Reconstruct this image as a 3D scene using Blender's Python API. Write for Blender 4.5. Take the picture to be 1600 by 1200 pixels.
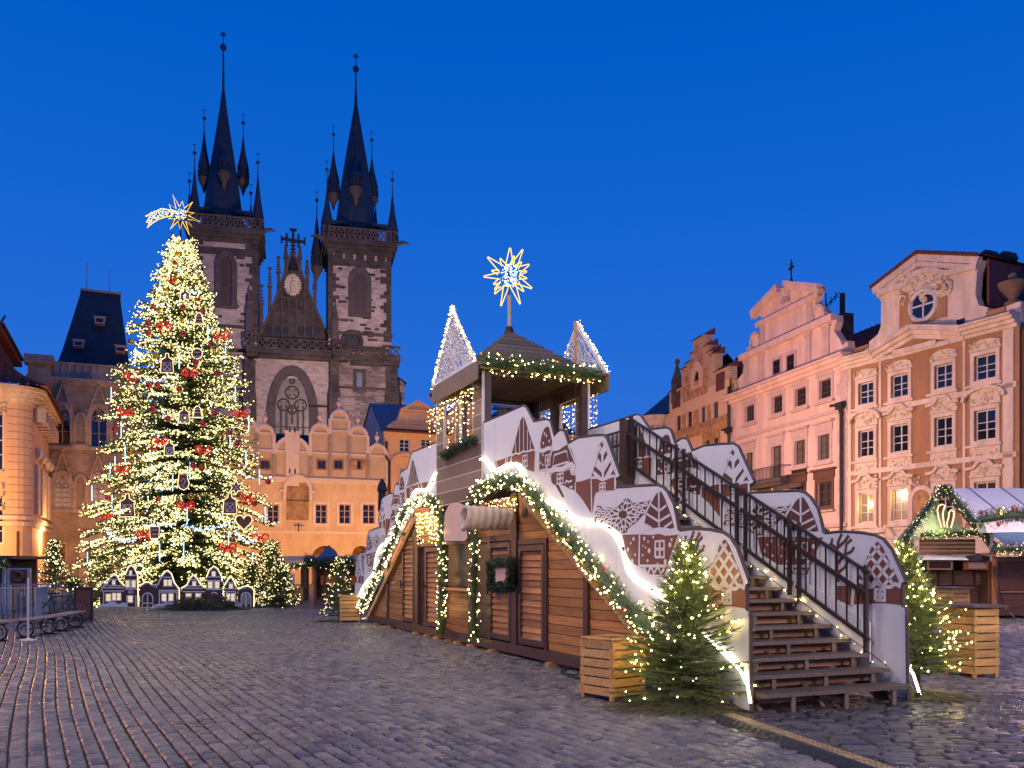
import bpy, math, random
import numpy as np
from mathutils import Vector, Matrix
R = math.radians
rnd = random.Random(7)
scene = bpy.context.scene
for o in list(bpy.data.objects): bpy.data.objects.remove(o, do_unlink=True)

# ---------------------------------------------------------------- camera
FPX, HZ, CH = 1400.0, 888.0, 1.65      # focal length in photo pixels, horizon row, eye height
cam_d = bpy.data.cameras.new("camera"); cam = bpy.data.objects.new("camera", cam_d)
scene.collection.objects.link(cam); scene.camera = cam
cam.location = (0, 0, CH); cam.rotation_euler = (R(90), 0, 0)
cam_d.sensor_fit = 'HORIZONTAL'; cam_d.sensor_width = 36.0
cam_d.lens = 36.0 * FPX / 1600.0
cam_d.shift_y = (HZ - 600.0) / 1600.0
cam_d.clip_start = 0.1; cam_d.clip_end = 2500

# ---------------------------------------------------------------- dusk sky
world = bpy.data.worlds.new("World"); scene.world = world; world.use_nodes = True
wn = world.node_tree; wn.nodes.clear()
sky = wn.nodes.new("ShaderNodeTexSky"); sky.sky_type = 'NISHITA'; sky.sun_disc = False
sky.sun_elevation = R(-3.0); sky.sun_rotation = R(200); sky.ozone_density = 6.0; sky.air_density = 1.0; sky.dust_density = 0.3
geo = wn.nodes.new("ShaderNodeTexCoord"); sep = wn.nodes.new("ShaderNodeSeparateXYZ")
ramp = wn.nodes.new("ShaderNodeValToRGB")
# deep evening blue overhead, paler blue towards the roofs, the same all round
els = ramp.color_ramp.elements
els[0].position = 0.0; els[0].color = (0.050, 0.165, 0.63, 1)
els[1].position = 1.0; els[1].color = (0.0, 0.050, 0.32, 1)
for p, c in ((0.20, (0.020, 0.152, 0.68)), (0.36, (0.006, 0.126, 0.635)), (0.52, (0.0, 0.106, 0.565))):
    e = els.new(p); e.color = (*c, 1)
mixw = wn.nodes.new("ShaderNodeMix"); mixw.data_type = 'RGBA'; mixw.inputs[0].default_value = 0.0
bg = wn.nodes.new("ShaderNodeBackground"); bg.inputs[1].default_value = 1.0
wo = wn.nodes.new("ShaderNodeOutputWorld")
wn.links.new(geo.outputs['Generated'], sep.inputs[0]); wn.links.new(sep.outputs[2], ramp.inputs[0])
wn.links.new(ramp.outputs[0], bg.inputs[0]); wn.links.new(bg.outputs[0], wo.inputs[0])

scene.view_settings.view_transform = 'Standard'; scene.view_settings.look = 'None'
scene.view_settings.exposure = 0.0; scene.view_settings.gamma = 1.0
scene.view_settings.use_curve_mapping = False
cy = scene.cycles
cy.use_denoising = True; cy.max_bounces = 5; cy.diffuse_bounces = 2; cy.glossy_bounces = 3
cy.transmission_bounces = 3; cy.transparent_max_bounces = 6
cy.sample_clamp_indirect = 4.0; cy.sample_clamp_direct = 30.0
cy.caustics_reflective = False; cy.caustics_refractive = False
cy.use_light_tree = True

# ---------------------------------------------------------------- street and flood lamps that light the square, plus added unseen fills
def lamp(name, kind, loc, power, col, size=0.5, aim=None, spot=60, blend=0.6):
    d = bpy.data.lights.new(name, kind); d.energy = power; d.color = col
    o = bpy.data.objects.new(name, d); scene.collection.objects.link(o); o.location = loc
    if kind == 'SPOT': d.spot_size = R(spot); d.spot_blend = blend
    if kind in ('SPOT', 'POINT'): d.shadow_soft_size = size
    if kind == 'AREA': d.size = size
    if aim: o.rotation_euler = (Vector(aim) - Vector(loc)).to_track_quat('-Z', 'Y').to_euler()
    return o
SODIUM = (1.0, 0.45, 0.085); WARM = (1.0, 0.52, 0.30); PINK = (1.0, 0.57, 0.44)
for x, y, p in ((13, 34, 8000), (9, 50, 11500), (8, 66, 11000)):                          # lamps along the southern row of houses
    lamp('flood_and_fill_light', 'SPOT', (x, y, 9), p, PINK, 0.6, (x+19, y+14, 9.5), 125, 0.6)
lamp('flood_and_fill_light', 'SPOT', (-15, 99, 25), 40000, (1.0, 0.68, 0.60), 1.0, (-27, 130, 34), 110, 0.6)   # the church
lamp('flood_and_fill_light', 'SPOT', (-12, -4, 12), 9000, (1.0, 0.76, 0.62), 0.8, (-1, 17, 2), 50, 0.9)     # the market stand
lamp('flood_and_fill_light', 'AREA', (-9, 16, 17), 2000, (1.0, 0.84, 0.72), 6.0, (-7, 24, 0))         # added soft overhead fill that brightens the setts, no real lamp
lamp('flood_and_fill_light', 'AREA', (9, 1, 6), 1500, (1.0, 0.80, 0.68), 4.0, (4, 13, 1))  # added unseen fill from the right, lifts the stair boards
for x, y, p, k in ((-25, 83, 2700, 1), (-13, 87, 3100, 1), (-4, 90, 2500, 1), (3, 92.5, 2000, 1)):
    lamp('street_light', 'POINT', (x, y, 2.8), p, SODIUM, 1.2)                             # lanterns below the old school
lamp('flood_and_fill_light', 'SPOT', (-10, 66, 13), 9500, (1.0, 0.60, 0.36), 1.0, (-14, 96, 17), 75, 0.8)  # unseen flood added to brighten the school gable
lamp('street_light', 'POINT', (-41.5, 62.5, 3.5), 6500, (1.0, 0.40, 0.08), 1.5)
lamp('street_light', 'POINT', (-40.0, 78, 4.5), 1400, (1.0, 0.46, 0.16), 0.4)
lamp('street_light', 'SPOT', (-33, 52, 9), 7500, (1.0, 0.60, 0.32), 1.0, (-43, 86, 10), 75, 0.8)
lamp('street_light', 'POINT', (-14.5, 9.0, 5.0), 500, (1.0, 0.24, 0.12), 1.6)
lamp('street_light', 'POINT', (16.5, 25, 5.0), 1100, (1.0, 0.62, 0.62), 0.5)

# ---------------------------------------------------------------- helpers
class Frame:
    """vertical plane through P, local x to the right along it, local y away from the camera, z up"""
    def __init__(s, px, py, dx, dy):
        l = math.hypot(dx, dy); s.P = (px, py); s.d = (dx/l, dy/l); s.n = (-dy/l, dx/l); s.ang = math.atan2(dy, dx)
    def x(s, u, y0=0.0):
        t = (u-800.0)/FPX; ax = s.P[0]+s.n[0]*y0; ay = s.P[1]+s.n[1]*y0
        return (t*ay-ax)/(s.d[0]-t*s.d[1])
    def Y(s, u, y0=0.0): return s.P[1]+s.d[1]*s.x(u, y0)+s.n[1]*y0
    def z(s, u, v, y0=0.0): return CH+(HZ-v)*s.Y(u, y0)/FPX
    def p(s, u, v, y0=0.0): return (s.x(u, y0), s.z(u, v, y0))
    def w(s, x, y=0.0): return (s.P[0]+s.d[0]*x+s.n[0]*y, s.P[1]+s.d[1]*x+s.n[1]*y)
def ground(u, v): Y = FPX*CH/(v-HZ); return ((u-800)/FPX*Y, Y)

class MB:
    def __init__(s): s.v = []; s.f = []; s.m = []; s.cur = 0; s.smooth = False
    def add(s, vs, fs):
        b = len(s.v); s.v += [tuple(q) for q in vs]
        for f in fs: s.f.append([i+b for i in f]); s.m.append(s.cur)
        return s
    def box(s, x0, x1, y0, y1, z0, z1):
        if x1 < x0: x0, x1 = x1, x0
        return s.add([(x0,y0,z0),(x1,y0,z0),(x1,y1,z0),(x0,y1,z0),(x0,y0,z1),(x1,y0,z1),(x1,y1,z1),(x0,y1,z1)],
              [(0,3,2,1),(4,5,6,7),(0,1,5,4),(1,2,6,5),(2,3,7,6),(3,0,4,7)])
    def beam(s, a, b, w, h=None, up=(0,0,1)):
        """box bar from a to b"""
        a = Vector(a); b = Vector(b); h = h or w; d = (b-a)
        if d.length < 1e-6: return s
        d.normalize(); upv = Vector(up)
        if abs(d.dot(upv)) > .98: upv = Vector((0,1,0))
        sx = d.cross(upv).normalized(); sz = sx.cross(d)
        vs = []
        for q in (a, b):
            for i, j in ((-1,-1),(1,-1),(1,1),(-1,1)): vs.append(q+sx*(i*w/2)+sz*(j*h/2))
        return s.add(vs, [(0,1,2,3),(7,6,5,4),(0,4,5,1),(1,5,6,2),(2,6,7,3),(3,7,4,0)])
    def poly(s, pts, y0, y1, back=True):
        """outline (x, z) given depth from y0 to y1"""
        a = sum(pts[i][0]*pts[(i+1) % len(pts)][1]-pts[(i+1) % len(pts)][0]*pts[i][1] for i in range(len(pts)))
        if a < 0: pts = pts[::-1]
        n = len(pts); vs = [(x, y0, z) for x, z in pts]+[(x, y1, z) for x, z in pts]
        fs = [tuple(range(n))]
        if back: fs.append(tuple(range(2*n-1, n-1, -1)))
        for i in range(n):
            j = (i+1) % n; fs.append((i, i+n, j+n, j))
        return s.add(vs, fs)
    def ring(s, outer, inner, y0, y1):
        """frame between two outlines of equal length"""
        n = len(outer); b = [(x,y0,z) for x,z in outer]+[(x,y0,z) for x,z in inner]+[(x,y1,z) for x,z in outer]+[(x,y1,z) for x,z in inner]
        fs = []
        for i in range(n):
            j = (i+1) % n
            fs += [(i,j,n+j,n+i),(i,2*n+i,2*n+j,j),(n+i,n+j,3*n+j,3*n+i),(2*n+j,2*n+i,3*n+i,3*n+j)]
        return s.add(b, fs)
    def tube(s, path, r, n=6, closed=False, caps=True):
        P = [Vector(q) for q in path]; m = len(P); vs = []; fs = []
        rr = r if isinstance(r, (list, tuple)) else [r]*m
        for i in range(m):
            a = P[(i-1) % m] if (closed or i > 0) else P[i]; b = P[(i+1) % m] if (closed or i < m-1) else P[i]
            d = (b-a).normalized() if (b-a).length > 1e-9 else Vector((0,0,1))
            up = Vector((0,0,1)) if abs(d.z) < .9 else Vector((0,1,0))
            sx = d.cross(up).normalized(); sz = sx.cross(d)
            for k in range(n):
                t = 2*math.pi*k/n; vs.append(P[i]+(sx*math.cos(t)+sz*math.sin(t))*rr[i])
        for i in range(m if closed else m-1):
            j = (i+1) % m
            for k in range(n): l = (k+1) % n; fs.append((i*n+k, j*n+k, j*n+l, i*n+l))
        if caps and not closed: fs += [tuple(range(n)), tuple(range(m*n-1, (m-1)*n-1, -1))]
        return s.add(vs, fs)
    def lathe(s, cx, cy, prof, n=8, rot=0.0, sy=1.0):
        vs = []; fs = []; m = len(prof)
        for r, z in prof:
            for k in range(n):
                t = 2*math.pi*k/n+rot; vs.append((cx+r*math.cos(t), cy+r*sy*math.sin(t), z))
        for i in range(m-1):
            for k in range(n): l = (k+1) % n; fs.append((i*n+k, i*n+l, (i+1)*n+l, (i+1)*n+k))
        fs += [tuple(range(n-1,-1,-1)), tuple(range((m-1)*n, m*n))]
        return s.add(vs, fs)
    def ball(s, c, r, n=8, m=6, sc=(1,1,1)):
        vs = []; fs = []
        for i in range(m+1):
            t = math.pi*i/m
            for k in range(n):
                q = 2*math.pi*k/n
                vs.append((c[0]+r*sc[0]*math.sin(t)*math.cos(q), c[1]+r*sc[1]*math.sin(t)*math.sin(q), c[2]-r*sc[2]*math.cos(t)))
        for i in range(m):
            for k in range(n): l = (k+1) % n; fs.append((i*n+k, i*n+l, (i+1)*n+l, (i+1)*n+k))
        return s.add(vs, fs)
    def mesh(s, name, mats):
        me = bpy.data.meshes.new(name); me.from_pydata(s.v, [], s.f)
        mats = mats if isinstance(mats, (list, tuple)) else [mats]
        for m in mats: me.materials.append(m)
        if len(mats) > 1: me.polygons.foreach_set('material_index', s.m)
        if s.smooth: me.polygons.foreach_set('use_smooth', [True]*len(me.polygons))
        me.update(); return me

LINK = scene.collection.objects.link
def tag(o, label=None, cat=None, group=None, kind=None):
    if label: o['label'] = label
    if cat: o['category'] = cat
    if group: o['group'] = group
    if kind: o['kind'] = kind
    return o
def thing(name, at, label, cat, group=None, z=0.0, rot=None):
    """an Empty at the base of a thing; at = a Frame or (x, y)"""
    o = bpy.data.objects.new(name, None); LINK(o); o.empty_display_size = .3
    if isinstance(at, Frame): o.location = (at.P[0], at.P[1], z); o.rotation_euler = (0,0,at.ang)
    else: o.location = (at[0], at[1], z); o.rotation_euler = (0,0,rot or 0)
    return tag(o, label, cat, group)
def part(name, mb, mats, parent=None, kind=None, label=None, loc=None):
    me = mb if isinstance(mb, bpy.types.Mesh) else mb.mesh(name, mats)
    o = bpy.data.objects.new(name, me); LINK(o)
    if parent: o.parent = parent
    if loc: o.location = loc
    return tag(o, label, None, None, kind)
def inst(name, me, parent, loc, scale=(1,1,1), rot=(0,0,0)):
    o = bpy.data.objects.new(name, me); LINK(o); o.parent = parent
    o.location = loc; o.scale = scale; o.rotation_euler = rot; return o
def copy_thing(t, loc=None, rotz=None, label=None, group=None):
    c = t.copy(); LINK(c)
    if loc: c.location = loc
    if rotz is not None: c.rotation_euler = (0,0,rotz)
    if label: c['label'] = label
    if group: c['group'] = group
    for ch in t.children:
        d = ch.copy(); LINK(d); d.parent = c
        for g in ch.children: e = g.copy(); LINK(e); e.parent = d
    return c

# ---------------------------------------------------------------- materials
def mat(name, col, rough=0.7, metal=0.0, var=0.0, vscale=3.0, bump=0.0, bscale=20.0, emis=None, es=0.0, spec=0.5, streak=False):
    m = bpy.data.materials.new(name); m.use_nodes = True; nt = m.node_tree
    b = nt.nodes['Principled BSDF']; b.inputs['Roughness'].default_value = rough; b.inputs['Metallic'].default_value = metal
    b.inputs['Base Color'].default_value = (*col, 1); b.inputs['Specular IOR Level'].default_value = spec
    tc = None
    if var or bump:
        tc = nt.nodes.new('ShaderNodeTexCoord')
    if var:
        vec = tc.outputs['Object']
        if streak:
            mp = nt.nodes.new('ShaderNodeMapping'); mp.inputs['Scale'].default_value = streak; nt.links.new(vec, mp.inputs[0]); vec = mp.outputs[0]
        n = nt.nodes.new('ShaderNodeTexNoise'); n.inputs['Scale'].default_value = vscale; n.inputs['Detail'].default_value = 6; n.inputs['Roughness'].default_value = .65
        nt.links.new(vec, n.inputs['Vector'])
        r = nt.nodes.new('ShaderNodeValToRGB'); r.color_ramp.elements[0].position = .3; r.color_ramp.elements[1].position = .7
        r.color_ramp.elements[0].color = (*[c*(1-var) for c in col], 1); r.color_ramp.elements[1].color = (*[min(1, c*(1+var*.6)) for c in col], 1)
        nt.links.new(n.outputs['Fac'], r.inputs[0]); nt.links.new(r.outputs[0], b.inputs['Base Color'])
    if bump:
        n2 = nt.nodes.new('ShaderNodeTexNoise'); n2.inputs['Scale'].default_value = bscale; n2.inputs['Detail'].default_value = 4
        nt.links.new(tc.outputs['Object'], n2.inputs['Vector'])
        bp = nt.nodes.new('ShaderNodeBump'); bp.inputs['Strength'].default_value = bump; bp.inputs['Distance'].default_value = .02
        nt.links.new(n2.outputs['Fac'], bp.inputs['Height']); nt.links.new(bp.outputs[0], b.inputs['Normal'])
    if emis:
        b.inputs['Emission Color'].default_value = (*emis, 1); b.inputs['Emission Strength'].default_value = es
    return m
def masonry(name, c1, c2, mortar, bw, bh, rough=.85, bias=0.0, stain=.5, stain_scale=.35, msize=.02):
    """coursed stone whose blocks differ in tone, with weathering"""
    m = bpy.data.materials.new(name); m.use_nodes = True; nt = m.node_tree; N = nt.nodes.new; L = nt.links.new
    b = nt.nodes['Principled BSDF']; b.inputs['Roughness'].default_value = rough
    tc = N('ShaderNodeTexCoord'); sp = N('ShaderNodeSeparateXYZ'); L(tc.outputs['Object'], sp.inputs[0])
    ad = N('ShaderNodeMath'); ad.operation = 'ADD'; L(sp.outputs[0], ad.inputs[0]); L(sp.outputs[1], ad.inputs[1])
    cb = N('ShaderNodeCombineXYZ'); L(ad.outputs[0], cb.inputs[0]); L(sp.outputs[2], cb.inputs[1])
    br = N('ShaderNodeTexBrick'); br.inputs['Scale'].default_value = 1; br.inputs['Brick Width'].default_value = bw; br.inputs['Row Height'].default_value = bh
    br.inputs['Mortar Size'].default_value = msize; br.inputs['Bias'].default_value = bias
    br.inputs['Color1'].default_value = (*c1,1); br.inputs['Color2'].default_value = (*c2,1); br.inputs['Mortar'].default_value = (*mortar,1)
    L(cb.outputs[0], br.inputs['Vector'])
    n = N('ShaderNodeTexNoise'); n.inputs['Scale'].default_value = stain_scale; n.inputs['Detail'].default_value = 8; n.inputs['Roughness'].default_value = .7
    L(tc.outputs['Object'], n.inputs['Vector'])
    r = N('ShaderNodeValToRGB'); r.color_ramp.elements[0].position = .38; r.color_ramp.elements[1].position = .62
    r.color_ramp.elements[0].color = (1-stain,1-stain,1-stain,1); r.color_ramp.elements[1].color = (1,1,1,1); L(n.outputs['Fac'], r.inputs[0])
    mx = N('ShaderNodeMix'); mx.data_type = 'RGBA'; mx.blend_type = 'MULTIPLY'; mx.inputs[0].default_value = 1
    L(br.outputs['Color'], mx.inputs[6]); L(r.outputs[0], mx.inputs[7]); L(mx.outputs[2], b.inputs['Base Color'])
    bp = N('ShaderNodeBump'); bp.inputs['Strength'].default_value = .5; bp.inputs['Distance'].default_value = .03
    L(br.outputs['Fac'], bp.inputs['Height']); bp.invert = True; L(bp.outputs[0], b.inputs['Normal'])
    return m
def glow(name, col, s):
    m = bpy.data.materials.new(name); m.use_nodes = True; nt = m.node_tree; nt.nodes.clear()
    e = nt.nodes.new('ShaderNodeEmission'); e.inputs[0].default_value = (*col,1); e.inputs[1].default_value = s
    o = nt.nodes.new('ShaderNodeOutputMaterial'); nt.links.new(e.outputs[0], o.inputs[0]); return m

M = {}
M['glass'] = mat('window_glass', (.012,.014,.020), .06, spec=.8)
M['glass_far'] = mat('church_glass', (.22,.19,.14), .25, var=.3, vscale=1.5)
M['white_paint'] = mat('white_paint', (.56,.53,.49), .5, var=.12)
M['brown_frame'] = mat('brown_window_paint', (.07,.04,.03), .5)
M['ochre'] = mat('ochre_plaster', (.36,.185,.088), .85, var=.26, vscale=.9, streak=(1.2,1.2,.3), bump=.2)
M['cream'] = mat('cream_stucco', (.64,.51,.40), .8, var=.28, vscale=1.2, streak=(1.2,1.2,.35), bump=.3, bscale=6)
M['cream_relief'] = mat('cream_relief_stucco', (.64,.52,.38), .8, var=.25, vscale=4, bump=.5, bscale=8)
M['pink'] = mat('pink_plaster', (.66,.45,.37), .85, var=.22, vscale=.9, streak=(1.2,1.2,.25), bump=.2)
M['pink_trim'] = mat('grey_pink_stone_trim', (.50,.36,.32), .8, var=.18, vscale=1.5, bump=.3)
M['yellow'] = mat('painted_house_plaster', (.66,.42,.24), .85, var=.12, vscale=.8, bump=.2)
M['brick_trim'] = masonry('banded_gable_brick', (.62,.40,.24), (.55,.33,.19), (.42,.28,.18), .5, .22, stain=.2)
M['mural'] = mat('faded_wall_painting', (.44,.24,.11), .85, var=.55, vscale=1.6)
M['school'] = mat('school_plaster', (.64,.46,.28), .85, var=.24, vscale=.7, streak=(1,1,.4), bump=.25)
M['school_gable'] = mat('gable_panel_plaster', (.54,.40,.27), .85, var=.14, vscale=.7, bump=.25)
M['school_trim'] = mat('pale_gable_ribs', (.68,.55,.46), .8, var=.14, vscale=1.0)
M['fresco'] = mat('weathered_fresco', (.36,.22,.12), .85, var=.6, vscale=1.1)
M['bell_stone'] = masonry('pale_sandstone_ashlar', (.45,.34,.24), (.37,.28,.19), (.33,.25,.18), 1.1, .55, stain=.5, stain_scale=.3, msize=.012)
M['bell_trim'] = mat('sandstone_trim', (.43,.33,.24), .85, var=.35, vscale=1.2, bump=.4)
M['zinc'] = mat('weathered_sheet_metal', (.36,.29,.24), .6, var=.18, vscale=1.5)
M['slate'] = mat('dark_slate', (.028,.036,.055), .6, var=.35, vscale=2.5, bump=.5, bscale=5)
M['spire_slate'] = mat('spire_slate', (.020,.028,.050), .55, var=.4, vscale=1.2, bump=.5, bscale=3)
M['red_tile'] = mat('dark_red_roof_tile', (.13,.035,.026), .7, var=.35, vscale=3, bump=.6, bscale=8)
M['blue_sheet'] = mat('blue_grey_roof_sheet', (.10,.14,.20), .5, var=.2)
M['church'] = masonry('church_stone', (.40,.31,.27), (.12,.092,.08), (.17,.13,.11), .8, .34, bias=-.1, stain=.45, stain_scale=.22)
M['church_pale'] = masonry('church_pale_stone', (.50,.40,.34), (.25,.19,.165), (.36,.28,.24), .85, .36, bias=-.35, stain=.3, stain_scale=.22)
M['church_dark'] = masonry('church_dark_stone', (.095,.070,.060), (.048,.037,.034), (.12,.09,.078), .9, .55, bias=0, stain=.5, stain_scale=.3, msize=.03)
M['church_trim'] = mat('sooty_carved_stone', (.085,.066,.06), .85, var=.4, vscale=1.0, bump=.6, bscale=4)
M['gold'] = mat('dull_gilding', (.50,.34,.14), .4, metal=.7)
M['gilt_relief'] = mat('pale_gilded_relief', (.62,.52,.36), .6, var=.3, vscale=1.5)
M['iron'] = mat('dark_iron', (.025,.022,.024), .5, metal=.3)
M['black'] = mat('black_metal', (.014,.014,.016), .45)
M['wood'] = mat('honey_wall_plank', (.50,.215,.066), .5, var=.35, vscale=2.2, bump=.3, bscale=9, streak=(.6,4,9))
M['wood2'] = mat('amber_wall_plank', (.43,.175,.052), .5, var=.38, vscale=2.6, bump=.3, bscale=9, streak=(.6,4,9))
M['wood_trim'] = mat('dark_brown_stained_trim', (.070,.034,.028), .45, var=.25, vscale=3)
M['deck_wood'] = mat('weathered_tread_wood', (.125,.090,.078), .5, var=.35, vscale=3, bump=.3, streak=(1,8,8))
M['riser_wood'] = mat('reddish_underside_boards', (.30,.135,.080), .6, var=.35, vscale=3)
M['pale_wood'] = mat('pale_pine_slats', (.60,.32,.105), .55, var=.3, vscale=3.0, bump=.25, bscale=12, streak=(1,6,6))
M['tower_board'] = mat('taupe_tower_board', (.235,.165,.115), .6, var=.12, vscale=2)
M['ceiling_wood'] = mat('ceiling_boards', (.36,.20,.095), .6, var=.3, vscale=3, streak=(.4,6,6))
M['shingle'] = mat('grey_brown_roof_board', (.11,.085,.075), .7, var=.35, vscale=3, bump=.4, streak=(1,6,6))
M['board_white'] = mat('white_painted_board', (.76,.74,.75), .55, var=.07, vscale=1.5)
M['icing'] = mat('white_icing_paint', (.74,.70,.69), .5)
M['ginger'] = mat('gingerbread_brown_paint', (.125,.052,.040), .6, var=.12, vscale=2)
M['ginger_red'] = mat('gingerbread_red_brown_paint', (.21,.068,.048), .6, var=.12, vscale=2)
M['edge_dark'] = mat('dark_board_edge', (.05,.028,.03), .6)
M['urn_stone'] = mat('dark_urn_stone', (.15,.095,.065), .8, var=.3)
M['rail'] = mat('dark_railing_paint', (.035,.022,.022), .45)
M['stone'] = mat('granite_sett', (.160,.158,.166), .33, var=.35, vscale=7, bump=.3, bscale=40, spec=.36)
M['wet_stone'] = mat('wet_granite_sett', (.075,.078,.090), .2, var=.4, vscale=7, bump=.3, bscale=40)
M['needle'] = mat('fir_needles', (.095,.150,.034), .55, var=.35, vscale=2.5)
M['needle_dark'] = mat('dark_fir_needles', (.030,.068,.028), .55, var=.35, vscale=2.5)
M['needle_fg'] = mat('fresh_fir_needles', (.115,.180,.042), .5, var=.35, vscale=6)
M['twig'] = mat('fir_twig_bark', (.11,.075,.045), .8)
M['bark'] = mat('tree_bark', (.14,.085,.05), .85, var=.4, vscale=8, bump=.6)
M['bulb'] = glow('warm_white_bulb', (1.0,.78,.28), 3.2)
M['bulb2'] = glow('bright_white_bulb', (1.0,.86,.60), 6.0)
M['bulb_fg'] = glow('warm_fairy_bulb', (1.0,.74,.22), 190.0)
M['bulb_st'] = glow('stand_fairy_bulb', (1.0,.74,.28), 30.0)
M['amber'] = glow('amber_icicle_bulb', (1.0,.66,.18), 14.0)
M['led'] = glow('white_led_strip', (1.0,.90,.66), 9.0)
M['led_star'] = glow('warm_light_tube', (1.0,.66,.12), 1.8)
M['gold_bulb'] = glow('golden_bulb', (1.0,.70,.16), 2.2)
M['led_out'] = glow('outline_light_tube', (1.0,.76,.42), 2.0)
M['led_cold'] = glow('ice_blue_light_tube', (.45,.85,1.0), 2.0)
M['led_blue'] = glow('blue_white_bulb', (.42,.62,1.0), 2.4)
M['led_red'] = glow('red_bow_lights', (1.0,.08,.04), 1.6)
M['red_ball'] = mat('red_glass_bauble', (.60,.014,.016), .16, spec=.9)
M['gold_ball'] = mat('gold_bauble', (.62,.36,.05), .22, metal=.9)
M['red_bow'] = mat('red_bow_ribbon', (.75,.025,.02), .45)
M['fabric_white'] = mat('white_tent_fabric', (.70,.68,.70), .7, var=.06)
M['fabric_blue'] = mat('blue_tent_fabric', (.030,.075,.22), .7)
M['orange_cloth'] = mat('orange_counter_cloth', (.62,.17,.035), .7)
M['dark_shutter'] = mat('dark_brown_shutter', (.085,.035,.024), .55, var=.3, vscale=4)
M['hut_plank'] = mat('hut_wall_plank', (.22,.105,.048), .6, var=.3, vscale=3, streak=(1,5,8))
M['sign_pink'] = mat('blank_peach_sign', (.74,.48,.38), .6)
M['tar'] = mat('roll_dough', (.58,.46,.36), .7, var=.25, vscale=6, bump=.5, bscale=12)
M['steel'] = mat('galvanised_steel', (.42,.43,.47), .4, metal=.7)
M['grey_iron'] = mat('grey_cast_iron', (.12,.12,.14), .5, metal=.2)
M['bench_wood'] = mat('worn_bench_plank', (.30,.22,.19), .55, var=.3, vscale=4, streak=(1,8,8))
M['rust_board'] = mat('dark_brown_panel', (.095,.042,.028), .5, var=.2)
M['yellow_rubber'] = mat('yellow_ramp_rubber', (.30,.22,.11), .5, var=.4, vscale=8)
M['black_rubber'] = mat('black_ramp_rubber', (.022,.022,.024), .5)
M['lit_window'] = mat('lit_room', (.16,.11,.08), .2, emis=(1,.52,.25), es=.16, var=.4, vscale=2)
M['lit_small'] = mat('lit_cutout_window', (.6,.5,.3), .5, emis=(1,.78,.42), es=.75)
M['snow_paint'] = mat('blue_white_snow_paint', (.62,.66,.78), .6)
def vary_by_object(m, lo=.72, hi=1.22):
    """each board its own tone"""
    nt = m.node_tree; b = nt.nodes['Principled BSDF']; l = b.inputs['Base Color'].links
    if not l: return
    src = l[0].from_socket; oi = nt.nodes.new('ShaderNodeObjectInfo'); mr = nt.nodes.new('ShaderNodeMapRange'); mr.inputs[3].default_value = lo; mr.inputs[4].default_value = hi
    nt.links.new(oi.outputs['Random'], mr.inputs[0]); mx = nt.nodes.new('ShaderNodeMix'); mx.data_type = 'RGBA'; mx.blend_type = 'MULTIPLY'; mx.inputs[0].default_value = 1
    nt.links.new(src, mx.inputs[6]); nt.links.new(mr.outputs[0], mx.inputs[7]); nt.links.new(mx.outputs[2], b.inputs['Base Color'])
for k in ('wood','wood2','pale_wood','hut_plank','tower_board','zinc','deck_wood','shingle','ceiling_wood','riser_wood'): vary_by_object(M[k])
# ---------------------------------------------------------------- ground: granite setts
def stone_material(m, r0=.20, r1=.36):
    nt = m.node_tree; N = nt.nodes.new; L = nt.links.new; b = nt.nodes['Principled BSDF']
    g = N('ShaderNodeNewGeometry'); oi = N('ShaderNodeObjectInfo')
    ad = N('ShaderNodeMath'); ad.operation = 'ADD'; L(g.outputs['Random Per Island'], ad.inputs[0]); L(oi.outputs['Random'], ad.inputs[1])
    fr = N('ShaderNodeMath'); fr.operation = 'FRACT'; L(ad.outputs[0], fr.inputs[0])
    r = N('ShaderNodeValToRGB'); e = r.color_ramp.elements
    e[0].color = (.50,.50,.56,1); e[1].color = (1.35,1.22,1.08,1)
    for p, c in ((.3,(.75,.74,.78)),(.55,(.95,.90,.86)),(.8,(1.12,.98,.90))): q = e.new(p); q.color = (*c,1)
    L(fr.outputs[0], r.inputs[0])
    old = b.inputs['Base Color'].links[0].from_socket
    mx = N('ShaderNodeMix'); mx.data_type = 'RGBA'; mx.blend_type = 'MULTIPLY'; mx.inputs[0].default_value = 1
    L(old, mx.inputs[6]); L(r.outputs[0], mx.inputs[7]); L(mx.outputs[2], b.inputs['Base Color'])
    # damp patches: the gloss of the setts changes over metres and from stone to stone
    tc = N('ShaderNodeTexCoord'); n = N('ShaderNodeTexNoise'); n.inputs['Scale'].default_value = .35; n.inputs['Detail'].default_value = 3
    L(tc.outputs['Object'], n.inputs['Vector'])
    mr = N('ShaderNodeMapRange'); mr.inputs[1].default_value = .35; mr.inputs[2].default_value = .65; mr.inputs[3].default_value = r0; mr.inputs[4].default_value = r1
    L(n.outputs['Fac'], mr.inputs[0])
    ma = N('ShaderNodeMath'); ma.operation = 'MULTIPLY_ADD'; ma.inputs[1].default_value = .12; L(fr.outputs[0], ma.inputs[0]); L(mr.outputs[0], ma.inputs[2])
    L(ma.outputs[0], b.inputs['Roughness'])
stone_material(M['stone']); stone_material(M['wet_stone'], .10, .26)
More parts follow.
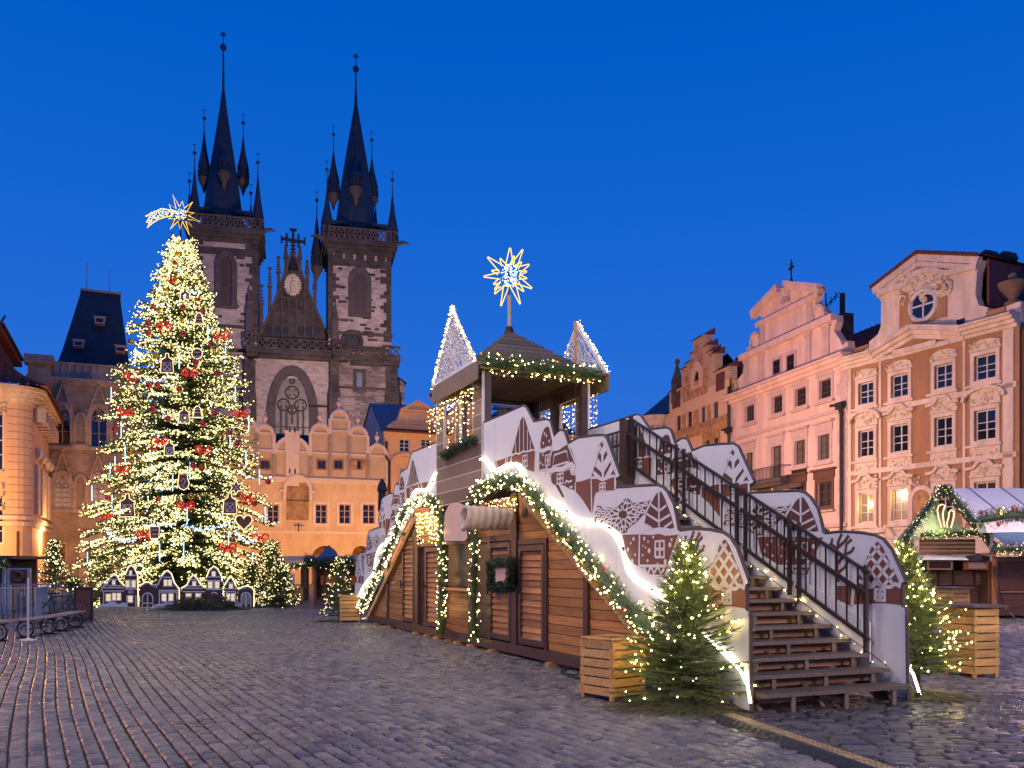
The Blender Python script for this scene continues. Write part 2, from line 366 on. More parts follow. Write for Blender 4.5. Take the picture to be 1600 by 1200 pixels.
def base_ground_material():
    m = bpy.data.materials.new('distant_setts'); m.use_nodes = True; nt = m.node_tree; N = nt.nodes.new; L = nt.links.new
    b = nt.nodes['Principled BSDF']; b.inputs['Roughness'].default_value = .42
    tc = N('ShaderNodeTexCoord'); mp = N('ShaderNodeMapping'); mp.inputs['Rotation'].default_value = (0,0,-math.atan2(.884,-.467)); L(tc.outputs['Object'], mp.inputs[0])
    br = N('ShaderNodeTexBrick'); br.inputs['Scale'].default_value = 1; br.inputs['Brick Width'].default_value = .21; br.inputs['Row Height'].default_value = .13
    br.inputs['Mortar Size'].default_value = .012; br.inputs['Color1'].default_value = (.16,.145,.14,1); br.inputs['Color2'].default_value = (.085,.08,.082,1); br.inputs['Mortar'].default_value = (.018,.017,.02,1)
    L(mp.outputs[0], br.inputs['Vector']); L(br.outputs['Color'], b.inputs['Base Color'])
    bp = N('ShaderNodeBump'); bp.inputs['Strength'].default_value = .8; bp.inputs['Distance'].default_value = .02; bp.invert = True
    L(br.outputs['Fac'], bp.inputs['Height']); L(bp.outputs[0], b.inputs['Normal'])
    return m
M['ground_far'] = base_ground_material()
M['joint'] = mat('dark_joint_sand', (.020,.018,.020), .75, var=.3, vscale=5)
SETT_Y = 36.0
mb = MB()                                                          # bedding under the setts, level ground beyond them
mb.add([(-60,-30,-.035),(60,-30,-.035),(60,SETT_Y,-.035),(-60,SETT_Y,-.035)], [(0,1,2,3)])
mb.cur = 1
mb.add([(-900,SETT_Y,-.012),(900,SETT_Y,-.012),(900,1500,-.012),(-900,1500,-.012)], [(0,1,2,3)])
mb.add([(-900,-600,-.036),(-60,-600,-.036),(-60,SETT_Y,-.036),(-900,SETT_Y,-.036)], [(0,1,2,3)])
mb.add([(60,-600,-.036),(900,-600,-.036),(900,SETT_Y,-.036),(60,SETT_Y,-.036)], [(0,1,2,3)])
mb.add([(-60,-600,-.036),(60,-600,-.036),(60,-30,-.036),(-60,-30,-.036)], [(0,1,2,3)])
plaza = part('plaza', mb, [M['joint'], M['ground_far']]); tag(plaza, 'wet grey cobbled square reaching from the stairs to the houses', 'square', kind='structure')

S = Frame(1.18, 13.75, .387, -.922)                                # the market stand: x towards the near stairs, y into the stand
def in_stand(x, y):
    rx, ry = x-S.P[0], y-S.P[1]; lx = rx*S.d[0]+ry*S.d[1]; ly = rx*S.n[0]+ry*S.n[1]
    return -15.6 < lx < 3.3 and .25 < ly < 2.2
def side_of_ramp(x, y): return (x-2.68)*.972+(y-8.4)*.235
stones = []
def damp(x, y):
    """the puddled patch at the foot of the stairs"""
    d = math.hypot((x-4.6)/3.4, (y-9.2)/3.6); return side_of_ramp(x, y) > .1 and d+.25*math.sin(x*2.3)*math.sin(y*1.7)+nr.uniform(-.12,.12) < 1
nr = random.Random(3)
def lay(dirx, diry, pitch, lo, hi, test, rows):
    """rows of setts of uneven length, running bond with a slight wave"""
    px, py = diry, -dirx
    for k in range(*rows):
        w0 = k*pitch; t = -34+nr.random()*.3; ph = nr.random()*.006
        while t < 60:
            l = nr.uniform(lo, hi); tc = t+l/2; wv = .04*math.sin(tc*.4+w0*.2)+.004*math.sin(tc*1.3+k)+ph
            x = dirx*tc+px*(w0+wv); y = diry*tc+py*(w0+wv); t += l
            if y < 2.2 or y > SETT_Y-.1 or abs(x) > y*.62+5.5 or not test(x, y) or in_stand(x, y): continue
            stones.append((x, y, dirx, diry, l, pitch, damp(x, y)))
lay(-.467, .884, .150, .17, .31, lambda x, y: side_of_ramp(x, y) < .02, (-200, 200))
lay(.995, -.10, .145, .20, .36, lambda x, y: side_of_ramp(x, y) > .12, (-260, 130))
def stone_geo(s):
    x, y, dx, dy, l, p = s[:6]; px, py = dy, -dx
    a, b = l/2-.012, p/2-.009; h = nr.uniform(-.004, .004); tx, ty = nr.uniform(-.006,.006), nr.uniform(-.008,.008)
    vs = []
    for lev, (ia, ib, z) in enumerate(((0,0,-.03),(0.001,0.001,-.013),(.019,.019,.002))):
        for i, j in ((-1,-1),(1,-1),(1,1),(-1,1)):
            ua = i*(a-ia)+nr.uniform(-.003,.003); ub = j*(b-ib)+nr.uniform(-.003,.003)
            zz = z if lev == 0 else z+h+tx*i+ty*j*.6
            vs.append((x+dx*ua+px*ub, y+dy*ua+py*ub, zz))
    vs.append((x, y, (.008+h)))
    fs = [(8,9,12),(9,10,12),(10,11,12),(11,8,12)]
    for q in range(2):
        for i in range(4): j = (i+1) % 4; fs.append((q*4+i, q*4+j, q*4+4+j, q*4+4+i))
    # winding: flip if the stone's axes are left-handed
    if dx*py-dy*px < 0: fs = [f[::-1] for f in fs]
    return vs, fs
def seen_area(s):
    x, y = s[0], s[1]; u = 800+FPX*x/y; v = HZ+FPX*CH/y
    return 1/(y**3) if (0 < u < 1600 and HZ < v < 1200) else 0
stones.sort(key=seen_area, reverse=True)
for s in stones[:290]:
    b = MB(); b.add(*stone_geo(s)); part('cobblestone', b, M['wet_stone' if s[6] else 'stone'], plaza)
b = MB()
for s in stones[290:]: b.cur = 1 if s[6] else 0; b.add(*stone_geo(s))
part('cobblestones', b, [M['stone'],M['wet_stone']], plaza, kind='stuff')

# rubber cable ramp across the foreground
A = Vector((2.30, 9.86, 0)); D = Vector((.228, -.974, 0)); Nn = Vector((.974, .228, 0))
for i in range(4):
    a = A+D*(1.17*i); t = thing('cable_ramp', (a.x, a.y), ['yellow and black rubber cable ramp end under the fir branches by the stairs','yellow and black cable ramp second along from the stairs','yellow and black cable ramp third along, cut by the lower picture edge','cable ramp nearest the camera below the picture'][i], 'cable ramp', 'rubber cable ramps laid end to end', 0, math.atan2(D.y, D.x))
    # local x along the ramp, local y to its left = towards the stand
    lid = MB(); lid.poly([(0,.02),(1.15,.02),(1.15,.048),(0,.048)], .005, .16)
    for q in range(14):
        for w in range(3): lid.box(.05+q*.078, .085+q*.078, .02+w*.048, .05+w*.048, .048, .053)
    part('lid', lid, M['yellow_rubber'], t)
    sd = MB(); sd.add([(0,-.16,.008),(1.15,-.16,.008),(1.15,0,.05),(0,0,.05),(0,-.16,0),(1.15,-.16,0),(1.15,0,0),(0,0,0)], [(0,1,2,3),(0,4,5,1),(3,2,6,7),(0,3,7,4),(1,5,6,2)])
    for q in range(9):
        for w in range(2): sd.lathe(.09+q*.12+(w*.06), -.11+w*.06, [(.03,.02+w*.012),(.02,.034+w*.012),(.012,.03+w*.012)], 6)
    part('ramp_side', sd, M['black_rubber'], t)
    sd = MB(); sd.add([(0,.165,.05),(1.15,.165,.05),(1.15,.25,.008),(0,.25,.008)], [(0,1,2,3)]); part('ramp_edge', sd, M['black_rubber'], t)

# ---------------------------------------------------------------- builders for facades
def unit_box():
    b = MB(); b.box(-.5,.5,-.5,.5,-.5,.5); return b
PANE = {}
def pane_mesh(k):
    if k not in PANE: PANE[k] = unit_box().mesh('pane', M[k])
    return PANE[k]
def wall_grid(mb, x0, x1, z0, z1, holes, y=0.0, depth=.3):
    holes = [h for h in holes if h[0] < x1 and h[1] > x0 and h[2] < z1 and h[3] > z0]
    xs = sorted({x0, x1, *[min(max(h[i],x0),x1) for h in holes for i in (0,1)]}); zs = sorted({z0, z1, *[min(max(h[i],z0),z1) for h in holes for i in (2,3)]})
    for i in range(len(xs)-1):
        for j in range(len(zs)-1):
            cx, cz = (xs[i]+xs[i+1])/2, (zs[j]+zs[j+1])/2
            if any(h[0] < cx < h[1] and h[2] < cz < h[3] for h in holes): continue
            mb.add([(xs[i],y,zs[j]),(xs[i+1],y,zs[j]),(xs[i+1],y,zs[j+1]),(xs[i],y,zs[j+1])], [(0,1,2,3)])
    for a, b, c, d in holes:
        for q in (((a,c),(a,d)),((b,d),(b,c)),((a,d),(b,d)),((b,c),(a,c))):
            (xa,za),(xb,zb) = q
            mb.add([(xa,y,za),(xb,y,zb),(xb,y+depth,zb),(xa,y+depth,za)], [(0,1,2,3)])
def window(parent, x0, x1, z0, z1, y=.12, cols=2, rows=3, fm='white_paint', fw=.09, bar=.05, gm='glass', lit=None, name='window', rowz=None):
    b = MB(); d = .07
    b.box(x0,x0+fw,y,y+d,z0,z1); b.box(x1-fw,x1,y,y+d,z0,z1); b.box(x0+fw,x1-fw,y,y+d,z1-fw,z1); b.box(x0+fw,x1-fw,y,y+d,z0,z0+fw)
    gx0, gx1, gz0, gz1 = x0+fw, x1-fw, z0+fw, z1-fw
    rz = rowz or [i/rows for i in range(rows+1)]; rows = len(rz)-1
    for c in range(1, cols): xc = gx0+(gx1-gx0)*c/cols; b.box(xc-bar*.8, xc+bar*.8, y-.01, y+d-.01, gz0, gz1)
    for r in range(1, rows): zc = gz0+(gz1-gz0)*rz[r]; b.box(gx0, gx1, y+.005, y+d-.015, zc-bar/2, zc+bar/2)
    w = part(name, b, M[fm], parent)
    pm = pane_mesh(gm)
    for c in range(cols):
        for r in range(rows):
            xa, xb = gx0+(gx1-gx0)*c/cols, gx0+(gx1-gx0)*(c+1)/cols; za, zb = gz0+(gz1-gz0)*rz[r], gz0+(gz1-gz0)*rz[r+1]
            inst("pane", lit if lit else pm, w, ((xa+xb)/2, y+.05, (za+zb)/2), (xb-xa-.02, .012, zb-za-.02))
    return w
def frame_box(mb, x0, x1, z0, z1, w, y0, y1):
    mb.box(x0-w,x0,y0,y1,z0-w,z1+w); mb.box(x1,x1+w,y0,y1,z0-w,z1+w); mb.box(x0,x1,y0,y1,z1,z1+w); mb.box(x0,x1,y0,y1,z0-w,z0)
def cornice(mb, x0, x1, z, steps):
    """stacked projecting courses upward from z: (height, projection)"""
    for h, pr in steps: mb.box(x0-pr*.4, x1+pr*.4, -pr, .05, z, z+h); z += h
    return z
def curls(mb, x0, x1, z0, z1, y, n, seed, r=.05):
    """modelled stucco: scrolls and lumps"""
    q = random.Random(seed); w, h = x1-x0, z1-z0
    for i in range(n):
        cx, cz = x0+w*q.random(), z0+h*q.random()*(1-.5*abs(2*(i/n)-1)); rr = q.uniform(.10,.22)*min(w,h); a0 = q.uniform(0,6.28); sgn = q.choice((-1,1))
        path = [(cx+rr*(1-.13*k)*math.cos(a0+sgn*k*.8), y-.02, cz+rr*(1-.13*k)*math.sin(a0+sgn*k*.8)) for k in range(6)]
        mb.tube(path, [r*(1-.1*k) for k in range(6)], 4)
    for i in range(n//2): mb.ball((x0+w*q.random(), y, z0+h*q.random()), q.uniform(.6,1.3)*r*1.3, 6, 4)
def arch_pts(x0, x1, z0, zs, zt, n=6, pointed=True):
    """outline: up the left jamb, over the arch, down the right one"""
    xm = (x0+x1)/2; L = [(x0,z0)]; Rr = []
    if pointed:
        for i in range(n+1):
            t = i/n; a = t*math.pi/2*.78
            L.append((xm-(xm-x0)*(1-t**1.6), zs+(zt-zs)*math.sin(t*math.pi/2)**.95))
        Rr = [(2*xm-x, z) for x, z in L[:-1]][::-1]
    else:
        for i in range(n+1):
            a = math.pi-(math.pi/2)*i/n; L.append((xm+(xm-x0)*math.cos(a), zs+(zt-zs)*math.sin(a)))
        Rr = [(2*xm-x, z) for x, z in L[:-1]][::-1]
    return L+Rr
def gothic_window(parent, x0, x1, z0, zs, zt, y, mull, tm, gm, sm, sw, cross=0, name='window', pointed=True, rings=True):
    n = 6
    o = arch_pts(x0-sw, x1+sw, z0-sw*.5, zs, zt+sw*1.2, n, pointed); i = arch_pts(x0, x1, z0, zs, zt, n, pointed)
    b = MB(); b.ring(o, i, y-.12, y+.2); w = part(name, b, M[sm], parent)
    g = MB(); g.poly(i, y+.12, y+.16); part('pane', g, M[gm], w)
    t = MB(); wd = (x1-x0); th = wd*.028
    for k in range(1, mull): xk = x0+wd*k/mull; t.box(xk-th, xk+th, y-.02, y+.1, z0, zs+(zt-zs)*.15)
    for k in range(1, cross+1): zk = z0+(zs-z0)*k/(cross+1); t.box(x0, x1, y+.02, y+.1, zk-th*.5, zk+th*.5)
    if rings:
        h = zt-zs; xm = (x0+x1)/2
        rl = [(xm, zs+h*.52, wd*.20), (xm-wd*.25, zs+h*.16, wd*.18), (xm+wd*.25, zs+h*.16, wd*.18), (xm, zs+h*.02, wd*.13), (xm, zs+h*.85, wd*.07)]
        for cx, cz, rr in rl:
            t.tube([(cx+rr*math.cos(a*math.pi/5), y+.04, cz+rr*math.sin(a*math.pi/5)) for a in range(10)], th*.9, 4, closed=True)
            for a in range(4):
                an = a*math.pi/2+.78; t.beam((cx+rr*.35*math.cos(an), y+.04, cz+rr*.35*math.sin(an)), (cx+rr*math.cos(an), y+.04, cz+rr*math.sin(an)), th)
    part('tracery', t, M[tm], w); return w
# ================================================================ the old school with the arcaded gable
D = Frame(-300/FPX*95, 95, .922, .387)
school = thing('arcaded_gable_house', D, 'orange lit house with a white scalloped gable and a wall painting, before the church', 'house')
def add_school():
    t = school; x0, x1 = D.x(352), D.x(605); zc = D.z(500, 750)
    wins = [(u0, u1) for u0, u1 in ((418,436),(493,511),(530,548),(567,586))]
    holes = []
    for a, b in wins: holes.append((D.x(a), D.x(b), D.z((a+b)/2, 818), D.z((a+b)/2, 788)))
    for a, b, c in ((372,446,905),(484,530,905),(551,574,905)): pass
    ar = []
    for um, hw, top in ((420,18,852),(508,21,850),(564,15,850)):
        xa, xb = D.x(um-hw), D.x(um+hw); ar.append((xa, xb, D.z(um, top))); holes.append((xa, xb, -.1, D.z(um, top)-.2))
    b = MB(); wall_grid(b, x0, x1, 0, zc, holes, 0, .5)
    for xa, xb, zt in ar:                                          # spandrels turn the openings into arches
        xm = (xa+xb)/2; zs = zt-1.75
        for sx in (-1, 1):
            e = xa if sx < 0 else xb
            b.poly([(e, zs), (e, zt-.19), (xm, zt-.19)]+[(xm+(e-xm)*math.sin(k*math.pi/12), zs+(zt-.2-zs)*math.cos(k*math.pi/12)**.8) for k in range(1, 6)], .002, .5)
    b.box(x0, x1, 3.0, 14, 0, zc)
    b.box(x0, x1, .5, 3.0, zc-.4, zc)
    part('wall', b, M['school'], t)
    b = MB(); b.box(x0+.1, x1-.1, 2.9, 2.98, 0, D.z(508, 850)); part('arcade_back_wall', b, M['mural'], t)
    for (a, c) in wins:
        um = (a+c)/2; xa, xb, za, zb = D.x(a), D.x(c), D.z(um, 818), D.z(um, 788)
        w = window(t, xa, xb, za, zb, .22, 2, 3, 'yellow', .08, .05)
        f = MB(); frame_box(f, xa, xb, za, zb, .30, -.07, .04); part('surround', f, M['school_trim'], w)
    b = MB()
    b.box(x0, x1, -.22, .02, zc-.18, zc+.18); b.box(x0, x1, -.12, .02, zc-.36, zc-.18)
    zb = D.z(500, 832); b.box(x0, x1, -.1, .02, zb-.14, zb+.14)
    part('string_course', b, M['school_trim'], t)
    # wall painting in an arched niche frame
    xa, xb, za, zs = D.x(447.5), D.x(482), D.z(465, 813), D.z(465, 768)
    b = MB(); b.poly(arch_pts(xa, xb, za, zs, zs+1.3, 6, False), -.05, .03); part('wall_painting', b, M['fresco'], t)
    b = MB(); i = arch_pts(xa-.05, xb+.05, zs-1.0, zs, zs+1.35, 6, False); o = arch_pts(xa-.35, xb+.35, zs-1.0, zs+.1, zs+1.75, 6, False)
    b.ring(o, i, -.3, .03); b.box(xa-.7, xa, -.25, .03, zs-.1, zs+.15); b.box(xb, xb+.7, -.25, .03, zs-.1, zs+.15); part('niche_hood', b, M['school_trim'], t)
    b = MB(); xm = D.x(465.5); zz = za-.3; b.beam((xm,-.4,zz),(xm,-.4,zz-.9),.1); b.beam((xm-.5,-.4,zz-.25),(xm+.5,-.4,zz-.25),.08); b.beam((xm,-.4,zz-.1),(xm,.02,zz),.06); part('wall_lantern', b, M['iron'], t)
    # gable: bays with round tops, from the string course up
    g = Frame(D.P[0], D.P[1], D.d[0], D.d[1])
    bays = [(352,374,0,648,1),(374,401,0,653,0),(401,428,0,664,0),(428,485,0,682,2),(485,515.5,0,662,0),(515.5,545,0,641,0),(545,574.5,0,666,0),(574.5,605,0,694,0)]
    pan, rib, fin = MB(), MB(), MB()
    zr1 = D.z(500, 708); rw = .17
    for (a, c, _, vt, kind) in bays:
        xa, xb = D.x(a), D.x(c); xm = (xa+xb)/2; rad = (xb-xa)/2; zt = D.z((a+c)/2, vt); zs = zt-rad
        op = [(xa, zc), (xa, zs)]+[(xm-rad*math.cos(k*math.pi/10), zs+rad*math.sin(k*math.pi/10)) for k in range(1, 10)]+[(xb, zs), (xb, zc)]
        pan.poly(op, .05, .6)
        oo = [(xm-rad*1.04*math.cos(k*math.pi/12), zs+rad*1.04*math.sin(k*math.pi/12)) for k in range(13)]
        ii = [(xm-(rad-2*rw)*math.cos(k*math.pi/12), zs+(rad-2*rw)*math.sin(k*math.pi/12)) for k in range(13)]
        for k in range(12):
            q = [oo[k], oo[k+1], ii[k+1], ii[k]]; rib.poly(q, -.12, .62)
        for xx in (xa, xb): rib.box(xx-rw, xx+rw, -.10, .05, zc+.18, zs)
        lev = [zr1]
        if zs > zr1+2.5: lev.append(zr1+2.45)
        if zs > zr1+4.8: lev.append(zr1+4.9)
        for z in lev+([zs] if abs(zs-lev[-1]) > .8 else []): rib.box(xa, xb, -.09, .05, z-.11, z+.11)
        fin = MB(); fin.smooth = True; fin.lathe(xm, .25, [(r_*.8,zt+(z_-zt)*.8) for r_,z_ in [(.42,zt),(.42,zt+.18),(.2,zt+.3),(.16,zt+.55),(.34,zt+.75),(.38,zt+1.0),(.26,zt+1.25),(.10,zt+1.32),(.2,zt+1.55),(.1,zt+1.75)]], 8); part('finial', fin, M['school_trim'], t)
        if kind == 2:
            rib.box(xm-.75, xm+.75, -.14, .6, zr1, zt+.35); rib.box(xm-.9, xm+.9, -.16, .6, zt+.35, zt+.6); rib.box(xm-.7, xm+.7, -.14, .05, zr1-3.6, zr1)
    part('gable_panel', pan, M['school_gable'], t); part('gable_ribs', rib, M['school_trim'], t, label='white ribs and round hoods of the scalloped gable')
    sl = MB(); xm = D.x(456.5)
    for dx in (-.28, .28):
        for z in (zr1+2.0, zr1-2.3): sl.box(xm+dx-.08, xm+dx+.08, -.17, -.13, z, z+.5)
    part('slits', sl, M['black'], t)
    for a, c in ((406.5,421.5),(496,509),(522,535.5),(551,564.5)):
        um = (a+c)/2; xa, xb, za, zb = D.x(a), D.x(c), D.z(um, 733), D.z(um, 719)
        w = window(t, xa, xb, za, zb, .0, 2, 1, 'brown_frame', .1, .05); f = MB(); frame_box(f, xa, xb, za, zb, .12, -.03, .06); part('surround', f, M['mural'], w)
    f = MB(); xa = D.x(547); f.box(xa-.1, xa+.75, -.1, -.04, D.z(555,733), D.z(555,719)); f.box(D.x(565)+.1, D.x(565)+.9, -.1, -.04, D.z(558,733), D.z(558,719)); part('shutter', f, M['mural'], t)
    b = MB(); z = zc+1; b.add([(x0,.7,zc+.5),(x1,.7,zc+.5),(x1,9,zc+6),(x0,9,zc+6),(x0,14,zc),(x1,14,zc)], [(0,1,2,3),(3,2,5,4),(0,3,4),(1,5,2)]); part('roof', b, M['slate'], t)
    b = MB(); x = D.x(607.5); b.tube([(x-.4,-.15,D.z(600,712)),(x,-.2,D.z(600,722)),(x,-.2,0)], .14, 6); part('downpipe', b, M['iron'], t)
add_school()

# ================================================================ yellow house with a curved gable, right of the school
E = Frame(*D.w(D.x(607.5), .4), .922, .387)
def add_yellow():
    t = thing('curved_gable_house', E, 'amber plastered house with a curved baroque gable and blue sheet roof beside the scalloped house', 'house')
    x0, x1 = E.x(601), E.x(702); zc = E.z(640, 678)
    ws = [(624,640,686,706),(658,673,684,704)]
    holes = [(E.x(a), E.x(b), E.z((a+b)/2, d), E.z((a+b)/2, c)) for a, b, c, d in ws]
    ws2 = [(624,642,730,775),(660,678,732,778)]
    holes += [(E.x(a), E.x(b), E.z((a+b)/2, d), E.z((a+b)/2, c)) for a, b, c, d in ws2]
    b = MB(); wall_grid(b, x0, x1, 0, zc, holes, 0, .4); b.box(x0, x1, .5, 12, 0, zc-.02); part('wall', b, M['yellow'], t)
    for (a, c, v0, v1), lit in [(w, None) for w in ws]+[(ws2[0], 1), (ws2[1], None)]:
        um = (a+c)/2; xa, xb, za, zb = E.x(a), E.x(c), E.z(um, v1), E.z(um, v0)
        w = window(t, xa, xb, za, zb, .14, 2, 3, 'white_paint', .1, .06, lit=LITM if lit else None); f = MB(); frame_box(f, xa, xb, za, zb, .16, -.06, .04); part('surround', f, M['yellow'], w)
    b = MB(); xa, xb = E.x(620), E.x(646); xm = (xa+xb)/2; zs = E.z(633, 727)
    o = [(xm-1.75*math.cos(k*math.pi/10), zs+1.35*math.sin(k*math.pi/10)) for k in range(11)]; i = [(xm-1.35*math.cos(k*math.pi/10), zs+1.0*math.sin(k*math.pi/10)) for k in range(11)]
    for k in range(10): b.poly([o[k],o[k+1],i[k+1],i[k]], -.25, .05)
    part('window_hood', b, M['yellow'], t)
    b = MB(); cornice(b, x0, x1, zc-.6, ((.25,.15),(.25,.35),(.15,.55))); zz = E.z(640,716); b.box(x0,x1,-.12,.02,zz-.12,zz+.12); part('cornice', b, M['yellow'], t)
    tl = MB()
    n = 34
    for k in range(n):
        x = x0+(x1-x0)*(k+.5)/n; tl.tube([(x,-.65,zc+.10),(x,.1,zc+.45)], .13, 5)
    part('eaves_tiles', tl, M['red_tile'], t, kind='stuff')
    # curved gable: sides sweep in, then a pediment
    P = [(604,676),(606,664),(613,660),(621,655),(625,645),(626,640),(627,638),(652,626),(676,640),(677,646),(680,655),(686,660),(690,664),(690,676)]
    pts = [E.p(u, v, .5) for u, v in P]
    b = MB(); b.poly(pts, .5, 1.2); part('gable', b, M['yellow'], t)
    b = MB()
    q = [E.p(u,v,.5) for u,v in ((626,641),(652,628),(677,642))]; b.beam((q[0][0],.35,q[0][1]),(q[1][0],.35,q[1][1]),.35,.3); b.beam((q[1][0],.35,q[1][1]),(q[2][0],.35,q[2][1]),.35,.3)
    za = E.z(650,641); b.box(q[0][0],q[2][0],.2,.5,za-.12,za+.1); za = E.z(650,661); b.box(pts[2][0],pts[-3][0],.3,.5,za-.1,za+.1)
    for u in (621,636,668,682): xx = E.x(u); b.box(xx-.2,xx+.2,.36,.5,E.z(650,676),E.z(650,645)+(-1 if u in (621,682) else 0))
    part('gable_trim', b, M['yellow'], t)
    xa, xb, za, zb = E.x(646), E.x(661), E.z(652,659), E.z(652,646)
    b = MB(); b.box(xa,xb,.42,.5,za,zb); w = part('shuttered_window', b, M['pink_trim'], t); f = MB(); frame_box(f,xa,xb,za,zb,.12,.38,.5); part('surround', f, M['yellow'], w)
    # blue sheet roof with its gable end on the left
    yb = 12; zr = E.z(585, 640, 6)
    b = MB(); xr = x1; xl = E.x(598)
    b.add([(xl,.6,zc+.1),(xr,.6,zc+.1),(xr,6,zc+4.3),(xl,6,zc+4.3),(xl,12,zc),(xr,12,zc)], [(0,1,2,3),(3,2,5,4)]); part('roof', b, M['blue_sheet'], t)
    b = MB(); b.add([(x0-.02,.5,zc-6),(x0-.02,12,zc-6),(x0-.02,12,zc),(x0-.02,6,zc+4.2),(x0-.02,.5,zc)], [(0,4,3,2,1)]); part('side_wall', b, M['school_trim'], t)
    b = MB(); x = E.x(603.5); b.tube([(x,-.15,E.z(604,690)),(x,-.15,0)], .13, 6); part('downpipe', b, M['iron'], t)
LITM = None
def lit_mesh():
    return unit_box().mesh('pane', M['lit_window'])
LITM = lit_mesh()
add_yellow()
E2 = Frame(*E.w(E.x(702), .4), .922, .387)
def add_back_house():                                             # seen through the lookout on the stand
    t = thing('plastered_house', E2, 'amber plastered house with chimneys and a glazed roof hatch seen through the lookout tower', 'house')
    x0, x1 = E2.x(702), E2.x(905); zc = E2.z(760, 672)
    holes = []
    for u in (712,738,765,792,830,868):
        for v0, v1 in ((690,712),(738,765)): holes.append((E2.x(u), E2.x(u+13), E2.z(u, v1), E2.z(u, v0)))
    b = MB(); wall_grid(b, x0, x1, 0, zc, holes, 0, .4); b.box(x0,x1,.5,12,0,zc-.02); part('wall', b, M['yellow'], t)
    for h in holes: window(t, *h, .14, 2, 3, 'white_paint', .1, .06)
    b = MB(); cornice(b, x0, x1, zc-.5, ((.25,.2),(.25,.45))); part('cornice', b, M['yellow'], t)
    b = MB(); b.add([(x0,-.4,zc),(x1,-.4,zc),(x1,6,zc+3.0),(x0,6,zc+3.0),(x0,12,zc),(x1,12,zc)], [(0,1,2,3),(3,2,5,4),(0,3,4),(1,5,2)]); r = part('roof', b, M['blue_sheet'], t)
    b = MB(); x = E2.x(791, 6); b.box(x-1.3,x+1.3,5,7,zc+1,E2.z(791,644,6)); b.box(x-1.0,x-.2,5.5,6.5,E2.z(791,644,6),E2.z(791,640,6)); b.box(x-1.5,x+1.2,5,7,E2.z(791,640,6),E2.z(791,636,6)); part('chimney', b, M['bell_trim'], r)
    b = MB(); x = E2.x(764, 3)
    for k in range(3): b.beam((x-2.2+k*2,2.5,zc+1.4),(x-3.0+k*2,3.5,zc+3.6),.12)
    b.beam((x-2.4,2.5,zc+1.4),(x+2.0,2.5,zc+1.4),.12); b.beam((x-3.2,3.5,zc+3.6),(x+1.2,3.5,zc+3.6),.12); part('roof_hatch_frame', b, M['blue_sheet'], r)
    xw = E2.x(1060); b = MB(); b.box(x1+.02,xw,.6,11,0,E2.z(960,722)); part('low_wing', b, M['yellow'], t)
    # a small arched gable over the cornice
    xm = E2.x(732); b = MB(); b.poly([(xm-2.6,zc),(xm-2.6,zc+1.4)]+[(xm-2.1*math.cos(k*math.pi/8),zc+1.4+2.1*math.sin(k*math.pi/8)) for k in range(9)]+[(xm+2.6,zc+1.4),(xm+2.6,zc)], -.1, .6); part('gable', b, M['yellow'], t)
add_back_house()

